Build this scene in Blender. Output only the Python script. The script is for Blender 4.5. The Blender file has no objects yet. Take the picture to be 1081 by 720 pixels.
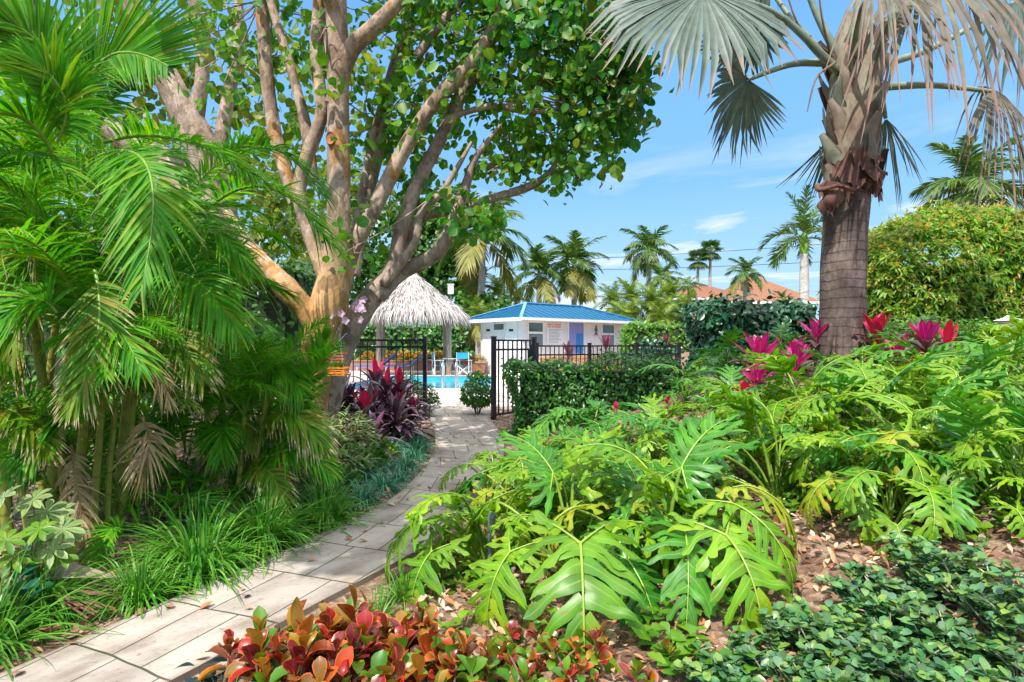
import bpy, math, random
import numpy as np
from mathutils import Vector

random.seed(11)
rng = np.random.default_rng(11)
scene = bpy.context.scene
COL = scene.collection
PI = math.pi

# ------------------------------------------------------------------ camera model
H, F, CX, HY = 1.35, 620.0, 540.5, 364.0     # eye height, focal length and horizon in photo pixels


def P(px, py, Y):
    """world point that the photo shows at px,py when it lies Y metres ahead"""
    return np.array([(px - CX) / F * Y, Y, H - (py - HY) / F * Y])


def XY(px, Y):
    return (px - CX) / F * Y


cam = bpy.data.cameras.new("camera")
cam.sensor_width = 36
cam.lens = F / 1081 * 36
cam.shift_y = 4 / 1081
cam.clip_end = 2000
cam_o = bpy.data.objects.new("camera", cam)
COL.objects.link(cam_o)
cam_o.location = (0, 0, H)
cam_o.rotation_euler = (PI / 2, 0, 0)
scene.camera = cam_o

# ------------------------------------------------------------------ mesh builder


class MB:
    def __init__(self):
        self.v, self.f, self.uv, self.n = [], [], [], 0

    def add(self, v, f, uv=None, m=0):
        v = np.asarray(v, dtype=float).reshape(-1, 3)
        f = np.asarray(f, dtype=np.int64)
        if f.ndim == 1:
            f = f[None]
        if uv is None:
            uv = v[:, :2]
        self.v.append(v)
        self.uv.append(np.asarray(uv, dtype=float))
        self.f.append((f + self.n, m))
        self.n += len(v)

    def mesh(self, name, mats, off=None, smooth=True):
        me = bpy.data.meshes.new(name)
        V = np.concatenate(self.v)
        if off is not None:
            V = V - np.asarray(off)
        UV = np.concatenate(self.uv)
        loops = np.concatenate([f.ravel() for f, m in self.f])
        tot = np.concatenate([np.full(len(f), f.shape[1]) for f, m in self.f])
        mi = np.concatenate([np.full(len(f), m) for f, m in self.f])
        st = np.concatenate([[0], np.cumsum(tot)[:-1]])
        me.vertices.add(len(V))
        me.vertices.foreach_set("co", V.astype(np.float32).ravel())
        me.loops.add(len(loops))
        me.loops.foreach_set("vertex_index", loops.astype(np.int32))
        me.polygons.add(len(tot))
        me.polygons.foreach_set("loop_start", st.astype(np.int32))
        me.polygons.foreach_set("loop_total", tot.astype(np.int32))
        me.polygons.foreach_set("material_index", mi.astype(np.int32))
        me.polygons.foreach_set("use_smooth", np.full(len(tot), smooth))
        ul = me.uv_layers.new(name="UVMap")
        ul.data.foreach_set("uv", UV[loops].astype(np.float32).ravel())
        for m in (mats if isinstance(mats, (list, tuple)) else [mats]):
            me.materials.append(m)
        me.update(calc_edges=True)
        return me

    def build(self, name, mats, parent=None, smooth=True, local=False):
        off = None if (parent is None or local) else base_of(parent)
        me = self.mesh(name, mats, off, smooth)
        return link(name, me, parent)


def base_of(o):
    v = np.array(o.location[:])
    while o.parent is not None:
        o = o.parent
        v = v + np.array(o.location[:])
    return v


def link(name, me, parent=None):
    o = bpy.data.objects.new(name, me)
    COL.objects.link(o)
    o.parent = parent
    return o


def tag(o, label, cat, group=None):
    o["label"] = label
    o["category"] = cat
    o["kind"] = "thing"
    if group:
        o["group"] = group
    return o


def struct(o):
    o["kind"] = "structure"
    return o


def thing(name, label, cat, loc=(0, 0, 0), group=None):
    o = bpy.data.objects.new(name, None)
    COL.objects.link(o)
    o.location = tuple(float(c) for c in loc)
    o.empty_display_size = 0.1
    return tag(o, label, cat, group)


def dup(root, loc, rz=0.0, s=1.0, label=None, group=None, tilt=(0, 0)):
    r = root.copy()
    COL.objects.link(r)
    r.location = tuple(float(c) for c in loc)
    r.rotation_euler = (tilt[0], tilt[1], rz)
    r.scale = (s, s, s) if not isinstance(s, (tuple, list)) else s
    if label:
        r["label"] = label
    if group:
        r["group"] = group
    for ch in list(root.children):
        c = ch.copy()
        COL.objects.link(c)
        c.parent = r
        for g in ch.children:
            d = g.copy()
            COL.objects.link(d)
            d.parent = c
    return r


def nrm(a):
    a = np.asarray(a, dtype=float)
    return a / np.maximum(np.linalg.norm(a, axis=-1, keepdims=True), 1e-9)


def box(mb, x0, x1, y0, y1, z0, z1, m=0, T=None):
    v = np.array([[x, y, z] for z in (z0, z1) for y in (y0, y1) for x in (x0, x1)], float)
    if T is not None:
        v = T(v)
    f = [[0, 2, 3, 1], [4, 5, 7, 6], [0, 1, 5, 4], [2, 6, 7, 3], [0, 4, 6, 2], [1, 3, 7, 5]]
    # separate faces so edges stay crisp
    for q in f:
        p = v[q]
        uv = np.array([[0, 0], [1, 0], [1, 1], [0, 1]], float)
        mb.add(p, [[0, 1, 2, 3]], uv, m)


def spl(pts, n):
    """Catmull-Rom through rows of pts"""
    p = np.asarray(pts, float)
    p = np.vstack([2 * p[0] - p[1], p, 2 * p[-1] - p[-2]])
    k = len(p) - 3
    out = []
    for t in np.linspace(0, k - 1e-6, n):
        i = int(t)
        u = t - i
        a, b, c, d = p[i], p[i + 1], p[i + 2], p[i + 3]
        out.append(.5 * (2 * b + (c - a) * u + (2 * a - 5 * b + 4 * c - d) * u * u + (3 * b - a - 3 * c + d) * u ** 3))
    return np.array(out)


def tube(mb, pts, rad, ns=8, m=0, cap=True, lump=0.0):
    pts = np.asarray(pts, float)
    n = len(pts)
    rad = np.broadcast_to(np.asarray(rad, float), (n,))
    T = nrm(np.gradient(pts, axis=0))
    up = np.array([1.0, 0, 0]) if abs(T[0][0]) < .8 else np.array([0, 1.0, 0])
    U = np.zeros((n, 3))
    u = up - T[0] * (up @ T[0])
    for i in range(n):
        u = u - T[i] * (u @ T[i])
        u = u / np.linalg.norm(u)
        U[i] = u
    W = np.cross(T, U)
    a = np.linspace(0, 2 * PI, ns + 1)
    r = rad[:, None] * np.ones((1, ns + 1))
    if lump:
        ph = rng.uniform(0, 6.28, 6)
        ln = np.linspace(0, 1, n)[:, None]
        for k in range(3):
            r = r * (1 + lump * np.sin((k + 2) * a[None] + ph[k] + ln * (3 + 5 * k) * 2) * (.6 if k else 1))
        r[:, -1] = r[:, 0]
    V = pts[:, None] + U[:, None] * (np.cos(a)[None, :, None] * r[..., None]) + W[:, None] * (np.sin(a)[None, :, None] * r[..., None])
    L = np.concatenate([[0], np.cumsum(np.linalg.norm(np.diff(pts, axis=0), axis=1))])
    uv = np.stack(np.broadcast_arrays(a[None] / (2 * PI), L[:, None]), -1)
    i = np.arange(n - 1)[:, None]
    j = np.arange(ns)[None]
    q = i * (ns + 1) + j
    f = np.stack([q, q + 1, q + ns + 2, q + ns + 1], -1).reshape(-1, 4)
    mb.add(V.reshape(-1, 3), f, uv.reshape(-1, 2), m)
    if cap:
        for e in (0, n - 1):
            ring = V[e, :-1]
            mb.add(ring, [list(range(ns)) if e else list(range(ns))[::-1]], np.zeros((ns, 2)), m)


def strips(mb, C, S, W, N=None, fold=0.0, m=0):
    """k leaves of n stations: centre lines C, side vectors S, half widths W, optional folded midrib"""
    C = np.asarray(C, float)
    k, n, _ = C.shape
    W = np.broadcast_to(W, (k, n))
    if N is None:
        V = np.stack([C - S * W[..., None], C + S * W[..., None]], 2)
        c = 2
    else:
        dn = N * (W * fold)[..., None]
        V = np.stack([C - S * W[..., None] + dn, C, C + S * W[..., None] + dn], 2)
        c = 3
    t = np.linspace(0, 1, n)
    uv = np.stack(np.broadcast_arrays(t[None, :, None], np.linspace(0, 1, c)[None, None, :]), -1)
    uv = np.broadcast_to(uv, (k, n, c, 2))
    a = np.arange(k)[:, None, None] * (n * c) + np.arange(n - 1)[None, :, None] * c + np.arange(c - 1)[None, None, :]
    f = np.stack([a, a + 1, a + c + 1, a + c], -1).reshape(-1, 4)
    mb.add(V.reshape(-1, 3), f, uv.reshape(-1, 2), m)


def lance(n, a=.8, tipw=0.02):
    t = np.linspace(0, 1, n)
    return np.maximum(np.sin(PI * t ** a), tipw)


def blade(n):
    t = np.linspace(0, 1, n)
    return np.maximum((1 - t ** 2.2) * np.minimum(1, .45 + t * 3), .02)


def roundp(n):
    t = np.linspace(0, 1, n)
    return np.sqrt(np.maximum(1 - (2 * t - 1) ** 2, .004))


def obov(n):
    t = np.linspace(0, 1, n)
    return np.maximum(np.sin(PI * t ** 1.5) ** .8, .06)


def leaves(mb, p0, d, L, w, n=5, g=.3, prof=None, nh=None, fold=None, m=0, curl=0.0):
    """curved leaves growing from p0 along d, bending down by g"""
    p0 = np.atleast_2d(p0).astype(float)
    d = nrm(np.atleast_2d(d))
    k = len(p0)
    L = np.broadcast_to(L, (k,))[:, None, None]
    g = np.broadcast_to(g, (k,))[:, None, None]
    t = np.linspace(0, 1, n)[None, :, None]
    C = p0[:, None] + d[:, None] * L * t - np.array([0, 0, 1.0]) * g * L * t ** 2
    T = nrm(np.gradient(C, axis=1))
    if nh is None:
        nh = np.tile([0, 0, 1.0], (k, 1)) + rng.normal(0, .15, (k, 3))
    nh = np.atleast_2d(np.asarray(nh, float))
    S = nrm(np.cross(T, nh[:, None]))
    N = np.cross(S, T)
    if curl:
        C = C + N * (curl * L * np.sin(t * PI))
    prof = blade(n) if prof is None else prof
    W = prof[None] * np.broadcast_to(w, (k,))[:, None]
    strips(mb, C, S, W, None if fold is None else N, fold or 0, m)


def cloud(mb, pts, nr, L, w, n=4, prof=None, fold=.25, m=0, g=.15, jit=.5):
    """leaves at pts facing roughly along nr"""
    k = len(pts)
    nr = nrm(nr + rng.normal(0, jit, (k, 3)))
    d = rng.normal(0, 1, (k, 3))
    d = nrm(d - nr * (d * nr).sum(1, keepdims=True))
    d[:, 2] -= .25
    Ls = L * rng.uniform(.7, 1.25, k)
    ws = w * Ls / L
    leaves(mb, pts - d * Ls[:, None] * .5, d, Ls, ws, n, g, prof if prof is not None else lance(n), nr, fold, m)


# ------------------------------------------------------------------ materials
def new_mat(name):
    m = bpy.data.materials.new(name)
    m.use_nodes = True
    m.node_tree.nodes.clear()
    return m, m.node_tree


def nd(nt, typ, **kw):
    n = nt.nodes.new(typ)
    for k, v in kw.items():
        if k.startswith("i_"):
            n.inputs[k[2:].replace("_", " ")].default_value = v
        else:
            setattr(n, k, v)
    return n


def ramp(nt, src, stops, interp="LINEAR"):
    r = nt.nodes.new("ShaderNodeValToRGB")
    r.color_ramp.interpolation = interp
    e = r.color_ramp.elements
    while len(e) < len(stops):
        e.new(.5)
    for i, (p, c) in enumerate(stops):
        e[i].position = p
        e[i].color = (*c, 1)
    nt.links.new(src, r.inputs[0])
    return r.outputs[0]


def mixc(nt, fac, a, b, mode="MIX"):
    x = nt.nodes.new("ShaderNodeMix")
    x.data_type = "RGBA"
    x.blend_type = mode
    for s, k in ((fac, 0), (a, 6), (b, 7)):
        if isinstance(s, (int, float)):
            x.inputs[k].default_value = s
        elif isinstance(s, (tuple, list)):
            x.inputs[k].default_value = (*s, 1)
        else:
            nt.links.new(s, x.inputs[k])
    return x.outputs[2]


def mth(nt, op, a, b=0.0, c=0.0, clamp=False):
    x = nt.nodes.new("ShaderNodeMath")
    x.operation = op
    x.use_clamp = clamp
    for s, k in ((a, 0), (b, 1), (c, 2)):
        if isinstance(s, (int, float)):
            x.inputs[k].default_value = s
        else:
            nt.links.new(s, x.inputs[k])
    return x.outputs[0]


def rng_map(nt, v, a, b, c=0.0, d=1.0):
    x = nt.nodes.new("ShaderNodeMapRange")
    nt.links.new(v, x.inputs[0])
    for i, q in enumerate((a, b, c, d)):
        x.inputs[i + 1].default_value = q
    return x.outputs[0]


def leaf_mat(name, cols, rough=.4, tr=.3, tip=None, edge=None, vein=None, spec=.5, trc=1.5, noise=.25, spots=None):
    """cols: colours spread over single leaves at random"""
    m, nt = new_mat(name)
    geo = nd(nt, "ShaderNodeNewGeometry")
    uv = nd(nt, "ShaderNodeUVMap")
    sx = nd(nt, "ShaderNodeSeparateXYZ")
    nt.links.new(uv.outputs[0], sx.inputs[0])
    k = len(cols)
    c = ramp(nt, geo.outputs["Random Per Island"], [((i + .5) / k, q) for i, q in enumerate(cols)])
    if noise:
        tc = nd(nt, "ShaderNodeTexCoord")
        nz = nd(nt, "ShaderNodeTexNoise", i_Scale=9.0, i_Detail=3.0)
        nt.links.new(tc.outputs["Object"], nz.inputs[0])
        f = rng_map(nt, nz.outputs[0], .3, .7, 1 - noise, 1 + noise)
        hs = nd(nt, "ShaderNodeHueSaturation")
        nt.links.new(c, hs.inputs["Color"])
        nt.links.new(f, hs.inputs["Value"])
        c = hs.outputs[0]
    ac = mth(nt, "ABSOLUTE", mth(nt, "SUBTRACT", sx.outputs[1], .5))
    if vein:
        c = mixc(nt, mth(nt, "MULTIPLY", rng_map(nt, ac, vein[1], vein[1] * .4), vein[2] if len(vein) > 2 else .8), c, vein[0])
    if edge:
        c = mixc(nt, rng_map(nt, ac, .5 - edge[1], .5 - edge[1] * .6), c, edge[0])
    if tip:
        t = sx.outputs[0]
        rr = mth(nt, "MULTIPLY", geo.outputs["Random Per Island"], .12)
        f = rng_map(nt, mth(nt, "ADD", t, rr), tip[1], tip[1] + .06)
        c = mixc(nt, f, c, tip[0])
    p = nd(nt, "ShaderNodeBsdfPrincipled", i_Roughness=rough)
    p.inputs["Specular IOR Level"].default_value = spec
    if spots:
        tc2 = nd(nt, "ShaderNodeTexCoord")
        oi = nd(nt, "ShaderNodeObjectInfo")
        of2 = nd(nt, "ShaderNodeVectorMath", operation="ADD")
        nt.links.new(tc2.outputs["Object"], of2.inputs[0])
        nt.links.new(oi.outputs["Location"], of2.inputs[1])
        s1 = nd(nt, "ShaderNodeTexNoise", i_Scale=38.0, i_Detail=3.0, i_Roughness=.6)
        s2 = nd(nt, "ShaderNodeTexNoise", i_Scale=5.0, i_Detail=4.0)
        nt.links.new(of2.outputs[0], s1.inputs[0])
        nt.links.new(of2.outputs[0], s2.inputs[0])
        big = rng_map(nt, s2.outputs[0], .52, .72, 0, .4)
        c = mixc(nt, big, c, spots[1])
        c = mixc(nt, mth(nt, "MULTIPLY", rng_map(nt, s1.outputs[0], .66, .7), .8), c, spots[0])
        nt.links.new(rng_map(nt, s2.outputs[0], .3, .7, rough * .8, rough * 1.9), p.inputs["Roughness"])
        # whole leaves differ a little in tone
        hv = nd(nt, "ShaderNodeHueSaturation")
        nt.links.new(rng_map(nt, oi.outputs["Random"], 0, 1, .88, 1.28), hv.inputs["Value"])
        nt.links.new(rng_map(nt, oi.outputs["Random"], 0, 1, .505, .48), hv.inputs["Hue"])
        nt.links.new(c, hv.inputs["Color"])
        c = hv.outputs[0]
    nt.links.new(c, p.inputs["Base Color"])
    out = nd(nt, "ShaderNodeOutputMaterial")
    if tr:
        t = nd(nt, "ShaderNodeBsdfTranslucent")
        nt.links.new(mixc(nt, 1.0, c, (trc, trc * 1.0, trc * .5), "MULTIPLY"), t.inputs[0])
        mx = nd(nt, "ShaderNodeMixShader")
        mx.inputs[0].default_value = tr
        nt.links.new(p.outputs[0], mx.inputs[1])
        nt.links.new(t.outputs[0], mx.inputs[2])
        nt.links.new(mx.outputs[0], out.inputs[0])
    else:
        nt.links.new(p.outputs[0], out.inputs[0])
    return m


def plain(name, col, rough=.5, metal=0.0, noise=.15, scale=6.0, bump=0.0, col2=None, coord="Object", stretch=(1, 1, 1), spec=.5, detail=5.0):
    m, nt = new_mat(name)
    tc = nd(nt, "ShaderNodeTexCoord")
    mp = nd(nt, "ShaderNodeMapping")
    mp.inputs["Scale"].default_value = stretch
    nt.links.new(tc.outputs[coord], mp.inputs[0])
    nz = nd(nt, "ShaderNodeTexNoise", i_Scale=scale, i_Detail=detail, i_Roughness=.65)
    nt.links.new(mp.outputs[0], nz.inputs[0])
    a = tuple(c * (1 - noise) for c in col)
    b = col2 if col2 else tuple(min(1, c * (1 + noise)) for c in col)
    c = ramp(nt, nz.outputs[0], [(.33, a), (.67, b)])
    p = nd(nt, "ShaderNodeBsdfPrincipled", i_Roughness=rough, i_Metallic=metal)
    p.inputs["Specular IOR Level"].default_value = spec
    nt.links.new(c, p.inputs["Base Color"])
    if bump:
        bm = nd(nt, "ShaderNodeBump", i_Strength=bump, i_Distance=.02)
        nt.links.new(nz.outputs[0], bm.inputs["Height"])
        nt.links.new(bm.outputs[0], p.inputs["Normal"])
    out = nd(nt, "ShaderNodeOutputMaterial")
    nt.links.new(p.outputs[0], out.inputs[0])
    return m


def bark_mat(name, stops, scale=5.0, stretch=(1, 1, .35), bump=.5, rings=0.0, rough=.85, ringmix=.6, flakes=0.0, low=None):
    m, nt = new_mat(name)
    tc = nd(nt, "ShaderNodeTexCoord")
    mp = nd(nt, "ShaderNodeMapping")
    mp.inputs["Scale"].default_value = stretch
    nt.links.new(tc.outputs["Object"], mp.inputs[0])
    n1 = nd(nt, "ShaderNodeTexNoise", i_Scale=scale, i_Detail=6.0, i_Roughness=.6)
    nt.links.new(mp.outputs[0], n1.inputs[0])
    n2 = nd(nt, "ShaderNodeTexNoise", i_Scale=scale * 9, i_Detail=4.0)
    nt.links.new(mp.outputs[0], n2.inputs[0])
    c = ramp(nt, n1.outputs[0], stops)
    c = mixc(nt, .55, c, ramp(nt, n2.outputs[0], [(.3, (.45, .42, .4)), (.6, (1, 1, 1)), (.75, (1.25, 1.22, 1.2))]), "MULTIPLY")
    if low:
        sl3 = nd(nt, "ShaderNodeSeparateXYZ")
        nt.links.new(tc.outputs["Object"], sl3.inputs[0])
        fz_ = rng_map(nt, mth(nt, "ADD", sl3.outputs[2], mth(nt, "MULTIPLY", n1.outputs[0], 1.2)), low[1] + .9, low[1], 0, .85)
        c = mixc(nt, fz_, c, low[0])
    if flakes:
        vo = nd(nt, "ShaderNodeTexVoronoi", i_Scale=flakes)
        wv = nd(nt, "ShaderNodeVectorMath", operation="MULTIPLY_ADD")
        nt.links.new(n2.outputs["Color"], wv.inputs[0])
        wv.inputs[1].default_value = (.09, .09, .09)
        nt.links.new(mp.outputs[0], wv.inputs[2])
        nt.links.new(wv.outputs[0], vo.inputs[0])
        sv = nd(nt, "ShaderNodeSeparateXYZ")
        nt.links.new(vo.outputs["Color"], sv.inputs[0])
        c = mixc(nt, .7, c, ramp(nt, sv.outputs[0], [(.1, (.55, .5, .46)), (.4, (.95, .93, .9)), (.7, (1.1, 1.08, 1.05)), (.95, (1.45, 1.42, 1.4))]), "MULTIPLY")
        vd = rng_map(nt, vo.outputs["Distance"], .0, .12 )
    h = mth(nt, "ADD", mth(nt, "MULTIPLY", n1.outputs[0], .6), mth(nt, "MULTIPLY", n2.outputs[0], .4))
    if rings:
        sx = nd(nt, "ShaderNodeSeparateXYZ")
        nt.links.new(tc.outputs["Object"], sx.inputs[0])
        zz = mth(nt, "ADD", mth(nt, "MULTIPLY", sx.outputs[2], rings), mth(nt, "MULTIPLY", n1.outputs[0], 1.4))
        fr = mth(nt, "FRACT", zz)
        ring = rng_map(nt, fr, .0, .16)
        c = mixc(nt, mth(nt, "MULTIPLY", mth(nt, "MULTIPLY", mth(nt, "SUBTRACT", 1.0, ring), rng_map(nt, n2.outputs[0], .35, .6)), ringmix), c, (.07, .05, .045))
        h = mth(nt, "ADD", h, mth(nt, "MULTIPLY", ring, .9 * ringmix))
    p = nd(nt, "ShaderNodeBsdfPrincipled", i_Roughness=rough)
    p.inputs["Specular IOR Level"].default_value = .25
    nt.links.new(c, p.inputs["Base Color"])
    bm = nd(nt, "ShaderNodeBump", i_Strength=bump, i_Distance=.03)
    nt.links.new(h, bm.inputs["Height"])
    nt.links.new(bm.outputs[0], p.inputs["Normal"])
    out = nd(nt, "ShaderNodeOutputMaterial")
    nt.links.new(p.outputs[0], out.inputs[0])
    return m


M = {}
M["areca"] = leaf_mat("areca_leaf", [(.04, .24, .005), (.08, .32, .005), (.13, .36, .006), (.035, .25, .008), (.1, .33, .005), (.24, .38, .01)],
                      .5, .42, tip=((.5, .38, .2), .97), spec=.3, vein=((.16, .36, .05), .09, .5))
M["areca_old"] = leaf_mat("areca_old_leaf", [(.08, .26, .008), (.2, .27, .012), (.04, .24, .008), (.3, .22, .03), (.12, .3, .01)],
                          .5, .35, tip=((.6, .45, .28), .84), spec=.3, vein=((.3, .34, .05), .09, .5))
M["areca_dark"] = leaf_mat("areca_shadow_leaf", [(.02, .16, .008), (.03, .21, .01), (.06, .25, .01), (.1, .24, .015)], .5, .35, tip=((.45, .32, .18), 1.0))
M["dry_frond"] = leaf_mat("dry_frond_leaf", [(.42, .28, .12), (.5, .36, .2), (.34, .2, .07), (.55, .4, .25)], .7, .2)
M["rachis"] = plain("rachis_green", (.16, .3, .03), .4, noise=.25, scale=8)
M["cane"] = bark_mat("cane_ringed", [(.25, (.17, .22, .03)), (.5, (.28, .31, .04)), (.75, (.36, .33, .08))], 3, (1, 1, .6), .25, rings=7.0, rough=.5)
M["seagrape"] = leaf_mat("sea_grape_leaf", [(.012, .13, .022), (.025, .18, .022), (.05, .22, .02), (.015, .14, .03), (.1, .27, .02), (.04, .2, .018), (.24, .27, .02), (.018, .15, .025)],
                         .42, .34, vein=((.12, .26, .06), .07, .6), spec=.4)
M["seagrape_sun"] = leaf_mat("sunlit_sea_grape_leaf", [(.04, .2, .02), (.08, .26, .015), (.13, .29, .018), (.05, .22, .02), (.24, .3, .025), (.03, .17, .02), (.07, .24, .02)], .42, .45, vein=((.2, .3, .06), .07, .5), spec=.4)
M["yellow_tree"] = leaf_mat("yellow_green_leaf", [(.1, .19, .015), (.18, .24, .02), (.06, .17, .015), (.26, .26, .03), (.12, .22, .02)], .45, .4)
M["tree_green"] = leaf_mat("tree_leaf", [(.03, .12, .012), (.06, .18, .015), (.1, .22, .02), (.04, .15, .02)], .45, .3)
M["seagrape_bark"] = bark_mat("sea_grape_bark", [(.25, (.2, .125, .08)), (.4, (.34, .245, .18)), (.54, (.43, .33, .255)), (.61, (.4, .2, .07)), (.72, (.44, .25, .1)), (.82, (.47, .38, .31))], 2.6, (1, 1, .6), .9, flakes=11.0, low=((.5, .27, .09), 2.3))
M["grey_bark"] = bark_mat("grey_bark", [(.25, (.2, .14, .11)), (.5, (.38, .29, .235)), (.75, (.5, .41, .35))], 2.8, (1, 1, .6), .9, flakes=11.0)
M["bismarck"] = leaf_mat("silver_fan_leaf", [(.065, .11, .085), (.095, .145, .115), (.05, .09, .065), (.125, .165, .14)], .5, .18, tip=((.24, .18, .14), .93), trc=1.2)
M["bismarck_dry"] = leaf_mat("dry_fan_leaf", [(.14, .12, .095), (.19, .16, .125), (.11, .09, .07), (.22, .17, .11), (.12, .145, .1)], .65, .18, tip=((.26, .16, .12), .85), trc=1.2)
M["petiole"] = plain("silver_petiole", (.17, .22, .16), .5, noise=.3, scale=5)
M["boot"] = bark_mat("leaf_base", [(.3, (.13, .075, .055)), (.46, (.24, .17, .13)), (.62, (.3, .28, .21)), (.78, (.33, .36, .28))], 3, (1, 1, .5), .3)
M["leaf_base"] = leaf_mat("fan_leaf_base", [(.2, .21, .16), (.1, .06, .045), (.24, .19, .145), (.15, .09, .07), (.15, .18, .13), (.3, .27, .21)], .6, 0, noise=.35, edge=((.12, .07, .05), .1), vein=None)
M["sheath"] = bark_mat("torn_sheath", [(.3, (.085, .045, .038)), (.5, (.15, .075, .06)), (.62, (.24, .12, .085)), (.78, (.33, .24, .2))], 3, (1, 1, .4), .4)
M["palm_bark"] = bark_mat("palm_bark", [(.26, (.06, .042, .04)), (.45, (.13, .095, .085)), (.58, (.2, .15, .13)), (.76, (.33, .26, .22))], 2.6, (1, 1, .55), .9, rings=9.0, ringmix=.22, flakes=5.0)
M["coco_bark"] = bark_mat("coconut_bark", [(.3, (.36, .32, .28)), (.7, (.6, .55, .5))], 2, (1, 1, 1), .2, rings=2.5)
M["royal_bark"] = bark_mat("royal_bark", [(.3, (.5, .47, .44)), (.7, (.72, .7, .66))], 2, (1, 1, 1), .15, rings=1.5)
M["coco"] = leaf_mat("coconut_leaf", [(.05, .13, .02), (.09, .18, .025), (.14, .22, .03), (.04, .11, .03)], .4, .25)
M["date"] = leaf_mat("sunny_feather_leaf", [(.12, .22, .02), (.2, .29, .03), (.27, .31, .05), (.08, .18, .02), (.16, .26, .025)], .45, .3)
M["coco_old"] = leaf_mat("coconut_old_leaf", [(.24, .22, .03), (.3, .25, .05), (.16, .19, .03)], .5, .25)
M["fan_far"] = leaf_mat("distant_fan_leaf", [(.06, .14, .03), (.1, .19, .04), (.05, .12, .02)], .45, .25)
M["philo"] = leaf_mat("philodendron_leaf", [(.1, .28, .006), (.15, .33, .008), (.055, .23, .008), (.22, .36, .01), (.12, .3, .006)], .3, .33,
                      vein=((.3, .45, .06), .07, .55), spec=.5, noise=.3, spots=((.25, .16, .04), (.2, .3, .02)))
M["philo_dark"] = leaf_mat("dark_philodendron_leaf", [(.02, .16, .012), (.03, .2, .014), (.035, .22, .01)], .33, .26,
                           vein=((.2, .38, .08), .07, .45), spec=.45, spots=((.2, .14, .04), (.05, .2, .02)))
M["philo_rib"] = plain("philodendron_rib", (.24, .36, .04), .35, noise=.2)
M["philo_stem"] = plain("philodendron_stem", (.16, .33, .03), .35, noise=.3, scale=4, col2=(.3, .38, .05))
M["ti_young"] = leaf_mat("magenta_leaf", [(.55, .008, .24), (.62, .02, .32), (.45, .008, .14), (.6, .05, .34)], .32, .35, vein=((.75, .2, .4), .06, .5), trc=1.3, tip=((.3, .04, .1), .86), edge=((.3, .02, .1), .06), noise=.45)
M["ti_old"] = leaf_mat("purple_leaf", [(.1, .012, .045), (.16, .02, .08), (.06, .07, .03), (.2, .03, .1), (.05, .1, .035), (.09, .06, .05)], .3, .15, edge=((.5, .04, .2), .08))
M["ti_red"] = leaf_mat("crimson_leaf", [(.5, .01, .05), (.6, .02, .1), (.35, .008, .06)], .32, .3)
M["ti_dark"] = leaf_mat("burgundy_leaf", [(.09, .015, .05), (.18, .07, .13), (.07, .03, .05), (.28, .16, .23), (.14, .04, .1), (.36, .27, .32)], .25, .1, spec=.7)
M["grass"] = leaf_mat("grass_blade", [(.06, .25, .015), (.11, .31, .025), (.18, .36, .05), (.05, .23, .02)], .35, .3)
M["liriope"] = leaf_mat("blue_green_blade", [(.03, .19, .1), (.05, .26, .15), (.08, .3, .1), (.12, .3, .24)], .3, .2, spec=.65)
M["croton"] = leaf_mat("red_spoon_leaf", [(.36, .03, .012), (.12, .012, .03), (.26, .19, .012), (.42, .06, .012), (.14, .2, .012), (.22, .014, .03), (.4, .14, .012), (.1, .025, .035), (.42, .03, .02), (.3, .22, .02), (.15, .02, .025)],
                       .25, .22, edge=((.75, .14, .03), .06), vein=((.4, .08, .04), .05, .5), spec=.6, noise=.45)
M["green_young"] = leaf_mat("young_green_leaf", [(.1, .24, .012), (.16, .28, .015), (.06, .2, .015)], .4, .3)
M["plum"] = leaf_mat("blue_green_oval_leaf", [(.045, .16, .055), (.075, .22, .08), (.1, .24, .06), (.18, .29, .05), (.09, .2, .12), (.05, .13, .035)], .35, .18, spec=.5)
M["hedge"] = leaf_mat("hedge_leaf", [(.03, .15, .02), (.055, .21, .025), (.11, .27, .025), (.035, .17, .04), (.07, .2, .02)], .35, .22)
M["hedge_lime"] = leaf_mat("lime_hedge_leaf", [(.07, .22, .012), (.1, .28, .012), (.05, .18, .015), (.15, .3, .02)], .4, .3)
M["hedge_blue"] = leaf_mat("deep_hedge_leaf", [(.008, .07, .03), (.015, .1, .045), (.012, .085, .03), (.03, .13, .05)], .3, .12)
M["big_hedge"] = leaf_mat("tall_hedge_leaf", [(.13, .31, .012), (.19, .38, .014), (.09, .25, .012), (.27, .41, .02), (.15, .34, .012), (.06, .2, .012)], .42, .38)
M["pale_tip"] = leaf_mat("pale_new_leaf", [(.5, .48, .14), (.55, .42, .16), (.36, .42, .08), (.52, .34, .12)], .4, .3)
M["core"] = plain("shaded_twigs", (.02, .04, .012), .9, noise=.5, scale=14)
M["varieg"] = leaf_mat("variegated_leaf", [(.26, .34, .13), (.17, .29, .08), (.34, .4, .18), (.22, .32, .1)], .4, .2, vein=((.1, .22, .05), .12, .7))
M["litter"] = leaf_mat("fallen_leaf", [(.3, .13, .06), (.42, .26, .13), (.55, .42, .28), (.22, .1, .06), (.5, .2, .07), (.62, .52, .4), (.36, .16, .12)], .7, .05)
M["philo_old"] = leaf_mat("yellowing_philodendron_leaf", [(.3, .36, .015), (.22, .34, .012), (.36, .33, .03)], .35, .33, vein=((.5, .5, .1), .07, .5), tip=((.3, .16, .05), .9))
M["twig"] = plain("pale_twig", (.42, .35, .27), .8, noise=.3)
M["brown_twig"] = plain("brown_twig", (.2, .13, .08), .85, noise=.3)
M["black"] = plain("black_painted_metal", (.012, .013, .017), .35, noise=.2, spec=.5)
M["white"] = plain("white_paint", (.8, .79, .78), .5, noise=.05, scale=2)
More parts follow.
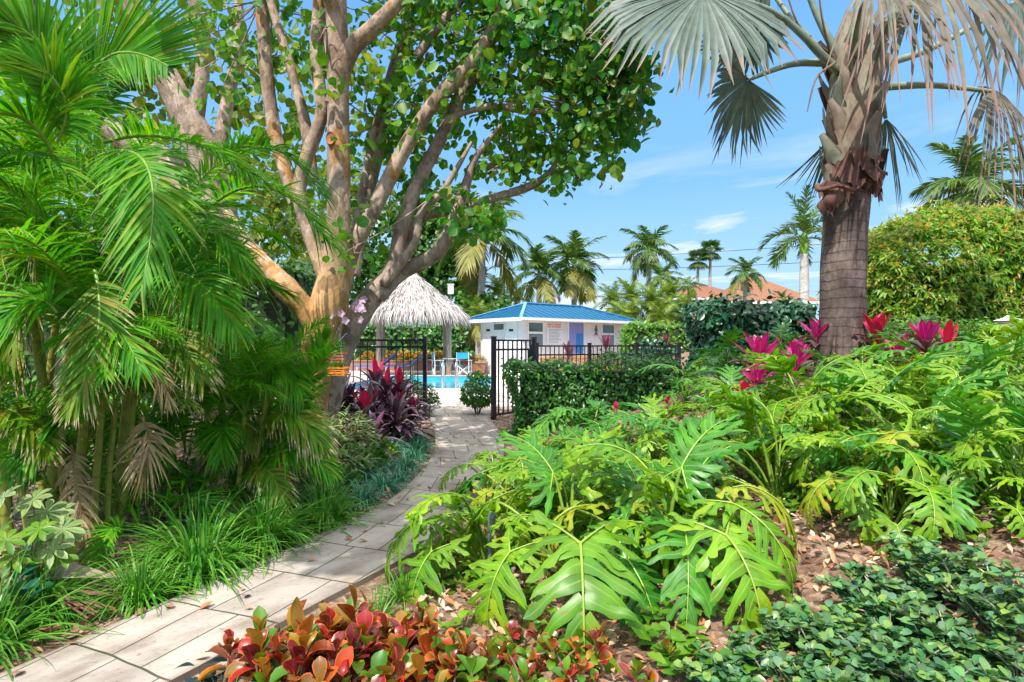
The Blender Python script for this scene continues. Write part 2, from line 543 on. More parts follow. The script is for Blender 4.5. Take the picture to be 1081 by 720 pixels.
M["stucco"] = plain("white_stucco", (.78, .745, .74), .85, noise=.1, scale=1.1, bump=.1)
M["cream"] = plain("cream_stucco", (.5, .42, .34), .85, noise=.07, scale=1.2)
M["bluecloth"] = plain("blue_canvas", (.02, .3, .52), .8, noise=.12)
M["steel"] = plain("steel", (.6, .62, .65), .25, metal=.9, noise=.05)
M["greymetal"] = plain("grey_metal", (.2, .23, .26), .45, metal=.3, noise=.15)
M["wood"] = bark_mat("post_wood", [(.3, (.3, .22, .17)), (.7, (.52, .42, .34))], 3, (1, 1, .2), .3)
M["polewood"] = bark_mat("pole_wood", [(.3, (.25, .22, .2)), (.7, (.4, .37, .34))], 3, (1, 1, .2), .3)
M["terracotta"] = plain("terracotta_pot", (.3, .13, .08), .8, noise=.2)
M["orange_slat"] = plain("orange_wood_slat", (.72, .22, .025), .6, noise=.25, scale=15)
M["orchid"] = leaf_mat("orchid_petal", [(.65, .42, .62), (.7, .55, .7), (.6, .35, .55)], .5, .3, trc=1.1)
M["roof_blue"] = plain("blue_standing_seam", (.005, .125, .26), .3, metal=.15, noise=.06, scale=1.2)
M["roof_cap"] = plain("pale_blue_ridge", (.25, .58, .68), .35, metal=.2, noise=.05)
M["roof_grey"] = plain("blue_grey_metal_roof", (.27, .32, .42), .4, metal=.2, noise=.05)
M["glass"] = plain("window_glass", (.06, .1, .09), .06, noise=.2, scale=1, spec=.8)
M["door_blue"] = plain("periwinkle_door", (.25, .26, .55), .5, noise=.06)
M["door_cyan"] = plain("bright_blue_panel", (.02, .2, .55), .4, noise=.06)
M["red_ink"] = plain("red_ink", (.7, .1, .07), .6, noise=.05)
M["grey_ink"] = plain("grey_ink", (.35, .37, .4), .6, noise=.05)
M["brown_paint"] = plain("brown_ornament", (.2, .09, .05), .6)
M["ochre"] = leaf_mat("ochre_croton_leaf", [(.4, .2, .02), (.5, .3, .03), (.3, .12, .02), (.2, .22, .02)], .4, .2)
M["brick"] = plain("brown_masonry", (.3, .15, .11), .85, noise=.25, scale=5)


def thatch_mat():
    m, nt = new_mat("thatch")
    geo = nd(nt, "ShaderNodeNewGeometry")
    c = ramp(nt, geo.outputs["Random Per Island"], [(0, (.22, .18, .16)), (.3, (.42, .37, .35)), (.6, (.56, .51, .49)), (1, (.72, .68, .66))])
    p = nd(nt, "ShaderNodeBsdfPrincipled", i_Roughness=.85)
    nt.links.new(c, p.inputs["Base Color"])
    nt.links.new(p.outputs[0], nd(nt, "ShaderNodeOutputMaterial").inputs[0])
    return m


M["thatch"] = thatch_mat()


def tile_mat():
    m, nt = new_mat("clay_roof_tiles")
    uv = nd(nt, "ShaderNodeUVMap")
    w = nd(nt, "ShaderNodeTexWave", i_Scale=14.0, i_Distortion=.4)
    nt.links.new(uv.outputs[0], w.inputs[0])
    nz = nd(nt, "ShaderNodeTexNoise", i_Scale=60.0, i_Detail=3.0)
    nt.links.new(uv.outputs[0], nz.inputs[0])
    c = ramp(nt, nz.outputs[0], [(.3, (.17, .06, .03)), (.5, (.3, .125, .065)), (.7, (.42, .22, .13))])
    c = mixc(nt, mth(nt, "MULTIPLY", w.outputs[1], .7), c, (.12, .045, .025))
    p = nd(nt, "ShaderNodeBsdfPrincipled", i_Roughness=.8)
    nt.links.new(c, p.inputs["Base Color"])
    nt.links.new(p.outputs[0], nd(nt, "ShaderNodeOutputMaterial").inputs[0])
    return m


M["tiles"] = tile_mat()


def path_mat():
    m, nt = new_mat("travertine_pavers")
    uv = nd(nt, "ShaderNodeUVMap")
    nz0 = nd(nt, "ShaderNodeTexNoise", i_Scale=.8, i_Detail=2.0)
    nt.links.new(uv.outputs[0], nz0.inputs[0])
    off = nd(nt, "ShaderNodeVectorMath", operation="MULTIPLY_ADD")
    nt.links.new(nz0.outputs["Color"], off.inputs[0])
    off.inputs[1].default_value = (.16, .1, 0)
    nt.links.new(uv.outputs[0], off.inputs[2])
    b = nd(nt, "ShaderNodeTexBrick", offset=.43, offset_frequency=2, squash=.7, squash_frequency=3)
    for k, v in (("Scale", 1.0), ("Mortar Size", .006), ("Mortar Smooth", .1), ("Brick Width", .44), ("Row Height", .5), ("Bias", 0.0)):
        b.inputs[k].default_value = v
    b.inputs["Color1"].default_value = (.47, .41, .36, 1)
    b.inputs["Color2"].default_value = (.36, .315, .285, 1)
    b.inputs["Mortar"].default_value = (.075, .075, .045, 1)
    sp_ = nd(nt, "ShaderNodeSeparateXYZ")
    nt.links.new(off.outputs[0], sp_.inputs[0])
    cb_ = nd(nt, "ShaderNodeCombineXYZ")
    nt.links.new(mth(nt, "ADD", sp_.outputs[1], mth(nt, "MULTIPLY", sp_.outputs[0], .12)), cb_.inputs[0])
    nt.links.new(mth(nt, "ADD", sp_.outputs[0], mth(nt, "MULTIPLY", sp_.outputs[1], .3)), cb_.inputs[1])
    nt.links.new(cb_.outputs[0], b.inputs[0])
    n1 = nd(nt, "ShaderNodeTexNoise", i_Scale=3.5, i_Detail=6.0, i_Roughness=.65)
    nt.links.new(uv.outputs[0], n1.inputs[0])
    mp = nd(nt, "ShaderNodeMapping")
    mp.inputs["Scale"].default_value = (45, 16, 1)
    nt.links.new(uv.outputs[0], mp.inputs[0])
    n2 = nd(nt, "ShaderNodeTexNoise", i_Scale=1.0, i_Detail=4.0, i_Roughness=.7)
    nt.links.new(mp.outputs[0], n2.inputs[0])
    c = mixc(nt, .8, b.outputs[0], ramp(nt, n1.outputs[0], [(.3, (.72, .68, .66)), (.55, (1, 1, 1)), (.75, (1.18, 1.15, 1.1))]), "MULTIPLY")
    pit = ramp(nt, n2.outputs[0], [(.34, (.45, .4, .36)), (.41, (1, 1, 1))])
    c = mixc(nt, .75, c, pit, "MULTIPLY")
    n3 = nd(nt, "ShaderNodeTexNoise", i_Scale=1.7, i_Detail=7.0, i_Roughness=.7)
    nt.links.new(uv.outputs[0], n3.inputs[0])
    c = mixc(nt, .8, c, ramp(nt, n3.outputs[0], [(.36, (.56, .51, .44)), (.52, (1, 1, 1))]), "MULTIPLY")
    sxp = nd(nt, "ShaderNodeSeparateXYZ")
    nt.links.new(uv.outputs[0], sxp.inputs[0])
    eg = mth(nt, "ABSOLUTE", mth(nt, "SUBTRACT", sxp.outputs[1], .51))
    eg = rng_map(nt, mth(nt, "ADD", eg, mth(nt, "MULTIPLY", n1.outputs[0], .1)), .5, .56, 0, .55)
    c = mixc(nt, eg, c, (.17, .12, .085))
    p = nd(nt, "ShaderNodeBsdfPrincipled", i_Roughness=.75)
    p.inputs["Specular IOR Level"].default_value = .3
    nt.links.new(c, p.inputs["Base Color"])
    bm = nd(nt, "ShaderNodeBump", i_Strength=.5, i_Distance=.006)
    hh = mth(nt, "SUBTRACT", n2.outputs[0], mth(nt, "MULTIPLY", b.outputs["Fac"], 2.0))
    nt.links.new(hh, bm.inputs["Height"])
    nt.links.new(bm.outputs[0], p.inputs["Normal"])
    nt.links.new(p.outputs[0], nd(nt, "ShaderNodeOutputMaterial").inputs[0])
    return m


M["path"] = path_mat()


def ground_mat():
    m, nt = new_mat("mulch_and_soil")
    tc = nd(nt, "ShaderNodeTexCoord")
    v = nd(nt, "ShaderNodeTexVoronoi", i_Scale=26.0, i_Randomness=1.0)
    mp = nd(nt, "ShaderNodeMapping")
    mp.inputs["Scale"].default_value = (1, .55, 1)
    nt.links.new(tc.outputs["Object"], mp.inputs[0])
    nz = nd(nt, "ShaderNodeTexNoise", i_Scale=4.0, i_Detail=5.0)
    nt.links.new(tc.outputs["Object"], nz.inputs[0])
    of = nd(nt, "ShaderNodeVectorMath", operation="MULTIPLY_ADD")
    nt.links.new(nz.outputs["Color"], of.inputs[0])
    of.inputs[1].default_value = (.3, .3, .3)
    nt.links.new(mp.outputs[0], of.inputs[2])
    nt.links.new(of.outputs[0], v.inputs[0])
    sx = nd(nt, "ShaderNodeSeparateXYZ")
    nt.links.new(v.outputs["Color"], sx.inputs[0])
    c = ramp(nt, sx.outputs[0], [(0, (.1, .055, .035)), (.35, (.2, .11, .07)), (.6, (.32, .2, .13)), (.85, (.46, .35, .25)), (1, (.25, .1, .06))])
    c = mixc(nt, rng_map(nt, nz.outputs[0], .35, .65, 0, .6), c, (.12, .07, .045))
    pz = nd(nt, "ShaderNodeSeparateXYZ")
    nt.links.new(tc.outputs["Object"], pz.inputs[0])
    c = mixc(nt, rng_map(nt, pz.outputs[1], 30, 36), c, (.05, .13, .02))
    p = nd(nt, "ShaderNodeBsdfPrincipled", i_Roughness=.9)
    nt.links.new(c, p.inputs["Base Color"])
    bm = nd(nt, "ShaderNodeBump", i_Strength=.9, i_Distance=.03)
    nt.links.new(v.outputs["Distance"], bm.inputs["Height"])
    nt.links.new(bm.outputs[0], p.inputs["Normal"])
    nt.links.new(p.outputs[0], nd(nt, "ShaderNodeOutputMaterial").inputs[0])
    return m


M["ground"] = ground_mat()
M["deck"] = plain("pool_deck_concrete", (.58, .52, .49), .8, noise=.12, scale=.8)
M["pool_tile"] = plain("pool_blue_tile", (.05, .42, .62), .4, noise=.08)
M["coping"] = plain("pool_coping", (.62, .58, .54), .7, noise=.1)


def water_mat():
    m, nt = new_mat("pool_water")
    p = nd(nt, "ShaderNodeBsdfPrincipled", i_Roughness=.05)
    nz = nd(nt, "ShaderNodeTexNoise", i_Scale=1.6, i_Detail=5.0, i_Distortion=1.2)
    tc = nd(nt, "ShaderNodeTexCoord")
    nt.links.new(tc.outputs["Object"], nz.inputs[0])
    nt.links.new(ramp(nt, nz.outputs[0], [(.3, (.015, .27, .5)), (.55, (.03, .42, .6)), (.7, (.12, .55, .66))]), p.inputs["Base Color"])
    bm = nd(nt, "ShaderNodeBump", i_Strength=.25, i_Distance=.05)
    nt.links.new(nz.outputs[0], bm.inputs["Height"])
    nt.links.new(bm.outputs[0], p.inputs["Normal"])
    nt.links.new(p.outputs[0], nd(nt, "ShaderNodeOutputMaterial").inputs[0])
    return m


M["water"] = water_mat()

# ------------------------------------------------------------------ sky and sun
SUN_EL = math.radians(54)
sun_dir = np.array([-.42, -.9])           # horizontal direction towards the sun
sun_dir = sun_dir / np.linalg.norm(sun_dir)
to_sun = Vector((sun_dir[0] * math.cos(SUN_EL), sun_dir[1] * math.cos(SUN_EL), math.sin(SUN_EL)))
world = bpy.data.worlds.new("World")
scene.world = world
world.use_nodes = True
wt = world.node_tree
wt.nodes.clear()
sky = nd(wt, "ShaderNodeTexSky", sky_type="NISHITA", sun_disc=False)
sky.sun_elevation = SUN_EL
sky.sun_rotation = math.atan2(sun_dir[0], sun_dir[1])
sky.air_density = 1.0
sky.dust_density = .4
sky.ozone_density = 2.2
tcw = nd(wt, "ShaderNodeTexCoord")
sw = nd(wt, "ShaderNodeSeparateXYZ")
wt.links.new(tcw.outputs["Generated"], sw.inputs[0])
# thin streaks of cloud: noise on the sky dome projected to a flat layer
zz = mth(wt, "MAXIMUM", sw.outputs[2], .03)
cb = nd(wt, "ShaderNodeCombineXYZ")
wt.links.new(mth(wt, "DIVIDE", sw.outputs[0], zz), cb.inputs[0])
wt.links.new(mth(wt, "DIVIDE", sw.outputs[1], zz), cb.inputs[1])
mpw = nd(wt, "ShaderNodeMapping")
mpw.inputs["Location"].default_value = (2.3, .4, 0)
mpw.inputs["Scale"].default_value = (.75, .6, 1)
wt.links.new(cb.outputs[0], mpw.inputs[0])
nzw = nd(wt, "ShaderNodeTexNoise", i_Scale=1.0, i_Detail=7.0, i_Roughness=.58, i_Distortion=.4)
wt.links.new(mpw.outputs[0], nzw.inputs[0])
cl = rng_map(wt, nzw.outputs[0], .54, .68, 0, .8)
cl = mth(wt, "MULTIPLY", cl, rng_map(wt, sw.outputs[2], .34, .2))
# the milky band of air low over the horizon
hz = rng_map(wt, sw.outputs[2], .26, .02, 0, .9)
hsv = nd(wt, "ShaderNodeHueSaturation")
hsv.inputs["Saturation"].default_value = 1.25
wt.links.new(sky.outputs[0], hsv.inputs["Color"])
skc = mixc(wt, rng_map(wt, sw.outputs[2], .62, .3, 0, .85), hsv.outputs[0], (.78, 1.75, 2.85))
skc = mixc(wt, hz, skc, (1.75, 2.6, 3.2))
# bright cloud overhead, out of view, added as ambient fill light
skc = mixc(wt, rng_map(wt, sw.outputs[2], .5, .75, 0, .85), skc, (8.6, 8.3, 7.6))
skc = mixc(wt, cl, skc, (3.3, 3.45, 3.6))
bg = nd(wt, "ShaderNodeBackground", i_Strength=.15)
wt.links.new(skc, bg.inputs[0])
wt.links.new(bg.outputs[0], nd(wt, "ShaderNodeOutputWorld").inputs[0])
sl = bpy.data.lights.new("sun", "SUN")
sl.energy = 2.7
sl.angle = math.radians(.53)
sl.color = (1.0, .95, .86)
so = bpy.data.objects.new("sun", sl)
COL.objects.link(so)
so.rotation_euler = to_sun.to_track_quat("Z", "Y").to_euler()
so.location = (0, 0, 30)
vs = scene.view_settings
vs.view_transform = "Standard"
vs.look = "None"
vs.gamma = 1
vs.exposure = 1.15
vs.use_curve_mapping = False
scene.cycles.use_denoising = True
scene.cycles.max_bounces = 7
scene.cycles.diffuse_bounces = 3
scene.cycles.glossy_bounces = 2
scene.cycles.transmission_bounces = 4
scene.cycles.caustics_reflective = False
scene.cycles.caustics_refractive = False
scene.cycles.sample_clamp_indirect = 6

# ------------------------------------------------------------------ ground, path, deck, pool
LEFT_E = np.array([(-2.6, 1.2), (-2.24, 2.0), (-2.02, 2.4), (-1.9, 2.75), (-1.7, 3.2), (-1.45, 3.79), (-1.165, 4.5), (-1.0, 5.2), (-.93, 6.39), (-.98, 7.54),
                   (-1.22, 9.2), (-1.5, 10.7), (-1.65, 12.7)])
RIGHT_E = np.array([(-1.75, 1.2), (-1.5, 2.0), (-1.29, 2.4), (-1.02, 2.95), (-.82, 3.35), (-.58, 3.8), (-.36, 4.6), (-.22, 5.4), (-.1, 6.6), (-.1, 7.8),
                    (-.22, 9.2), (-.42, 10.7), (-.4, 12.7)])


def sst(a, b, x):
    t = np.clip((np.asarray(x, float) - a) / (b - a), 0, 1)
    return t * t * (3 - 2 * t)


def ground_z(x, y):
    x = np.asarray(x, float)
    y = np.asarray(y, float)
    re = np.interp(y, RIGHT_E[:, 1], RIGHT_E[:, 0])
    le = np.interp(y, LEFT_E[:, 1], LEFT_E[:, 0])
    d = x - re
    z = 1.08 * sst(.1, 4.6, d) * np.sqrt(sst(.8, 7.0, y)) * (1 - sst(9.0, 12.4, y) * (1 - sst(4.6, 6.5, x)) - 0 * x)
    z = z * (1 - sst(24, 40, y))
    l = le - x
    z = z + .06 * sst(.1, 1.0, l) * (1 - sst(10, 12, y))
    bump = .018 * (np.sin(x * 7.1 + y * 3.3) + np.sin(x * 4.7 - y * 6.1 + 1) + np.sin(x * 13 + y * 11))
    off = np.maximum(sst(.05, .3, d), sst(.05, .3, l))
    z = z + bump * off * (1 - sst(11, 12.4, y)) - .012 * off
    inpool = (x > -5.6) & (x < -.55) & (y > 17.4) & (y < 24.75)
    z = np.where((y > 12.2) & (y < 38) & (x < 4.4), -.05, z)
    return np.where(inpool, -2.2, z)


def gz(x, y):
    return float(ground_z(x, y))


xs = np.concatenate([[-900, -300, -120, -60, -30, -18, -12], np.arange(-9, 9.01, .12), [9.6, 10.5, 12, 15, 20, 30, 60, 120, 300, 900]])
ys = np.concatenate([[-60, -20, -8, -3], np.arange(-1, 13.01, .12), np.arange(13.4, 26, .4), np.arange(26, 40, 1.0), [44, 50, 60, 80, 120, 200, 400, 1200]])
gx, gy = np.meshgrid(xs, ys)
mb = MB()
nx, ny = len(xs), len(ys)
q = (np.arange(ny - 1)[:, None] * nx + np.arange(nx - 1)[None]).reshape(-1)
gv = np.stack([gx, gy, ground_z(gx, gy)], -1).reshape(-1, 3)
mb.add(gv, np.stack([q, q + 1, q + nx + 1, q + nx], -1))
struct(mb.build("ground", M["ground"]))

# path slab with a small raised edge
mb = MB()
yy = np.linspace(1.3, 12.6, 150)
le = np.interp(yy, LEFT_E[:, 1], LEFT_E[:, 0])
re = np.interp(yy, RIGHT_E[:, 1], RIGHT_E[:, 0])
ker = np.ones(7) / 7
le = np.convolve(np.pad(le, 3, mode="edge"), ker, "valid")
re = np.convolve(np.pad(re, 3, mode="edge"), ker, "valid")
L_ = np.stack([le, yy, np.full_like(yy, .032)], -1)
R_ = np.stack([re, yy, np.full_like(yy, .032)], -1)
mid = (L_ + R_) / 2
sl_ = np.concatenate([[0], np.cumsum(np.linalg.norm(np.diff(mid, axis=0), axis=1))])
cols = 9
V, UVs = [], []
for j in range(cols):
    s = j / (cols - 1)
    V.append(L_ * (1 - s) + R_ * s)
    UVs.append(np.stack([sl_, np.full_like(sl_, s * 1.02)], -1))
V = np.stack(V, 1)
UVs = np.stack(UVs, 1)
n = len(yy)
q = (np.arange(n - 1)[:, None] * cols + np.arange(cols - 1)[None]).reshape(-1)
mb.add(V.reshape(-1, 3), np.stack([q, q + 1, q + cols + 1, q + cols], -1), UVs.reshape(-1, 2))
for E, flip in ((V[:, 0], 1), (V[:, -1], 0)):
    lo = E - np.array([0, 0, .12])
    W = np.stack([E, lo], 1).reshape(-1, 3)
    q = np.arange(n - 1) * 2
    f = np.stack([q, q + 1, q + 3, q + 2], -1)
    mb.add(W, f if flip else f[:, ::-1], np.stack([np.repeat(sl_, 2), np.tile([0, .03], n)], -1))
struct(mb.build("path", M["path"], smooth=False))

mb = MB()
PX0, PX1, PY0, PY1 = -5.4, -.62, 17.5, 24.6
for x0, x1, y0, y1 in ((-16, PX0, 12.62, 37), (PX1, 4.3, 12.62, 37), (PX0, PX1, 12.62, PY0), (PX0, PX1, PY1, 37)):
    box(mb, x0, x1, y0, y1, -.04, .026)
struct(mb.build("pool_deck", M["deck"], smooth=False))
mb = MB()
for x0, x1, y0, y1 in ((PX0 - .3, PX0, PY0 - .3, PY1 + .3), (PX1, PX1 + .3, PY0 - .3, PY1 + .3), (PX0, PX1, PY0 - .3, PY0), (PX0, PX1, PY1, PY1 + .3)):
    box(mb, x0, x1, y0, y1, .0, .05, 0)
for x0, x1, y0, y1 in ((PX0 - .02, PX0 + .04, PY0, PY1), (PX1 - .04, PX1 + .02, PY0, PY1), (PX0 + .04, PX1 - .04, PY0 - .02, PY0 + .04), (PX0 + .04, PX1 - .04, PY1 - .04, PY1 + .02)):
    box(mb, x0, x1, y0, y1, -1.6, -.002, 1)
struct(mb.build("pool_rim", [M["coping"], M["pool_tile"]], smooth=False))
mb = MB()
mb.add([(PX0, PY0, -.1), (PX1, PY0, -.1), (PX1, PY1, -.1), (PX0, PY1, -.1)], [[0, 1, 2, 3]])
struct(mb.build("water", M["water"]))

# ------------------------------------------------------------------ palm fronds


def frond(mb, p0, p1, p2, nl=40, LL=.45, lw=.016, g=.35, lift=.35, up=(0, 0, 1), n=5, rr=.012, start=.1, a0=65, a1=22, m=0, mr=1, rag=.08, side=(1, -1), fold=.35, ns=5):
    """feather leaf on a quadratic rachis p0-p1-p2"""
    p0, p1, p2 = (np.asarray(p, float) for p in (p0, p1, p2))
    t = np.linspace(0, 1, 16)[:, None]
    B = (1 - t) ** 2 * p0 + 2 * t * (1 - t) * p1 + t * t * p2
    tube(mb, B, np.linspace(rr, rr * .25, 16), ns, mr, cap=False)
    tl = np.linspace(start, .985, nl)[:, None]
    Q = (1 - tl) ** 2 * p0 + 2 * tl * (1 - tl) * p1 + tl * tl * p2
    T = nrm(2 * (1 - tl) * (p1 - p0) + 2 * tl * (p2 - p1))
    up = np.asarray(up, float)
    S = nrm(np.cross(T, np.broadcast_to(up, T.shape)) + 1e-6)
    N = np.cross(S, T)
    s = (tl[:, 0] - start) / (1 - start)
    Lp = LL * (.45 + .55 * np.sin(PI * np.clip(s * .8 + .17, 0, 1))) * np.where(s > .85, 1 - (s - .85) * 2.6, 1)
    ang = np.radians(a0 + (a1 - a0) * s)
    for sg in side:
        j = rng.normal(0, rag, (nl, 3))
        d = nrm(np.cos(ang)[:, None] * T + np.sin(ang)[:, None] * (sg * S * math.cos(lift) + N * math.sin(lift)) + j)
        nh = nrm(N - sg * S * .5 * math.sin(lift) + rng.normal(0, .12, (nl, 3)))
        leaves(mb, Q, d, Lp * rng.uniform(.85, 1.1, nl), lw * rng.uniform(.85, 1.15, nl), n, g * rng.uniform(.5, 1.5, nl), blade(n), nh, fold, m)


def canon_frond(name, elev, L, bend, mats, **kw):
    """a frond growing from the origin towards +Y at the given elevation"""
    mb = MB()
    e = math.radians(elev)
    p1 = np.array([0, math.cos(e), math.sin(e)]) * L * .55
    e2 = math.radians(elev - bend)
    p2 = p1 + np.array([0, math.cos(e2), math.sin(e2)]) * L * .55
    up = (0, -math.sin(e - math.radians(bend) * .4), math.cos(e - math.radians(bend) * .4))
    frond(mb, (0, 0, 0), p1, p2, up=up, **kw)
    return mb.mesh(name, mats)


GREENS = [M["areca"], M["rachis"]]
ARECA = [canon_frond("frond", e, L, b, GREENS, nl=54, LL=.4, lw=.0115, g=.42, lift=l, rag=.12)
         for e, L, b, l in ((82, 1.5, 55, .5), (72, 1.7, 80, .45), (60, 1.75, 90, .35), (48, 1.7, 95, .3), (38, 1.5, 85, .25))]
ARECA_OLD = [canon_frond("frond", e, 1.4, b, [M["areca_old"], M["rachis"]], nl=46, LL=.34, lw=.0095, g=.6, lift=.15, rag=.17) for e, b in ((25, 90), (12, 85))]
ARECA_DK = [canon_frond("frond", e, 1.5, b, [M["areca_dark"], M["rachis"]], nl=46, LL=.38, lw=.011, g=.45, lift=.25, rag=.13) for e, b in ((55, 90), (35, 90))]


def put(me, parent, loc, rz, s=1.0, tilt=0.0, name="frond", roll=0.0):
    o = bpy.data.objects.new(name, me)
    COL.objects.link(o)
    o.parent = parent
    o.location = tuple(float(c) for c in loc)
    o.rotation_euler = (tilt, roll, rz)
    o.scale = (s, s, s)
    return o


def areca(x, y, label, canes, seed, dark=False, nf=9, fs=.92, group="areca palm clumps left of the path"):
    """canes: list of (dx, dy, height, lean x, lean y)"""
    r = random.Random(seed)
    z = gz(x, y)
    t = thing("areca_palm", label, "palm", (x, y, z), group)
    for dx, dy, h, lx, ly in canes:
        top = np.array([dx + lx, dy + ly, h])
        pts = spl([(dx, dy, -.1), (dx + lx * .3, dy + ly * .3, h * .5), top, top + np.array([lx * .25, ly * .25, .28])], 10)
        mb = MB()
        tube(mb, pts, np.linspace(.034, .024, 10), 8)
        mb.build("cane", M["cane"], t, local=True)
        a0 = r.uniform(0, 6.28)
        for k in range(nf):
            u = k / (nf - 1)
            lst = (ARECA_DK if dark else ARECA)
            if u > .75 and r.random() < .7:
                me = r.choice(ARECA_OLD)
            else:
                me = lst[min(len(lst) - 1, int(u * len(lst) * .95))]
            put(me, t, top + np.array([lx * .2, ly * .2, .22 - .2 * u]), a0 + k * 2.4 + r.uniform(-.3, .3), fs * r.uniform(.8, 1.1), r.uniform(-.12, .12), roll=r.uniform(-.3, .3))
    return t


A1 = areca(-2.95, 3.9, "tall arching areca palm clump at the left with bright green fronds over slim ringed canes",
           [(-.15, .1, 1.5, -.25, .1), (.1, -.05, 1.25, .1, 0), (.22, .15, 1.75, .1, .2), (-.3, -.1, 1.9, -.35, .1)], 3)
A2 = areca(-2.15, 4.7, "smaller areca palm clump of yellow green canes between the leaning trunk and the long grass",
           [(0, 0, .5, .0, .05), (.12, .08, .62, .0, .1), (-.12, .1, .75, -.15, .1)], 5, nf=6, fs=.5)
A3 = areca(-4.1, 5.2, "areca palm clump deep behind the tall front clump, reaching the top left corner",
           [(0, 0, 2.3, -.2, 0), (.3, .2, 2.0, .2, .1), (-.3, .1, 2.6, -.3, .1), (.1, -.2, 1.5, .2, -.1)], 7)
A4 = areca(-3.6, 3.3, "areca palm clump cut by the left edge with drooping pale tipped fronds",
           [(0, 0, 1.2, -.2, -.05), (-.2, .15, 1.5, -.3, 0)], 9, nf=6)
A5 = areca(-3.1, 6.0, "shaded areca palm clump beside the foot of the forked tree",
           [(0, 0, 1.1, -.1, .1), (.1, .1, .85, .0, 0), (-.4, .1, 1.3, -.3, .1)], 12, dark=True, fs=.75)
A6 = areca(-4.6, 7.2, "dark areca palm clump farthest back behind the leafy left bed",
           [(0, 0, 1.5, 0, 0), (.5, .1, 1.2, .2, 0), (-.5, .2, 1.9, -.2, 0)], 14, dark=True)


def hand_frond(parent, a, b, c, LL, mats=None, name="frond", **kw):
    kw["nl"] = int(kw.get("nl", 40) * 1.3)
    kw["lw"] = min(kw.get("lw", .0115), .0115)
    kw["rag"] = max(kw.get("rag", .1), .1)
    """single fronds traced at their own distance"""
    mb = MB()
    frond(mb, P(*a), P(*b), P(*c), LL=LL, **kw)
    return mb.build(name, mats or GREENS, parent)


mb = MB()
frond(mb, P(84, 140, 3.9), P(92, 20, 3.85), P(178, 70, 3.7), nl=62, LL=.74, lw=.015, up=(0, -1, .1), lift=.05, g=.03, a0=28, a1=38, rag=.02, rr=.02, start=.06, side=(-1,))
frond(mb, P(84, 140, 3.9), P(92, 20, 3.85), P(178, 70, 3.7), nl=50, LL=.34, lw=.012, up=(0, -1, .1), lift=.3, g=.2, a0=70, a1=40, rag=.03, rr=.012, start=.12, side=(1,))
mb.build("frond", GREENS, A1)
hand_frond(A1, (104, 136, 3.95), (128, 62, 3.95), (182, 72, 3.8), .3, nl=46, up=(0, -.9, .4), g=.15, rag=.03, rr=.015, lift=.2)
hand_frond(A1, (70, 120, 3.7), (60, 30, 3.7), (-10, 20, 3.5), .5, nl=50, up=(.2, -.9, .3), g=.15, rag=.04, rr=.013, lift=.2)
hand_frond(A1, (60, 150, 3.5), (90, 100, 3.45), (30, 60, 3.3), .4, nl=46, up=(.2, -.8, .5), g=.3, rag=.05, rr=.012, lift=.2)
hand_frond(A1, (110, 150, 3.9), (190, 125, 3.8), (272, 190, 3.6), .45, nl=44, g=.3, rr=.014)
hand_frond(A1, (105, 165, 3.7), (190, 130, 3.4), (148, 310, 3.1), .42, nl=46, g=.25, lift=.1, rr=.014, up=(0, -.6, .8))
hand_frond(A1, (60, 170, 3.6), (20, 80, 3.4), (-50, 150, 3.2), .5, nl=44, g=.3, rr=.014)
hand_frond(A1, (70, 240, 3.8), (20, 215, 3.6), (12, 400, 3.5), .36, [M["areca_old"], M["rachis"]], nl=44, g=.4, rr=.012)
hand_frond(A1, (100, 285, 3.5), (118, 355, 3.3), (74, 432, 3.15), .27, [M["areca_old"], M["rachis"]], nl=40, g=.25, lift=.05, up=(0, -.9, .3), rr=.01, lw=.016)
hand_frond(A2, (215, 225, 4.7), (285, 155, 4.7), (352, 262, 4.5), .5, nl=44, g=.3, rr=.014)
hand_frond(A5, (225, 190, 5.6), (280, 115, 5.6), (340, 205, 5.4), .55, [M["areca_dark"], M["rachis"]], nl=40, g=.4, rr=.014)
hand_frond(A2, (190, 215, 4.3), (225, 245, 4.1), (225, 320, 4.0), .42, nl=44, g=.3, rr=.012, up=(0, -.5, .8))
hand_frond(A2, (255, 300, 4.6), (240, 230, 4.5), (180, 290, 4.2), .42, nl=40, g=.3, rr=.012)
hand_frond(A2, (300, 480, 4.7), (320, 415, 4.7), (345, 350, 4.7), .3, nl=36, g=.05, lift=.2, up=(-.2, -.9, .2), rr=.01)
hand_frond(A2, (240, 430, 4.5), (215, 360, 4.4), (150, 405, 4.2), .36, [M["areca_old"], M["rachis"]], nl=36, g=.35, rr=.01)
hand_frond(A1, (85, 430, 3.9), (140, 385, 3.8), (205, 430, 3.75), .24, [M["areca_old"], M["rachis"]], nl=40, g=.35, rr=.01)
hand_frond(A1, (-20, 440, 3.5), (15, 410, 3.45), (50, 480, 3.35), .24, [M["areca_old"], M["rachis"]], nl=40, g=.45, rr=.01)
hand_frond(A1, (75, 470, 3.65), (82, 520, 3.55), (92, 580, 3.5), .16, [M["dry_frond"], M["dry_frond"]], nl=26, g=.5, lift=0, rr=.01, rag=.25, lw=.008)
hand_frond(A1, (150, 440, 3.8), (165, 470, 3.7), (150, 510, 3.7), .2, [M["dry_frond"], M["dry_frond"]], nl=26, g=.5, rag=.3, rr=.008, lw=.008)
hand_frond(A2, (235, 455, 4.6), (222, 475, 4.5), (205, 520, 4.45), .2, [M["dry_frond"], M["dry_frond"]], nl=24, g=.5, rag=.35, rr=.008, lw=.008)
hand_frond(A1, (95, 300, 3.7), (140, 340, 3.6), (178, 420, 3.5), .25, [M["dry_frond"], M["dry_frond"]], nl=24, g=.5, rag=.35, rr=.008, lw=.008)
OLDG = [M["areca_old"], M["rachis"]]
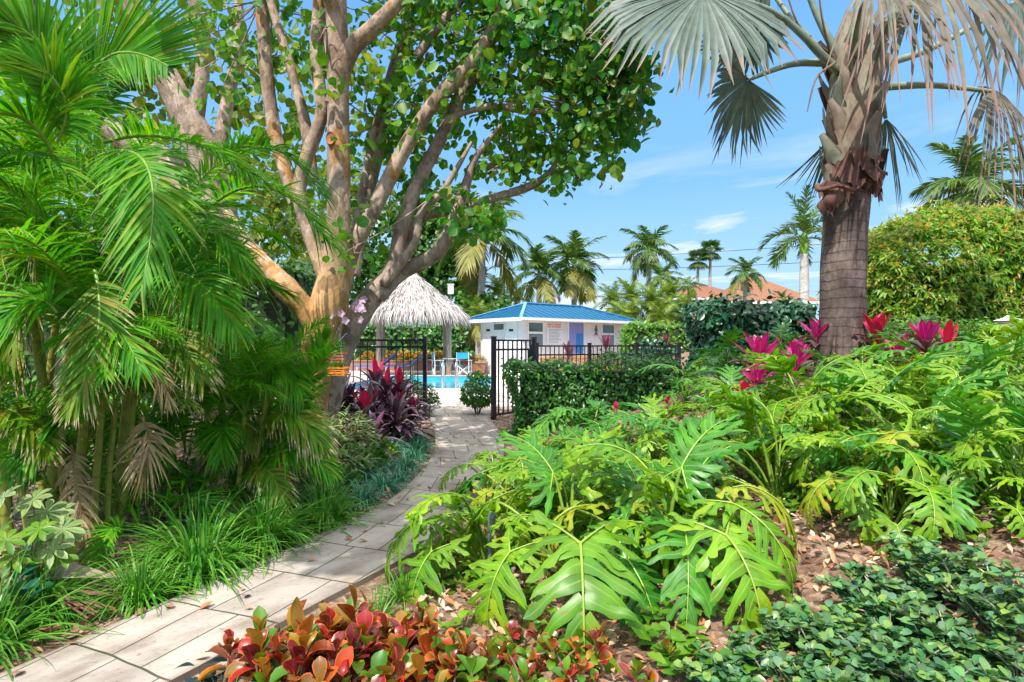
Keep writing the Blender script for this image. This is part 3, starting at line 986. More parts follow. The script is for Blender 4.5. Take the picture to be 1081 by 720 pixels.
for (par, fa_, fb_, fc_, LL_, mt_) in (
        
        (A1, (110, 440, 3.7), (60, 400, 3.6), (20, 500, 3.4), .32, GREENS), 
        (A2, (260, 470, 4.6), (300, 400, 4.5), (340, 470, 4.35), .32, OLDG), 
        (A2, (270, 430, 4.7), (290, 350, 4.65), (320, 420, 4.5), .34, GREENS), (A1, (160, 300, 3.9), (200, 260, 3.8), (250, 350, 3.6), .36, GREENS),
        (A1, (60, 330, 3.4), (30, 290, 3.3), (-10, 370, 3.2), .36, GREENS), (A2, (265, 500, 4.5), (310, 450, 4.4), (350, 500, 4.35), .24, GREENS),
        (A2, (255, 505, 4.5), (290, 470, 4.3), (300, 545, 4.2), .22, OLDG), (A1, (140, 350, 3.9), (180, 320, 3.8), (215, 400, 3.7), .3, OLDG)):
    hand_frond(par, fa_, fb_, fc_, LL_, mt_, nl=40, g=.4, rr=.009, rag=.12, up=(0, -.6, .8), lw=.012)

def px_canes(parent, rows):
    """single ringed canes standing at the front of a clump"""
    for (x0, y0, x1, y1, Y, r_) in rows:
        a_, b_ = P(x0, y0, Y), P(x1, y1, Y + .08)
        a_[2] = gz(a_[0], Y) - .08
        mb = MB()
        tube(mb, spl([a_, (a_ + b_) / 2 + (rng.normal(0, .015), 0, 0), b_], 9), np.linspace(r_, r_ * .85, 9), 9, 0)
        mb.build("cane", M["cane"], parent)
        for kk in range(3):
            put(random.choice(ARECA[:3]), parent, b_ - base_of(parent), kk * 2.4 + x0, random.uniform(.5, .72), random.uniform(-.1, .1), roll=random.uniform(-.3, .3))


px_canes(A1, [(78, 600, 62, 470, 3.55, .022), (96, 545, 110, 395, 3.8, .025), (112, 545, 122, 430, 3.85, .02), (124, 550, 142, 400, 3.95, .024), (40, 610, 20, 500, 3.4, .02)])
px_canes(A2, [(245, 560, 258, 440, 4.45, .022), (262, 555, 282, 420, 4.5, .024), (232, 565, 214, 450, 4.4, .02), (278, 550, 300, 470, 4.6, .018)])
for q_ in range(16):
    bx0 = 60 + 17 * q_ + rng.uniform(-8, 8)
    yq = rng.uniform(4.2, 5.0)
    by0 = rng.uniform(470, 520)
    dx_ = rng.uniform(-60, 60)
    hand_frond(A1 if bx0 < 190 else A2, (bx0, by0, yq), (bx0 + dx_ * .6, by0 - rng.uniform(50, 95), yq - .1), (bx0 + dx_ * 1.3, by0 - rng.uniform(0, 30), yq - .3), rng.uniform(.2, .3),
               OLDG if q_ % 3 == 0 else GREENS, nl=34, g=.35, rr=.008, rag=.12, up=(0, -.7, .7), lw=.01)
hand_frond(A1, (130, 560, 3.6), (110, 545, 3.5), (97, 618, 3.3), .15, nl=34, g=.2, rr=.006, lw=.008, up=(0, -.8, .5))
hand_frond(A1, (175, 545, 3.9), (205, 500, 3.85), (245, 560, 3.8), .22, [M["areca_dark"], M["rachis"]], nl=34, g=.3, rr=.008, lw=.01)

# ------------------------------------------------------------------ sea grape trees


SLIM = 1.0


def pxl(rows, n=14, dy=0.0):
    """tube points and radii from rows (px, py, Y, radius px)"""
    a = np.array([[*P(r[0], r[1], r[2] + dy), r[3] / F * r[2]] for r in rows])
    s = spl(a, n)
    return s[:, :3], np.maximum(s[:, 3] * SLIM, .004)


SG = thing("sea_grape_tree", "large sea grape tree with forked orange tan trunk and pale limbs over the gate path", "tree", (XY(326, 6.9), 6.9, gz(XY(326, 6.9), 6.9)))
LIMBS = [
    [(318, 500, 6.9, 21), (326, 440, 6.9, 18), (333, 395, 6.9, 17), (339, 358, 6.9, 19), (347, 322, 6.9, 20), (353, 285, 6.9, 15.5), (357, 240, 6.9, 13), (358, 190, 6.9, 12.5), (357, 110, 6.9, 12.5), (355, 20, 6.9, 12.5), (350, -110, 6.9, 9)],
    [(339, 356, 6.9, 14), (323, 328, 6.85, 12.5), (304, 306, 6.75, 12.5), (286, 287, 6.8, 10), (266, 262, 7.0, 7), (240, 225, 7.3, 5)],
    [(348, 300, 6.9, 12), (328, 250, 7.0, 9), (316, 205, 7.0, 9), (324, 165, 7.0, 9), (340, 118, 7.0, 8), (334, 60, 7.1, 8), (340, -40, 7.1, 7)],
    [(330, 190, 7.3, 8), (322, 130, 7.3, 7), (308, 75, 7.3, 6), (288, 10, 7.4, 5), (270, -60, 7.4, 4)],
    [(312, 215, 7.4, 8), (290, 140, 7.5, 8), (281, 70, 7.5, 8.5), (276, 0, 7.5, 8), (272, -80, 7.6, 6)],
    [(352, 320, 7.0, 15), (372, 260, 7.0, 10.5), (391, 228, 7.0, 10), (427, 157, 7.0, 9.5), (457, 110, 7.0, 9.5), (500, 63, 7.0, 9), (522, 25, 7.0, 8), (545, -40, 7.0, 5)],
    [(352, 110, 6.9, 11), (368, 57, 6.8, 11), (395, 28, 6.7, 10), (425, -4, 6.6, 9), (450, -50, 6.6, 7)],
    [(334, 490, 7.3, 22), (343, 430, 7.3, 19), (354, 385, 7.3, 17.5), (371, 345, 7.3, 16), (393, 312, 7.3, 14), (416, 284, 7.3, 11), (424, 240, 7.3, 9), (441, 193, 7.3, 8.5), (467, 143, 7.3, 8), (493, 87, 7.3, 7.5), (512, 50, 7.3, 6), (520, 0, 7.3, 4)],
    [(398, 312, 7.3, 13), (425, 287, 7.3, 9.5), (460, 269, 7.2, 9), (472, 248, 7.2, 8.5), (484, 220, 7.2, 6.5), (492, 195, 7.2, 6), (503, 165, 7.2, 4), (530, 130, 7.2, 2)],
    [(418, 285, 7.5, 8), (442, 233, 7.5, 6), (474, 223, 7.5, 5.5), (528, 207, 7.5, 5.5), (563, 195, 7.5, 5), (584, 178, 7.5, 4), (592, 158, 7.5, 3), (615, 128, 7.5, 2)],
    [(500, 178, 7.6, 4), (530, 174, 7.6, 4.5), (567, 171, 7.6, 4), (588, 150, 7.6, 3.5), (606, 128, 7.6, 2)],
    [(482, 92, 7.4, 4), (510, 82, 7.4, 4), (560, 84, 7.4, 3.5), (613, 80, 7.5, 2.5), (650, 70, 7.5, 1.5)],
    [(470, 125, 7.3, 3), (520, 112, 7.2, 4), (560, 118, 7.2, 3.5), (600, 112, 7.2, 2.5), (625, 95, 7.2, 1.5)],
    [(372, 290, 7.6, 10), (385, 220, 7.7, 7), (402, 150, 7.8, 7), (415, 85, 7.9, 6), (430, 20, 8.0, 5), (440, -40, 8, 4)],
    [(362, 310, 7.5, 9), (376, 240, 7.6, 6), (386, 185, 7.7, 5), (398, 130, 7.8, 5), (420, 50, 7.9, 4)],
    [(405, 300, 7.2, 7), (437, 258, 7.1, 5), (444, 226, 7.1, 5), (470, 198, 7.1, 4), (498, 150, 7.1, 2)],
    [(440, 60, 7.2, 6), (470, 20, 7.2, 6), (495, -10, 7.2, 5)],
    [(355, 20, 6.9, 9), (320, -90, 6.0, 9), (255, -190, 4.8, 9), (130, -420, 3.4, 8), (0, -800, 2.2, 6)],
    [(290, -140, 5.4, 7), (180, -200, 5.0, 7), (90, -260, 4.8, 5)],
]
mb = MB()
for q_, L in enumerate(LIMBS[:7]):
    SLIM = .96 if q_ < 2 else .84
    p, r = pxl(L, 26)
    tube(mb, p, r, 12, 0, lump=.06)
SLIM = .86
for L in LIMBS[7:]:
    p, r = pxl(L, 22)
    tube(mb, p, r, 9, 1, lump=.05)
# twigs from limb ends into the crown
ends = [np.array(P(*L[-2][:3])) for L in LIMBS] + [np.array(P(*L[-1][:3])) for L in LIMBS[5:]]
CL = [  # crown clumps: px, py, Y, rx, ry, leaves
    (600, 38, 7.2, 70, 46, 200), (635, 85, 7.3, 52, 40, 160), (655, 60, 7.3, 40, 45, 110), (560, 95, 7.4, 65, 45, 170), (505, 55, 7.5, 55, 45, 130),
    (430, 30, 7.6, 55, 40, 110), (455, 140, 7.8, 45, 40, 80), (535, 170, 7.6, 40, 26, 90), (602, 158, 7.4, 24, 32, 70), (640, 150, 7.3, 22, 42, 70),
    (640, 130, 7.4, 45, 20, 60), (512, 232, 7.0, 26, 17, 50), (490, 243, 7.0, 14, 12, 20), (475, 215, 7.3, 26, 18, 36), (585, 197, 7.4, 14, 8, 14), (606, 188, 7.3, 8, 6, 6), (430, 205, 7.9, 30, 40, 60),
    (300, 60, 7.9, 70, 60, 70), (240, 60, 8.0, 60, 60, 70), (200, 20, 8.0, 60, 40, 60), (385, 110, 7.9, 40, 60, 60), (330, 30, 7.7, 40, 40, 40),
    (380, 255, 6.8, 26, 40, 14), (345, 60, 6.7, 12, 60, 14), (480, 15, 7.2, 60, 30, 90), (560, 20, 7.2, 60, 30, 120), (440, 95, 7.5, 45, 35, 60),
    (520, -40, 7.2, 150, 45, 330), (380, -50, 7.2, 120, 45, 200), (640, -20, 7.3, 50, 50, 120), (250, -50, 7.6, 110, 45, 150),
    (470, 95, 7.5, 60, 50, 70), (410, 150, 7.9, 50, 70, 60), (340, 110, 7.8, 60, 60, 50), (620, 60, 7.3, 60, 50, 130), (580, 140, 7.5, 50, 24, 60), (655, 105, 7.2, 26, 36, 60)]
# boughs reaching out over the path, above the picture
OVER = [(-2.3, .85, 4.7, .6, .45, 200), (-2.2, 1.5, 4.7, .6, .45, 200), (-2.15, 2.3, 4.6, .6, .45, 220), (-2.1, 3.1, 4.7, .6, .45, 220), (-2.1, 4.0, 4.9, .65, .45, 240), (-1.9, 4.9, 5.2, .7, .45, 240)]
for cx, cy, Y, rx, ry, k in CL:
    c = P(cx, cy, Y)
    e = min(ends, key=lambda q: np.linalg.norm(q - c))
    for i in range(max(3, k // 9)):
        a = rng.uniform(0, 6.28)
        tgt = P(cx + rx * .7 * math.cos(a), cy + ry * .7 * math.sin(a), Y + rng.uniform(-.5, .5))
        src = e if rng.random() < .5 else c
        mdl = (src + tgt) / 2 + rng.normal(0, .08, 3)
        tube(mb, spl([src, mdl, tgt], 7), np.linspace(.012, .004, 7), 5, 1, cap=False)
mb.build("trunk", [M["seagrape_bark"], M["grey_bark"]], SG)
# pruning scar on the upright stem
mb = MB()
c = P(349, 146, 6.9 - .14)
a = np.linspace(0, 2 * PI, 15)[:-1]
ring = lambda r, y: np.stack([c[0] + .05 * r * np.cos(a), np.full(14, c[1] + y), c[2] + .068 * r * np.sin(a)], -1)
v = np.concatenate([ring(1.25, .05), ring(1.05, -.015), ring(.8, -.004), ring(.1, 0)])
for i in range(3):
    b = i * 14 + np.arange(14)
    b2 = i * 14 + (np.arange(14) + 1) % 14
    mb.add(v, np.stack([b, b2, b2 + 14, b + 14], -1))
mb.build("pruning_scar", plain("cut_wood", (.42, .14, .05), .8, noise=.3, scale=20), SG)
mb0 = mb = MB()
for cx, cy, Y, rx, ry, k in CL:
    k = int(k * 2.35)
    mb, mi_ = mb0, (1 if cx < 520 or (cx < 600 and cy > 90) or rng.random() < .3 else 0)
    a = rng.uniform(0, 6.28, k)
    rad = rng.uniform(0, 1, k) ** .55
    pts = np.stack([P(cx + rx * rad[i] * math.cos(a[i]), cy + ry * rad[i] * math.sin(a[i]), Y + rng.normal(0, .38)) for i in range(k)])
    # leaves sit in little groups along the twigs
    grp = pts[rng.integers(0, max(1, k // 4), k)]
    pts = np.where(rng.random((k, 1)) < .7, grp + rng.normal(0, .085, (k, 3)), pts)
    nr_ = rng.normal(0, 1, (k, 3)) * .7 + np.array([-.3, -.45, .55])
    half = rng.random(len(pts)) < .45
    cloud(mb, pts[half], nr_[half], .085, .042, 6, obov(6) * .6 + roundp(6) * .4, .4, mi_, .3)
    cloud(mb, pts[~half], nr_[~half], .118, .06, 6, roundp(6), .28, mi_, .22)
for ox, oy, oz, rh, rv, k in OVER:
    v = nrm(rng.normal(0, 1, (k, 3))) * rng.uniform(.2, 1, (k, 1)) ** .5
    cloud(mb, np.array([ox, oy, oz]) + v * (rh, rh * .8, rv), rng.normal(0, 1, (k, 3)) * .6 + (-.2, -.3, .7), .16, .08, 5, roundp(5), .18, 0, .12)
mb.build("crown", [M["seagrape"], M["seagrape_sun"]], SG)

SG2 = thing("sea_grape_tree", "second sea grape tree with thick grey leaning trunk behind the areca fronds", "tree", (XY(120, 9.5), 9.5, gz(XY(120, 9.5), 9.5)))
mb = MB()
for L in ([(215, 440, 9.5, 24), (222, 330, 9.5, 22), (232, 240, 9.5, 20), (218, 165, 9.5, 20), (188, 105, 9.5, 16), (150, 30, 9.5, 13), (120, -60, 9.5, 10)],
          [(232, 255, 9.6, 16), (195, 190, 9.7, 18), (140, 150, 9.8, 15), (60, 110, 9.9, 13), (-40, 60, 10, 9)],
          [(205, 135, 9.5, 10), (214, 70, 9.5, 8), (205, 0, 9.5, 7), (180, -60, 9.5, 5)],
          [(228, 200, 9.6, 9), (238, 120, 9.6, 8), (252, 40, 9.6, 6), (250, -40, 9.6, 5)],
          [(60, 110, 9.9, 7), (40, 60, 9.9, 6), (30, -20, 9.9, 4)]):
    p, r = pxl(L, 22)
    tube(mb, p, r, 10, 0, lump=.05)
mb.build("trunk", M["grey_bark"], SG2)
mb = MB()
for cx, cy, Y, rx, ry, k in ((250, 130, 10.4, 90, 80, 240), (340, 240, 10.5, 50, 50, 120), (60, 30, 10, 90, 60, 260), (190, 30, 10.2, 80, 60, 180), (270, 90, 10.5, 60, 60, 110), (20, 90, 10.5, 60, 60, 160), (330, 60, 10.5, 60, 60, 80),
                             (310, 190, 10.6, 50, 60, 130), (150, 90, 10.5, 60, 50, 120), (100, -60, 10, 200, 60, 380), (400, 150, 10.8, 60, 70, 110), (420, 60, 10.8, 60, 50, 70)):
    a = rng.uniform(0, 6.28, k)
    rad = rng.uniform(0, 1, k) ** .55
    pts = np.stack([P(cx + rx * rad[i] * math.cos(a[i]), cy + ry * rad[i] * math.sin(a[i]), Y + rng.normal(0, .6)) for i in range(k)])
    grp = pts[rng.integers(0, max(1, k // 6), k)]
    pts = np.where(rng.random((k, 1)) < .7, grp + rng.normal(0, .13, (k, 3)), pts)
    cloud(mb, pts, rng.normal(0, 1, (k, 3)) * .7 + np.array([-.3, -.4, .6]), .17, .085, 6, roundp(6), .18, 0, .1)
mb.build("crown", M["yellow_tree"], SG2)

# ------------------------------------------------------------------ silver fan palm


def fan(mb, hub, d, n, R, nseg=46, spread=140, g=.25, split=.5, fold=.5, ns=6, rag=.05, m=0, gtip=0.0):
    hub = np.asarray(hub, float)
    d = nrm(d)
    n = np.asarray(n, float)
    n = nrm(n - d * (n @ d))
    s = np.cross(d, n)
    th = np.radians(np.linspace(-spread, spread, nseg)) + rng.normal(0, .01, nseg)
    D = np.cos(th)[:, None] * d + np.sin(th)[:, None] * s
    Rt = R * (.72 + .28 * np.cos(th / 2)) * rng.uniform(.9, 1.06, nseg)
    t = np.linspace(0.02, 1, ns)
    free = np.clip((t - split) / (1 - split), 0, 1)
    C = hub + D[:, None] * (Rt[:, None] * t)[..., None]
    C = C + n * (-.12 * R * (t ** 2))[None, :, None]
    jit = rng.normal(0, rag, (nseg, 3))
    C = C + jit[:, None] * (Rt[:, None] * free ** 1.3)[..., None]
    C[..., 2] -= (g * Rt)[:, None] * t ** 2 + (gtip * Rt * rng.uniform(.4, 1.5, nseg))[:, None] * free ** 2
    # keep the drooping tips the length they have
    dth = np.radians(2 * spread / (nseg - 1))
    W = (Rt[:, None] * t) * dth * .53 * (1 - free ** 1.2) + .002
    T = nrm(np.gradient(C, axis=1))
    S = nrm(np.cross(T, np.broadcast_to(n, T.shape)))
    N = np.cross(S, T)
    strips(mb, C, S, W, N, fold, m)


BY = 7.0
bx = XY(889, BY)
BP = thing("silver_fan_palm", "stout fan palm with grey ringed trunk and silvery drooping fan leaves on the planted mound", "palm", (bx, BY, gz(bx, BY)))
SLIM = 1.0
TR = [(886, 410, BY, 33), (887, 385, BY, 29), (889, 350, BY, 26.5), (890, 300, BY, 26), (892, 240, BY, 26.5), (894, 205, BY, 28), (897, 170, BY, 31), (900, 130, BY, 34), (902, 90, BY, 33), (902, 50, BY, 25), (902, 15, BY, 12)]
p, r = pxl(TR[:6], 30)
r = r * .83
mb = MB()
tube(mb, p, r, 26, 0, lump=.025)
mb.build("trunk", M["palm_bark"], BP)
p, r = pxl(TR[5:], 20)
mb = MB()
tube(mb, p, r * .76, 20, 0, lump=.05)
mb.build("crownshaft", M["boot"], BP)
# root lobes at the foot
mb = MB()
for k, (x0, x1, yt) in enumerate(((871, 858, 350), (879, 873, 335), (889, 889, 345), (898, 902, 340), (905, 914, 350), (884, 880, 360))):
    c0 = P(x0, yt, BY)
    c0[1] -= .2 - abs(x0 - 889) / F * BY * .35
    c1 = P(x1, 396, BY)
    c1[1] -= .32 - abs(x1 - 889) / F * BY * .4
    tube(mb, spl([c0 + (0, .06, .12), c0, c1], 8), np.array([.012, .03, .034, .036, .038, .04, .042, .044]), 7, 0, lump=.1)
mb.build("root", M["palm_bark"], BP)
# crossing leaf bases
mb = MB()
for k in range(36):
    a = k * 2.4 + .3
    u = k / 35
    zc = P(900, 192 - u * 140, BY)
    rad = .3 - .085 * u
    dirv = np.array([math.cos(a), math.sin(a), 0])
    tw = np.array([-math.sin(a), math.cos(a), 0]) * (.16 if k % 2 else -.16)
    base = zc + dirv * (rad * .92)
    tip = zc + dirv * (rad * (1.2 + .3 * u)) + tw + np.array([0, 0, .38])
    C = spl([base - (0, 0, .12), (base + tip) / 2 + dirv * .03, tip], 7)[None]
    T = nrm(np.gradient(C, axis=1))
    S = nrm(np.cross(T, dirv))
    strips(mb, C, S, (np.array([.1, .125, .115, .085, .065, .05, .04]) * rng.uniform(.8, 1.1))[None], np.cross(S, T) * -1, .45)
mb.build("leaf_base", M["leaf_base"], BP)
# torn brown sheath wrapping the top of the trunk, one flap hanging to the left
mb = MB()
a = np.linspace(-2.9, .35, 26)
zt = P(0, 0, BY)
nzr = np.random.default_rng(77)
for (pa, pb, a0, a1, off) in ((198, 216, -2.9, -1.5, .05), (176, 203, -2.7, -.4, .035), (164, 186, -2.0, .0, .025), (186, 208, -1.7, .3, .045)):
    aa = np.linspace(a0, a1, 46)
    jag = np.convolve(nzr.normal(0, 1, 52), np.ones(3) / 3, "valid")[:46] * 9 + 7 * np.sin(aa * 2.7 + pa)
    jt = np.convolve(nzr.normal(0, 1, 52), np.ones(4) / 4, "valid")[:46] * 5
    en = np.sin(np.linspace(0, PI, 46)) ** .35
    rows = []
    for s in np.linspace(0, 1, 9):
        py = (pa + jt) + ((pb - pa) + jag) * s * en
        rr = (23.6 / F * BY) + off + .03 * s * np.sin(aa * 5.3 + pa) + .035 * s * np.sin(aa * 11 + pa * 2 + s * 3) + .07 * s ** 2 * np.abs(np.sin(aa * 1.7 + pa))
        rows.append(np.stack([XY(894, BY) + rr * np.cos(aa), BY + rr * np.sin(aa), H - (py - HY) / F * BY], -1))
    V = np.stack(rows, 0)
    i = np.arange(8)[:, None] * 46 + np.arange(45)[None]
    mb.add(V.reshape(-1, 3), np.stack([i, i + 1, i + 47, i + 46], -1).reshape(-1, 4))
V = []
for s in np.linspace(0, 1, 12):
    for w in np.linspace(-1, 1, 7):
        V.append(P(882 - 10 * s + w * (13 - 6 * s) + 3 * math.sin(9 * s + 4 * w), 192 + 32 * s + 3 * w + 5 * s * math.sin(7 * w), BY - .34 - .03 * math.sin(3 * s) + .04 * w * w + .02 * math.sin(8 * s + 3 * w)))
i = np.arange(11)[:, None] * 7 + np.arange(6)[None]
mb.add(V, np.stack([i, i + 1, i + 8, i + 7], -1).reshape(-1, 4))
tube(mb, spl([P(862, 196, BY - .3), P(866, 200, BY - .36), P(885, 196, BY - .4), P(905, 200, BY - .36), P(922, 176, BY - .25)], 14), np.linspace(.03, .018, 14), 8, 0, lump=.3)
mb.build("torn_sheath", M["sheath"], BP)


def fan_leaf(start, midp, hub, d, n, R, dry=False, prad=.04, **kw):
    """petiole from start through midp to hub (pixel, pixel, metres), blade facing n"""
    s, m_, h = P(*start), P(*midp), P(*hub)
    mb = MB()
    tube(mb, spl([s, m_, h], 12), np.linspace(prad * 1.3, prad * .6, 12), 8, 1)
    fan(mb, h, np.asarray(d, float), np.asarray(n, float), R, **kw)
    return mb.build("fan_leaf", [M["bismarck_dry"] if dry else M["bismarck"], M["petiole"]], BP)


fan_leaf((885, 75, 6.9), (820, 15, 6.7), (742, -8, 6.2), (-.75, -.35, -.45), (-.2, -.85, .45), 1.22, nseg=56, spread=130, g=.12, gtip=.1, split=.74)
fan_leaf((872, 66, 7.0), (835, 68, 7.0), (790, 84, 7.0), (-.45, .1, -.9), (-.6, .75, .25), .9, nseg=44, spread=100, g=.05, gtip=.05, split=.6)
fan_leaf((880, 70, 7.2), (830, 20, 7.5), (792, 22, 7.8), (-.5, .3, -.7), (.2, -.9, -.2), .72, nseg=36, spread=110, g=.1, split=.6)
fan_leaf((915, 70, 6.9), (945, 25, 6.5), (975, -18, 6.2), (.35, -.35, -.2), (-.1, -.8, .6), 1.1, True, nseg=46, spread=125, g=.35, gtip=.5, split=.35, rag=.1)
fan_leaf((900, 60, 6.8), (905, 20, 6.4), (925, -15, 6.0), (.1, -.5, -.4), (0, -.85, .55), .72, True, nseg=26, spread=70, g=.3, gtip=.6, split=.3, rag=.12)
fan_leaf((925, 92, 7.0), (985, 90, 6.9), (1050, 97, 6.8), (.8, -.1, -.5), (-.2, -.6, .75), .85, True, nseg=40, spread=125, g=.75, gtip=.45, split=.3, rag=.07)
fan_leaf((918, 105, 7.2), (930, 105, 7.4), (935, 125, 7.5), (.25, .2, -.95), (.1, -.9, .2), .95, nseg=30, spread=42, g=.05, gtip=.05, split=.15, rag=.08)
fan_leaf((885, 130, 7.2), (880, 130, 7.4), (878, 145, 7.5), (-.2, .2, -.9), (-.1, -.9, .2), .72, nseg=18, spread=30, g=.05, split=.15, rag=.08)
fan_leaf((925, 70, 7.0), (985, 50, 7.3), (1075, 0, 7.6), (.9, .1, -.4), (0, -.9, .4), 1.1, nseg=46, spread=130, g=.3, gtip=.3, split=.45)
fan_leaf((885, 60, 7.0), (860, 10, 7.0), (835, -60, 7.0), (-.4, -.1, .8), (-.5, -.7, .3), 1.1, nseg=40, spread=130, g=.2, gtip=.2, split=.5)
fan_leaf((900, 50, 7.0), (905, 0, 7.0), (905, -80, 7.0), (.1, .2, .9), (0, -1, .2), 1.1, nseg=40, spread=130, g=.2, gtip=.2, split=.5)
fan_leaf((905, 55, 7.2), (935, 0, 7.6), (960, -60, 8.2), (.4, .6, .6), (0, -.7, .6), 1.1, nseg=40, spread=130, g=.25, gtip=.2, split=.5)
fan_leaf((880, 70, 7.1), (850, 40, 7.4), (800, -30, 8.0), (-.6, .5, .3), (.2, -.8, .5), 1.1, nseg=40, spread=130, g=.3, gtip=.2, split=.5)
# flower stalk: dark thin strands hanging at the upper left
mb = MB()
for (a, b, c) in (((880, 60, 6.9), (845, 30, 6.8), (825, -25, 6.7)), ((878, 62, 6.9), (868, 20, 6.7), (862, -30, 6.6)), ((882, 66, 6.8), (862, 82, 6.7), (852, 118, 6.7))):
    tube(mb, spl([P(*a), P(*b), P(*c)], 10), np.linspace(.018, .006, 10), 6)
mb.build("flower_stalk", M["brown_twig"], BP)

# ------------------------------------------------------------------ philodendrons


def philo_leaf(name, r_, h_, pitch, L, mats, curl=70, seed=0, wav=1.0):
    """one split leaf on its stalk, growing from the origin towards +Y; pitch is where the blade heads"""
    g = np.random.default_rng(seed)
    mb = MB()
    hub = np.array([0, r_, h_])
    pet = spl([(0, 0, 0), (0, r_ * .35 + .0, h_ * .55), (0, r_ * .75, h_ * .9), hub], 10)
    tube(mb, pet, np.linspace(.013, .0075, 10), 6, 2, cap=False)
    # midrib
    n = 24
    s = np.linspace(0, 1, n)
    ang = np.radians(pitch - curl * s)
    dy, dz = np.cos(ang), np.sin(ang)
    yz = np.stack([np.concatenate([[0], np.cumsum((dy[1:] + dy[:-1]) / 2)]), np.concatenate([[0], np.cumsum((dz[1:] + dz[:-1]) / 2)])], -1) * L / (n - 1)
    mid = np.stack([np.zeros(n), hub[1] + yz[:, 0], hub[2] + yz[:, 1]], -1)
    tan = np.stack([np.zeros(n), dy, dz], -1)
    nor = np.stack([np.zeros(n), -dz, dy], -1)

    def at(v):  # point, tangent, normal at midrib length v (negative goes straight back)
        vc = np.clip(v, 0, 1)
        p = np.stack([np.interp(vc, s, mid[:, k]) for k in range(3)], -1)
        t = nrm(np.stack([np.interp(vc, s, tan[:, k]) for k in range(3)], -1))
        m = nrm(np.stack([np.interp(vc, s, nor[:, k]) for k in range(3)], -1))
        return p + t * np.minimum(v, 0)[..., None] * L, t, m

    tube(mb, mid + nor * .004, np.linspace(.0058, .0016, n), 5, 1, cap=False)
    X = np.array([1.0, 0, 0])
    roots, angs, lens, wid = [], [], [], []
    nlb = 9
    for sg in (-1, 1):
        # basal ribs run back either side of the stalk
        bd = np.radians(138)
        for k in range(4):
            q = .04 + .075 * k
            roots.append((sg * math.sin(bd) * q, math.cos(bd) * q))
            angs.append(sg * np.radians((62, 88, 116, 142)[k] + g.normal(0, 5)))
            lens.append((.34, .36, .36, .26)[k] * g.uniform(.88, 1.1))
            wid.append(.052)
        for k in range(nlb):
            v = .03 + .93 * (k / (nlb - 1)) ** .95
            roots.append((0, v))
            angs.append(sg * np.radians(74 - 54 * (k / (nlb - 1)) ** 1.2 + g.normal(0, 6)))
            lens.append(np.interp(k / (nlb - 1), [0, .3, .7, 1], [.44, .5, .36, .2]) * g.uniform(.88, 1.1))
            wid.append(np.interp(k / (nlb - 1), [0, .6, 1], [.062, .056, .035]))
    roots.append((0, .97))
    angs.append(0.0)
    lens.append(.2)
    wid.append(.035)
    roots, angs, lens, wid = map(np.array, (roots, angs, lens, wid))
    k = len(roots)
    ns = 9
    t = np.linspace(0, 1, ns)
    bend = -.35 * np.sign(angs)      # lobes sweep towards the tip
    aa = angs[:, None] + bend[:, None] * t[None]
    step = lens[:, None] / (ns - 1)
    U = roots[:, :1] + np.concatenate([np.zeros((k, 1)), np.cumsum(np.sin(aa[:, 1:]) * step, 1)], 1)
    Vv = roots[:, 1:] + np.concatenate([np.zeros((k, 1)), np.cumsum(np.cos(aa[:, 1:]) * step, 1)], 1)
    ph = g.uniform(0, 6.28, (k, 1))
    prof = np.interp(t, [0, .16, .42, .72, .9, 1], [1.05, .92, .6, .68, .46, .03])[None]
    prof = prof * (1 + .3 * wav * np.sin(t[None] * 11 + ph) * np.minimum(1, t * 2)[None])
    Wd = wid[:, None] * prof

    def surf(u, v):
        p, tt, m = at(v)
        drop = -.55 * np.abs(u) ** 1.6 - .0
        lift = .16 * np.abs(u)
        return p + X * u[..., None] * L + m * ((drop + lift) * L)[..., None]

    C = surf(U, Vv)
    lobe = np.array([0, 0, 1.0]) * ((.012 * np.sin(t[None] * 8 + ph) * t[None]) + g.normal(0, .035, (k, 1)) * t[None] ** 1.5)[..., None]
    C = C + lobe
    dirU, dirV = np.sin(aa + PI / 2), np.cos(aa + PI / 2)
    A = surf(U + dirU * Wd, Vv + dirV * Wd) + lobe
    B = surf(U - dirU * Wd, Vv - dirV * Wd) + lobe
    N = nrm(np.cross(np.gradient(C, axis=1), A - B))
    N = N * np.sign(N[..., 2:3] + 1e-6)
    f = -.22 * Wd * L * (1 + .8 * np.sin(t[None] * 9 + ph * 2))
    A = A + N * f[..., None]
    B = B + N * (f * g.uniform(.5, 1.3, (k, 1)))[..., None]
    V = np.stack([A, C, B], 2)
    c = 3
    uv = np.stack(np.broadcast_arrays(t[None, :, None], np.linspace(0, 1, 3)[None, None]), -1)
    uv = np.broadcast_to(uv, (k, ns, 3, 2))
    i = np.arange(k)[:, None, None] * (ns * c) + np.arange(ns - 1)[None, :, None] * c + np.arange(c - 1)[None, None]
    mb.add(V.reshape(-1, 3), np.stack([i, i + 1, i + c + 1, i + c], -1).reshape(-1, 4), uv.reshape(-1, 2), 0)
    # light basal ribs
    for sg in (-1, 1):
        q = np.linspace(0, .28, 6)
        p = surf(sg * math.sin(bd) * q, math.cos(bd) * q) + np.array([0, 0, .004])
        tube(mb, p, np.linspace(.006, .003, 6), 4, 1, cap=False)
    return mb.mesh(name, mats)


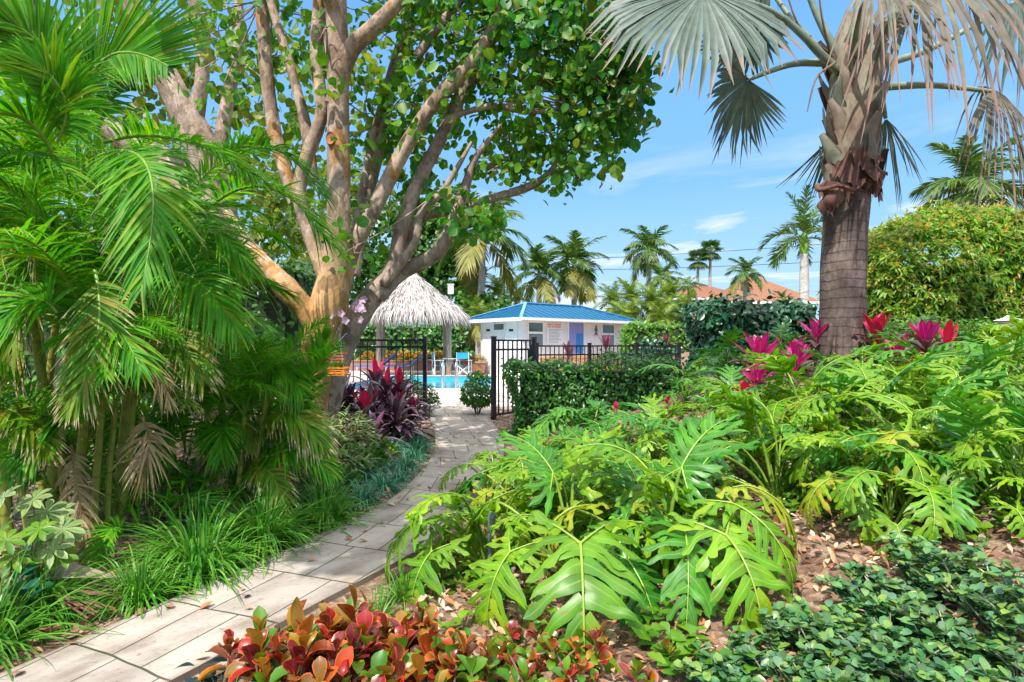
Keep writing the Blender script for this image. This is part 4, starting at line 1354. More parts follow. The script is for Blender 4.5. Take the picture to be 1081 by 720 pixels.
PM = [M["philo"], M["philo_rib"], M["philo_stem"]]
PD = [M["philo_dark"], M["philo_rib"], M["philo_stem"]]
SPEC = [(.12, .62, 55), (.22, .62, 30), (.32, .56, 8), (.42, .5, -10), (.5, .42, -22), (.55, .3, -30)]
PH = [philo_leaf("leaf", a, b, c, .5, PM, 60 + 6 * i, 20 + i) for i, (a, b, c) in enumerate(SPEC)]
PHB = [philo_leaf("leaf", a, b, c, .5, PM, 75, 40 + i, 1.3) for i, (a, b, c) in enumerate(SPEC)]
PHC = [philo_leaf("leaf", a, b, c, .46, PM, 85, 90 + i, 1.6) for i, (a, b, c) in enumerate(SPEC)]
PHO = [philo_leaf("leaf", a, b, c, .44, [M["philo_old"], M["philo_rib"], M["philo_stem"]], 95, 70 + i, 1.5) for i, (a, b, c) in enumerate(SPEC)]
PHD = [philo_leaf("leaf", a, b, c, .52, PD, 60, 60 + i) for i, (a, b, c) in enumerate(SPEC)]


def philo(px, Y, label, s=1.0, n=13, seed=0, dark=.25, a0=None, x=None, zoff=0.0, dk=False, skip=None):
    r = random.Random(seed)
    x = XY(px, Y) if x is None else x
    t = thing("philodendron", label, "plant", (x, Y, gz(x, Y) + zoff), "split leaf philodendrons on the mound")
    a0 = r.uniform(0, 6.28) if a0 is None else a0
    for i in range(n):
        u = i / (n - 1)
        q = min(5, int(u * 6 + r.uniform(-.4, .4))) if u > 0 else 0
        q = max(0, q)
        me = (PHD if (dk or r.random() < dark) else (PHO if (q >= 3 and r.random() < .14) else r.choice((PH, PHB, PHC))))[q]
        a = a0 + i * 2.39996 + r.uniform(-.25, .25)
        if skip and skip(a):
            continue
        put(me, t, (0, 0, 0), a, s * r.uniform(.66, 1.16), r.uniform(-.16, .16), "leaf", r.uniform(-.22, .22))
    return t


def one_leaf(t, rz, q, s, dk=False, tilt=0, roll=0, dz=0):
    put((PHD if dk else PH)[q], t, (0, 0, dz), rz, s, tilt, "leaf", roll)


# centre of the frame, nearest first
PP = {}
PP["near"] = philo(606, 3.1, "nearest big split leaf philodendron, its largest leaf hanging towards the red leaved plants", .85, 14, 1, .15, a0=.6, skip=lambda a: math.cos(a - PI) > .4)
one_leaf(PP["near"], PI - .06, 4, 1.22, tilt=.0, dz=-.12)
one_leaf(PP["near"], PI + .95, 4, .85)
one_leaf(PP["near"], PI + .5, 5, .8, True)
one_leaf(PP["near"], PI - .75, 5, .9)
PP["near2"] = philo(700, 3.05, "philodendron with long drooping leaf at the bare mulch patch, right of the nearest one", .85, 12, 4, .3, a0=.3)
one_leaf(PP["near2"], PI + .3, 4, 1.02, dz=-.06)
one_leaf(PP["near2"], PI + .75, 3, .9)
PP["stems"] = philo(820, 3.75, "philodendron showing its bare fan of yellow green stalks at the back of the mulch patch", .9, 14, 5, .15, a0=1.0, skip=lambda a: math.cos(a - PI) > .75)
ROWS = [
    ("left", 515, 3.55, .72, 14, .15, "leftmost philodendron leaning its leaves over the paver path"),
    ("l2", 560, 4.2, .72, 15, .2, "philodendron behind the leftmost one, standing where the path bends to the gate"),
    ("l3", 522, 5.0, .66, 13, .1, "small yellow green philodendron beside the path in front of the gate post"),
    ("l4", 575, 5.2, .66, 13, .3, "philodendron second from the path in front of the clipped hedge"),
    ("m1", 655, 4.0, .76, 15, .25, "bushy philodendron behind the nearest big leaf, centre of the bed"),
    ("m2", 735, 4.4, .78, 15, .2, "yellow green philodendron right of centre in front of the clipped hedge end"),
    ("m3", 850, 4.7, .82, 15, .2, "broad philodendron between the bare stalks and the silver palm trunk"),
    ("m4", 925, 4.0, .8, 15, .2, "philodendron at the right with hanging pale leaves over the fallen leaves"),
    ("m5", 790, 5.0, .72, 14, .3, "philodendron behind the bare stalks, left of the silver palm"),
    ("s1", 900, 3.35, .66, 13, .2, "small philodendron at the upper edge of the fallen leaves, right of the bare stalks"),
    ("s2", 985, 3.3, .74, 14, .2, "philodendron leaning over the oval leaved shrubs, second from the right edge"),
    ("s3", 1075, 3.1, .74, 14, .25, "nearest philodendron at the right edge, just above the oval leaved shrubs"),
    ("s4", 940, 3.05, .62, 13, .2, "philodendron between the fallen leaves and the oval leaved shrubs, third from the right edge"),
    ("s5", 1020, 3.0, .66, 14, .2, "philodendron drooping onto the oval leaved shrubs near the bottom right corner"),
    ("s6", 690, 3.6, .7, 14, .2, "philodendron between the two large hanging leaves, set back in the bed"),
    ("s7", 610, 3.7, .66, 13, .2, "philodendron standing right behind the nearest big leaf"),
    ("s8", 875, 3.9, .72, 14, .2, "philodendron behind the small one at the upper edge of the fallen leaves"),
    ("s9", 950, 4.6, .74, 14, .3, "philodendron in the thick of the right half of the bed"),
    ("r1", 1030, 3.8, .78, 15, .25, "philodendron with flat long lobed leaf at the right edge above the oval leaved shrub"),
    ("r2", 1062, 4.7, .78, 15, .4, "deep green philodendron cut by the right edge below the low hedge"),
    ("r3", 985, 4.9, .72, 15, .3, "philodendron in the middle of the right half, in front of the spreading magenta plant"),
    ("r4", 1040, 6.0, .72, 14, .4, "philodendron near the right edge just under the low clipped hedge"),
    ("r5", 915, 5.4, .66, 14, .35, "philodendron just right of the silver palm foot, under the crimson plant"),
    ("r6", 960, 7.4, .7, 12, .5, "dark philodendron behind the magenta plants right of the silver palm"),
    ("c1", 770, 6.0, .6, 14, .4, "philodendron just left of the silver palm foot under the magenta plant"),
    ("c2", 690, 5.4, .72, 15, .45, "philodendron in front of the middle of the clipped green hedge"),
    ("c4", 725, 7.6, .8, 11, .9, "dark philodendron with upright leaf between the fence end and the deep green hedge"),
    ("c7", 765, 8.2, .8, 12, .9, "dark philodendron against the foot of the deep green hedge"),
    ("c8", 830, 7.9, .7, 12, .8, "dark philodendron behind the ti plants left of the silver palm"),
    ("c5", 880, 5.7, .5, 13, .3, "philodendron hiding the foot of the silver palm trunk"),
    ("c6", 620, 5.0, .74, 14, .3, "mid green philodendron in the centre of the bed, below the two wide dark leaves"),
]
for i, (k, px, Y, s_, n_, dk_, lab) in enumerate(ROWS):
    PP[k] = philo(px, Y, lab, s_, n_, 80 + i * 3, dk_)
one_leaf(PP["left"], PI / 2 + .35, 4, .85)
one_leaf(PP["left"], PI / 2 + .9, 5, .85)
one_leaf(PP["r1"], PI + .5, 4, .95)
PP["c3"] = philo(620, 6.6, "dark philodendron spreading two wide leaves in front of the clipped hedge by the gate", .85, 9, 33, .8)
one_leaf(PP["c3"], PI + .9, 3, 1.0, True)
one_leaf(PP["c3"], PI - .9, 3, 1.0, True)

# ------------------------------------------------------------------ red and purple ti plants


def ti(name, loc, label, h=.35, n=18, L=.4, w=.045, young="ti_young", old="ti_dark", seed=0, share=.5, cat="plant", group=None, up=1.0, stem=True, heads=1):
    g = np.random.default_rng(seed)
    t = thing(name, label, cat, loc, group)
    mo = MB()
    for hd in range(heads):
        off = np.array([0, 0, 0.0]) if heads == 1 else np.array([g.normal(0, .16), g.normal(0, .14), -g.uniform(0, .25)])
        top = np.array([0, 0, h]) + off
        ms = MB()
        tube(ms, spl([(off[0] * .4, off[1] * .4, -.08), (off[0] * .8, off[1] * .8, top[2] * .5), top], 8), np.linspace(.016, .011, 8), 6)
        ms.build("stem", M["brown_twig"], t, local=True)
        i = np.arange(n)
        a = i * 2.39996 + g.uniform(0, 6)
        u = i / (n - 1)
        el = np.radians(78 - 68 * u + g.normal(0, 6, n)) * up
        d = np.stack([np.cos(a) * np.cos(el), np.sin(a) * np.cos(el), np.sin(el)], -1)
        p0 = top + np.stack([np.zeros(n), np.zeros(n), -u * min(.22, h * .5)], -1)
        Ls = L * np.interp(u, [0, .3, 1], [.75, 1, .95]) * g.uniform(.85, 1.1, n)
        k = int(n * share)
        nh = np.stack([-np.cos(a) * np.sin(el), -np.sin(a) * np.sin(el), np.cos(el)], -1)
        pr = np.interp(np.linspace(0, 1, 7), [0, .15, .45, .75, 1], [.22, .4, 1, .8, .02])
        leaves(mo, p0[:k], d[:k], Ls[:k], w * g.uniform(.85, 1.15, k), 7, .12, pr, nh[:k], .4, 0)
        leaves(mo, p0[k:], d[k:], Ls[k:], w * g.uniform(.85, 1.15, n - k), 7, .45, pr, nh[k:], .4, 1)
    mo.build("foliage", [M[young], M[old]], t, local=True)
    return t


def tip(px, py, Y, label, h, **kw):
    """crown of a ti plant at px,py on a stem of height h (the ground decides when h is None)"""
    p = P(px, py - 9, Y)
    zg = gz(p[0], Y)
    kw["L"] = kw.get("L", .4) * 1.08
    hh = max(.12, p[2] - zg)
    return ti("ti_plant", (p[0], Y, zg), label, hh, **kw)


GR = "ti plants on the mound"
tip(802, 388, 6.3, "tallest magenta ti plant left of the silver palm trunk", None, seed=1, n=34, L=.42, w=.05, share=.45, old="ti_old", group=GR)
tip(842, 386, 6.2, "bright pink ti plant against the left of the palm foot", None, seed=2, n=26, L=.28, w=.055, share=.6, old="ti_old", group=GR)
tip(862, 362, 7.1, "purple red ti plant half hidden behind the left side of the palm trunk", None, seed=3, n=18, L=.36, w=.05, share=.45, old="ti_old", group=GR)
tip(800, 408, 6.0, "pink ti plant lower down under the tallest magenta one", None, seed=4, n=18, L=.3, w=.05, share=.6, old="ti_old", group=GR)
tip(836, 408, 5.8, "small pink and silver ti plant in the leaves left of the palm foot", None, seed=5, n=14, L=.25, w=.045, share=.4, old="ti_dark", group=GR)
tip(788, 428, 5.6, "crimson ti plant low among the philodendrons, furthest left of the palm", None, seed=6, n=14, L=.24, w=.05, share=.6, young="ti_red", old="ti_dark", group=GR)
tip(926, 366, 6.6, "upright crimson and purple ti plant just right of the palm trunk", None, seed=7, n=22, L=.42, w=.055, share=.45, young="ti_red", old="ti_old", group=GR, up=1.05)
tip(978, 372, 6.4, "spreading magenta ti plant in front of the low hedge", None, seed=8, n=26, L=.4, w=.055, share=.45, old="ti_old", group=GR)
tip(948, 386, 6.2, "short pink and bronze ti plant between the two tall ones right of the palm", None, seed=9, n=18, L=.32, w=.05, share=.35, young="ti_young", old="ti_old", group=GR)
tip(1000, 376, 6.6, "dark red leaning ti plant at the far right of the ti plants", None, seed=10, n=14, L=.42, w=.055, share=.3, young="ti_red", old="ti_old", group=GR)
tip(960, 404, 5.6, "bronze ti plant low in the leaves right of the palm foot", None, seed=21, n=16, L=.28, w=.045, share=.3, young="ti_red", old="ti_old", group=GR)
tip(900, 446, 4.5, "tiny red ti plant on the ground between philodendron leaves", None, seed=11, n=12, L=.16, w=.035, share=.6, young="ti_red", old="croton", group=GR)
tip(650, 440, 5.6, "small crimson ti plant low under the clipped hedge", None, seed=12, n=10, L=.1, w=.02, share=.6, young="ti_red", old="ti_dark", group=GR)
tip(705, 432, 5.6, "tiny wine red ti plant in the middle of the mound", None, seed=13, n=10, L=.09, w=.02, share=.7, young="ti_red", old="ti_dark", group=GR)
GL = "burgundy ti plants along the left fence"
ti("ti_plant", (XY(402, 8.3), 8.3, 0.03), "large burgundy ti plant with silvery arching leaves in front of the left fence", .8, 40, .64, .045, "ti_red", "ti_dark", 14, .08, group=GL, heads=3)
ti("ti_plant", (XY(368, 8.2), 8.2, 0.03), "dark burgundy ti plant behind the hanging baskets", .8, 30, .5, .04, "ti_dark", "ti_dark", 15, .1, group=GL, heads=2)
ti("ti_plant", (XY(378, 7.9), 7.9, 0.03), "broad silvery burgundy ti plant right of the trunk, under the orange basket", .62, 44, .6, .045, "ti_dark", "ti_dark", 22, .3, group=GL, heads=3)
ti("ti_plant", (XY(410, 7.6), 7.6, 0.03), "broad purple ti plant in front of the large burgundy one", .42, 40, .5, .045, "ti_dark", "ti_dark", 23, .3, group=GL, heads=2)
ti("ti_plant", (XY(425, 8.0), 8.0, 0.03), "purple ti plant beside the left gate post with bright red heart", .45, 28, .46, .042, "ti_red", "ti_dark", 16, .2, group=GL, heads=2)
ti("ti_plant", (XY(384, 7.3), 7.3, 0.03), "crimson hearted ti plant above the variegated shrub", .5, 24, .44, .042, "ti_red", "ti_dark", 17, .22, group=GL)
ti("ti_plant", (XY(395, 6.7), 6.7, 0.03), "silvery purple ti plant drooping towards the blue green border grass", .32, 18, .4, .04, "ti_dark", "ti_dark", 18, .2, group=GL)

# ------------------------------------------------------------------ grass tufts and border grass


def tuft_mesh(name, mat, n, L, w, spread, g_, seed):
    g = np.random.default_rng(seed)
    mb = MB()
    a = g.uniform(0, 6.28, n)
    el = np.radians(np.clip(g.normal(58, 19, n), 12, 88))
    d = np.stack([np.cos(a) * np.cos(el), np.sin(a) * np.cos(el), np.sin(el)], -1)
    p0 = np.stack([np.cos(a) * g.uniform(0, spread, n), np.sin(a) * g.uniform(0, spread, n), np.full(n, -.02)], -1)
    Ls = L * g.uniform(.55, 1.2, n)
    leaves(mb, p0, d, Ls, w * g.uniform(.7, 1.2, n), 8, g_ * g.uniform(.5, 1.5, n), np.interp(np.linspace(0, 1, 8), [0, .3, .7, 1], [.7, 1, .8, .05]), None, .3)
    return mb.mesh(name, mat)


TUFT = [tuft_mesh("grass_tuft", M["grass"], 420, .62, .0055, .07, .75, 100 + i) for i in range(3)]
SPR = [tuft_mesh("grass_tuft", M["grass"], 120, .34, .0045, .06, .45, 110 + i) for i in range(2)]
LIR = [tuft_mesh("border_grass", M["liriope"], 260, .5, .006, .06, .8, 120 + i) for i in range(3)]


def tuft(me, name, x, y, s, label, group, rz, cat="grass", sz=None):
    o = link(name, me)
    o.location = (x, y, gz(x, y))
    o.rotation_euler = (0, 0, rz)
    o.scale = (s, s, sz or s)
    return tag(o, label, cat, group)


def lx(y, off):
    return float(np.interp(y, LEFT_E[:, 1], LEFT_E[:, 0])) - off


GT = "long grass tufts along the left path edge"
for i, (y, off, s, lab) in enumerate((
        (2.25, .35, .8, "long grass tuft in the bottom left corner beside the path"),
        (2.62, .42, .85, "bright grass tuft at the left edge of the photo, second from the corner"),
        (2.95, .55, .6, "low grass tuft at the left edge behind the two corner tufts"),
        (3.08, .2, .62, "thin flopped grass tuft at the path edge below the fallen leaf pile"),
        (3.42, .2, .85, "large light green grass tuft arching over the path, middle of the row"),
        (3.62, .42, .95, "tallest light green grass tuft, just behind the one arching over the path"),
        (3.9, .25, .85, "grass tuft at the path edge right of the tallest one"),
        (4.25, .5, .8, "grass tuft set back under the small areca clump"),
        (4.4, .2, .85, "deep green grass tuft at the path edge where the shade begins"),
        (4.75, .42, .75, "dark green grass tuft ending the long grass row, next to the blue green grass"))):
    tuft(TUFT[i % 3], "grass_tuft", lx(y, off), y, s * 1.3, lab, GT, i * 1.3)
GB = "blue green border grass along the shaded path"
for i, (y, off, s, lab) in enumerate((
        (4.95, .2, .8, "first blue green border grass clump after the long grass, at the path edge"),
        (5.15, .55, .85, "border grass clump set back from the path, nearest of the set back ones"),
        (5.4, .2, .85, "second border grass clump along the curved path edge"),
        (5.75, .5, .85, "border grass clump set back below the variegated shrub"),
        (5.85, .18, .8, "third border grass clump along the curved path edge"),
        (6.3, .2, .85, "fourth border grass clump, at the tightest part of the bend"),
        (6.35, .55, .8, "border grass clump set back behind the bend of the path"),
        (6.8, .2, .85, "fifth border grass clump along the curved path edge"),
        (7.1, .5, .85, "border grass clump set back under the drooping purple plant"),
        (7.3, .2, .8, "sixth border grass clump along the curved path edge"),
        (7.85, .22, .85, "second border grass clump from the left gate post, at the path edge"),
        (8.0, .55, .8, "border grass clump set back close to the burgundy plants"),
        (8.5, .24, .8, "border grass clump nearest to the left gate post"))):
    tuft(LIR[i % 3], "border_grass", lx(y, off), y, s, lab, GB, i * 1.7)
GN = "short grass tufts right of the path"
for i, (px, y, s, lab) in enumerate((
        (395, 2.95, .8, "fine grass tuft behind the red leaved plants at the right edge of the path"),
        (350, 2.72, .62, "small grass tuft spilling on the path behind the red leaved plants"),
        (425, 3.15, .75, "fine grass tuft where the path goes from sun into shade"),
        (300, 2.5, .5, "little grass tuft poking out left of the fine tufts, over the red leaves"),
        (455, 3.3, .7, "fine grass tuft under the leftmost philodendron leaf"),
        (235, 2.2, .5, "small grass tuft in the red leaved bed at the bottom edge"))):
    tuft(SPR[i % 2], "grass_tuft", XY(px, y), y, s, lab, GN, i * 2.1)

# ------------------------------------------------------------------ red spoon leaved plants, front


def spoon(name, seed, n, L, w, h, cols, mixg=0.0, stems=9, spread=.12):
    g = np.random.default_rng(seed)
    mf, ms = MB(), MB()
    for k in range(stems):
        b = np.array([np.clip(g.normal(0, spread), -.16, .16), np.clip(g.normal(0, spread), -.16, .16), 0])
        top = b + np.array([g.normal(0, .05), g.normal(0, .05), h * g.uniform(.5, 1.1)])
        tube(ms, spl([b - (0, 0, .05), (b + top) / 2 + g.normal(0, .01, 3), top], 6), np.linspace(.006, .003, 6), 5)
        i = np.arange(n)
        u = i / max(1, n - 1)
        a = i * 2.39996 + g.uniform(0, 6)
        el = np.radians(72 - 55 * u + g.normal(0, 10, n))
        d = np.stack([np.cos(a) * np.cos(el), np.sin(a) * np.cos(el), np.sin(el)], -1)
        p0 = top - np.stack([0 * u, 0 * u, u * h * .45], -1)
        nh = np.stack([-np.cos(a) * np.sin(el), -np.sin(a) * np.sin(el), np.cos(el)], -1) + g.normal(0, .3, (n, 3))
        pr = np.interp(np.linspace(0, 1, 8), [0, .2, .45, .7, .9, 1], [.15, .4, .85, 1, .7, .1])
        q = g.random(n) < mixg
        for sel, mi in ((~q, 0), (q, 1)):
            if sel.any():
                kk = int(sel.sum())
                leaves(mf, p0[sel], d[sel], L * g.uniform(.65, 1.15, kk), w * g.uniform(.75, 1.2, kk), 8, g.uniform(-.1, .6, kk), pr, nh[sel], float(g.uniform(.25, .7)), mi, curl=.06)
    return mf, ms


GC = "red spoon leaved plants at the front"
for i, (px, Y, hh, mg, st, L, lab) in enumerate((
        (275, 2.25, .18, .2, 8, .11, "red and olive spoon leaved plant, leftmost, beside the lit paving"),
        (322, 2.25, .2, .15, 9, .12, "wine red spoon leaved plant, second from the left, with one tall orange shoot"),
        (375, 2.22, .2, .12, 10, .12, "glossy red spoon leaved plant in the middle of the front row"),
        (430, 2.35, .2, .15, 9, .115, "orange edged spoon leaved plant behind the middle of the front row"),
        (470, 2.25, .15, .3, 8, .1, "copper spoon leaved plant mixed with fresh green shoots below the big split leaf"),
        (530, 2.2, .12, .35, 8, .085, "small coppery spoon leaved plant at the left under the big split leaf"),
        (590, 2.2, .1, .4, 7, .075, "sparse red and green spoon leaved plant directly below the tip of the big split leaf"),
        (655, 2.2, .09, .45, 6, .07, "last small red spoon leaved plant right of the big split leaf tip"))):
    x = XY(px, Y)
    t = thing("spoon_leaf_plant", lab, "plant", (x, Y, gz(x, Y)), GC)
    mf, ms = spoon("p", 200 + i, 9, L, L * .25, hh, None, mg, int(st * 1.6), spread=.11)
    if i == 1:
        leaves(mf, [(-.03, .02, hh * .9)], [(-.05, 0, 1)], .15, .03, 8, .0, np.interp(np.linspace(0, 1, 8), [0, .4, .8, 1], [.3, .9, .8, .1]), [(0, -1, .2)], .5, 0)
    mf.build("foliage", [M["croton"], M["green_young"]], t, local=True)
    ms.build("stem", M["brown_twig"], t, local=True)
# slate leaved sprig lying on the paving edge
x, Y = XY(214, 2.3), 2.3
t = thing("dark_leaf_sprig", "dark slate leaved sprig on the paving left of the red spoon leaved plants", "plant", (x, Y, gz(x, Y)))
mb = MB()
leaves(mb, rng.normal(0, .03, (9, 3)) + (0, 0, .05), np.stack([rng.normal(0, 1, 9), rng.normal(0, 1, 9), rng.uniform(0, .6, 9)], -1), .09, .026, 6, .3, obov(6), None, .2)
mb.build("foliage", leaf_mat("slate_leaf", [(.02, .035, .05), (.04, .06, .08)], .35, .05), t, local=True)
mb = MB()
tube(mb, spl([(0, 0, -.04), (.01, 0, .03), (0, .01, .07)], 5), .004, 5)
mb.build("stem", M["brown_twig"], t, local=True)

# ------------------------------------------------------------------ oval leaved shrub, bottom right


def oval_shrub(px, Y, label, w, h, n, seed, mat="plum", group=None, L=.044, x=None, twigs=26, ww=.38):
    g = np.random.default_rng(seed)
    x = XY(px, Y) if x is None else x
    h = h * .72
    t = thing("oval_leaf_shrub", label, "shrub", (x, Y, gz(x, Y)), group)
    mf, ms = MB(), MB()
    for k in range(twigs):
        a = g.uniform(0, 6.28)
        r = w * g.uniform(.05, 1) ** .7
        b = np.array([math.cos(a) * r * .3, math.sin(a) * r * .3, -.03])
        e = np.array([math.cos(a) * r, math.sin(a) * r, h * g.uniform(.55, 1.08) * (1 - .3 * (r / w) ** 2)])
        c = spl([b, (b + e) / 2 + g.normal(0, .03, 3), e], 12)
        tube(ms, c, np.linspace(.0055, .0022, 12), 5, 0, cap=False)
        kk = n
        j = g.integers(3, 12, kk)
        p0 = c[j] + g.normal(0, .006, (kk, 3))
        aa = g.uniform(0, 6.28, kk)
        d = np.stack([np.cos(aa), np.sin(aa), g.uniform(.1, 1.1, kk)], -1)
        leaves(mf, p0, d, L * g.uniform(.7, 1.25, kk), L * ww * g.uniform(.8, 1.1, kk), 5, g.uniform(0, .4, kk), np.interp(np.linspace(0, 1, 5), [0, .3, .6, .85, 1], [.15, .75, 1, .75, .12]), np.stack([-np.cos(aa) * .4, -np.sin(aa) * .4, np.ones(kk)], -1) + g.normal(0, .3, (kk, 3)), .22)
    mf.build("foliage", M[mat], t, local=True)
    ms.build("stem", M["twig"], t, local=True)
    return t


GO = "blue green oval leaved shrubs at the bottom right"
for i, (px, Y, w, h, lab) in enumerate((
        (1050, 2.2, .26, .26, "oval leaved shrub in the bottom right corner with pale twigs"),
        (970, 2.15, .24, .22, "oval leaved shrub left of the corner one, at the bottom edge"),
        (895, 2.1, .2, .17, "middle oval leaved shrub of the front row, in front of the fallen leaves"),
        (815, 2.15, .2, .12, "leftmost low oval leaved shrub with bare pale twigs"),
        (1005, 2.45, .24, .2, "oval leaved shrub behind the bottom row, in front of the rightmost philodendrons"),
        (930, 2.4, .22, .17, "oval leaved shrub behind the bottom row, nearest to the fallen leaves"),
        (860, 2.25, .18, .14, "low oval leaved shrub with bluish leaves at the front of the mulch patch"),
        (1055, 1.98, .22, .17, "oval leaved shrub cut by the bottom edge in the right corner"),
        (965, 1.95, .2, .15, "oval leaved shrub cut by the bottom edge, second from the right corner"),
        (880, 1.95, .18, .12, "oval leaved shrub cut by the bottom edge, third from the right corner"),
        (765, 2.1, .16, .09, "smallest oval leaved shrub, mostly bare twigs, right of the red plants"))):
    oval_shrub(px, Y, lab, w, h, 20, 300 + i, group=GO, twigs=34 if i != 3 else 20)

# light spike fixture poking out of the bed
p = P(517, 575, 3.35)
t = thing("garden_spotlight", "thin grey garden spotlight tube standing under the leftmost philodendron", "lamp", (p[0], 3.35, gz(p[0], 3.35)))
mb = MB()
tube(mb, [(0, 0, -.1), (0, 0, .2), (.004, 0, .31)], .012, 10)
mb.build("stake", M["greymetal"], t, local=True)
mb = MB()
tube(mb, [(.004, 0, .3), (.006, 0, .31), (.014, -.004, .4), (.015, -.004, .41)], [.012, .021, .023, .019], 12)
mb.build("lamp_head", M["greymetal"], t, local=True)

# ------------------------------------------------------------------ left bed: variegated shrubs, umbrella sprig, seedlings


def clump(name, label, cat, x, y, mats, h, r, n, L, w, seed, prof=None, g_=.25, group=None, fold=.25, up=.5, nst=6, z=None):
    """dense small plant: stems plus leaves all round"""
    g = np.random.default_rng(seed)
    t = thing(name, label, cat, (x, y, gz(x, y) if z is None else z), group)
    mf, ms = MB(), MB()
    for k in range(nst):
        a = g.uniform(0, 6.28)
        q = r * g.uniform(.2, .7)
        tube(ms, spl([(q * .2 * math.cos(a), q * .2 * math.sin(a), -.05), (q * .6 * math.cos(a), q * .6 * math.sin(a), h * .5), (q * math.cos(a), q * math.sin(a), h * .85)], 6), .006, 5, 0, cap=False)
    a = g.uniform(0, 6.28, n)
    q = r * np.sqrt(g.uniform(.02, 1, n))
    zz = h * (1 - .55 * (q / r) ** 2) * g.uniform(.35, 1.0, n) ** .6
    p0 = np.stack([q * np.cos(a), q * np.sin(a), zz], -1)
    aa = a + g.normal(0, .9, n)
    d = np.stack([np.cos(aa), np.sin(aa), g.normal(up, .5, n)], -1)
    leaves(mf, p0, d, L * g.uniform(.7, 1.2, n), w * g.uniform(.8, 1.2, n), 6, g_ * g.uniform(.3, 1.6, n), prof if prof is not None else lance(6), np.stack([-.5 * np.cos(aa), -.5 * np.sin(aa), np.ones(n)], -1) + g.normal(0, .3, (n, 3)), fold)
    mf.build("foliage", mats, t, local=True)
    ms.build("stem", M["brown_twig"], t, local=True)
    return t


GV = "variegated shrubs below the baskets"
clump("variegated_shrub", "cream and green variegated shrub below the lower hanging basket", "shrub", XY(362, 6.4), 6.4, M["varieg"], .62, .3, 330, .17, .011, 401, group=GV, up=.3)
clump("variegated_shrub", "paler variegated shrub at the foot of the forked trunk", "shrub", XY(338, 6.1), 6.1, M["varieg"], .55, .26, 240, .17, .011, 402, group=GV, up=.3)
clump("variegated_shrub", "low variegated shrub next to the dark soil above the blue green grass", "shrub", XY(365, 5.7), 5.7, M["varieg"], .32, .24, 200, .15, .011, 403, group=GV, up=.3)
GS = "small green shrubs between the border grass and the fence"
clump("green_shrub", "small yellow green shrub under the purple ti plants", "shrub", XY(398, 6.9), 6.7, M["green_young"], .28, .25, 260, .09, .022, 404, obov(6), group=GS)
clump("green_shrub", "small glossy shrub with pale flowers behind the curve of border grass", "shrub", XY(385, 6.1), 6.05, M["hedge"], .28, .25, 260, .09, .02, 405, obov(6), group=GS)
clump("green_shrub", "low dark shrub left of the border grass near the grass tufts", "shrub", XY(348, 5.3), 5.3, M["hedge"], .26, .26, 240, .1, .02, 406, obov(6), group=GS)
clump("green_shrub", "rounded shrub beside the left gate post at the edge of the paving", "shrub", XY(452, 10.9), 10.9, M["hedge"], .62, .2, 420, .08, .02, 407, obov(6), group=GS)
clump("green_shrub", "leafy shrub behind the bars of the left fence near the gate post", "shrub", XY(428, 11.4), 11.4, M["tree_green"], .85, .42, 560, .1, .024, 408, obov(6), group=GS)
clump("green_shrub", "yellow leaved shrub behind the trunk below the upper basket", "shrub", XY(322, 7.6), 7.6, M["yellow_tree"], .7, .4, 420, .1, .024, 409, obov(6), group=GS)


def umbrella_sprig(x, y, z, label, seed, s=1.0, mat="varieg"):
    g = np.random.default_rng(seed)
    t = thing("umbrella_plant", label, "plant", (x, y, z), "umbrella plants in the left corner bed")
    mf, ms = MB(), MB()
    for k in range(9):
        e = np.array([g.normal(0, .14), g.normal(0, .12), g.uniform(.2, .5)]) * s
        tube(ms, spl([(0, 0, -.04), e * .5 + g.normal(0, .01, 3), e], 6), .004, 5, 0, cap=False)
        n = 8
        a = np.arange(n) / n * 6.28 + g.uniform(0, 1)
        ax = nrm(np.array([g.normal(0, .3), -.5, .8]))
        u1 = nrm(np.cross(ax, (1, 0, 0)))
        u2 = np.cross(ax, u1)
        d = np.cos(a)[:, None] * u1 + np.sin(a)[:, None] * u2 + ax * .15
        leaves(mf, np.tile(e, (n, 1)), d, .11 * s, .02 * s, 6, .25, obov(6), np.tile(ax, (n, 1)), .2)
    mf.build("foliage", M[mat], t, local=True)
    ms.build("stem", M["brown_twig"], t, local=True)


umbrella_sprig(XY(40, 3.2), 3.2, gz(XY(40, 3.2), 3.2), "pale umbrella plant sprig in the left corner bed by the cane", 420, 1.0, "varieg")
umbrella_sprig(XY(22, 2.95), 2.95, gz(XY(22, 2.95), 2.95), "green umbrella plant sprig at the left edge below the pale one", 421, .8, "green_young")
clump("dark_leaf_sprig", "blue green broad leaved plant at the left edge above the corner grass", "plant", XY(4, 2.8), 2.8, M["hedge_blue"], .3, .14, 40, .13, .04, 422, obov(6))
GX = "low shaded plants under the areca palms"
for i, (px, Y, h, r, mt, lab) in enumerate((
        (150, 4.3, .45, .4, "areca", "bright low plant under the tall areca clump, left one"),
        (205, 4.5, .5, .4, "areca", "bright low plant between the tall and the small areca clump"),
        (300, 5.4, .6, .4, "areca", "bright low plant left of the forked trunk foot"),
        (60, 4.4, .6, .45, "areca_dark", "dark low plant at the left behind the tall canes"),
        (110, 5.6, 1.0, .7, "areca", "tall strappy plant in the depth of the left bed, nearest the edge"),
        (190, 6.2, 1.1, .75, "areca", "tall strappy plant in the depth of the left bed, behind the ringed canes"),
        (250, 6.4, 1.1, .7, "areca", "tall strappy plant in the depth of the left bed, left of the forked trunk"),
        (30, 6.4, 1.0, .7, "areca_dark", "tall strappy plant in the depth of the left bed, at the far left"))):
    clump("understory_plant", lab, "plant", XY(px, Y), Y, M[mt], h, r, 220, .3, .012, 430 + i, blade(6), group=GX, g_=.4)

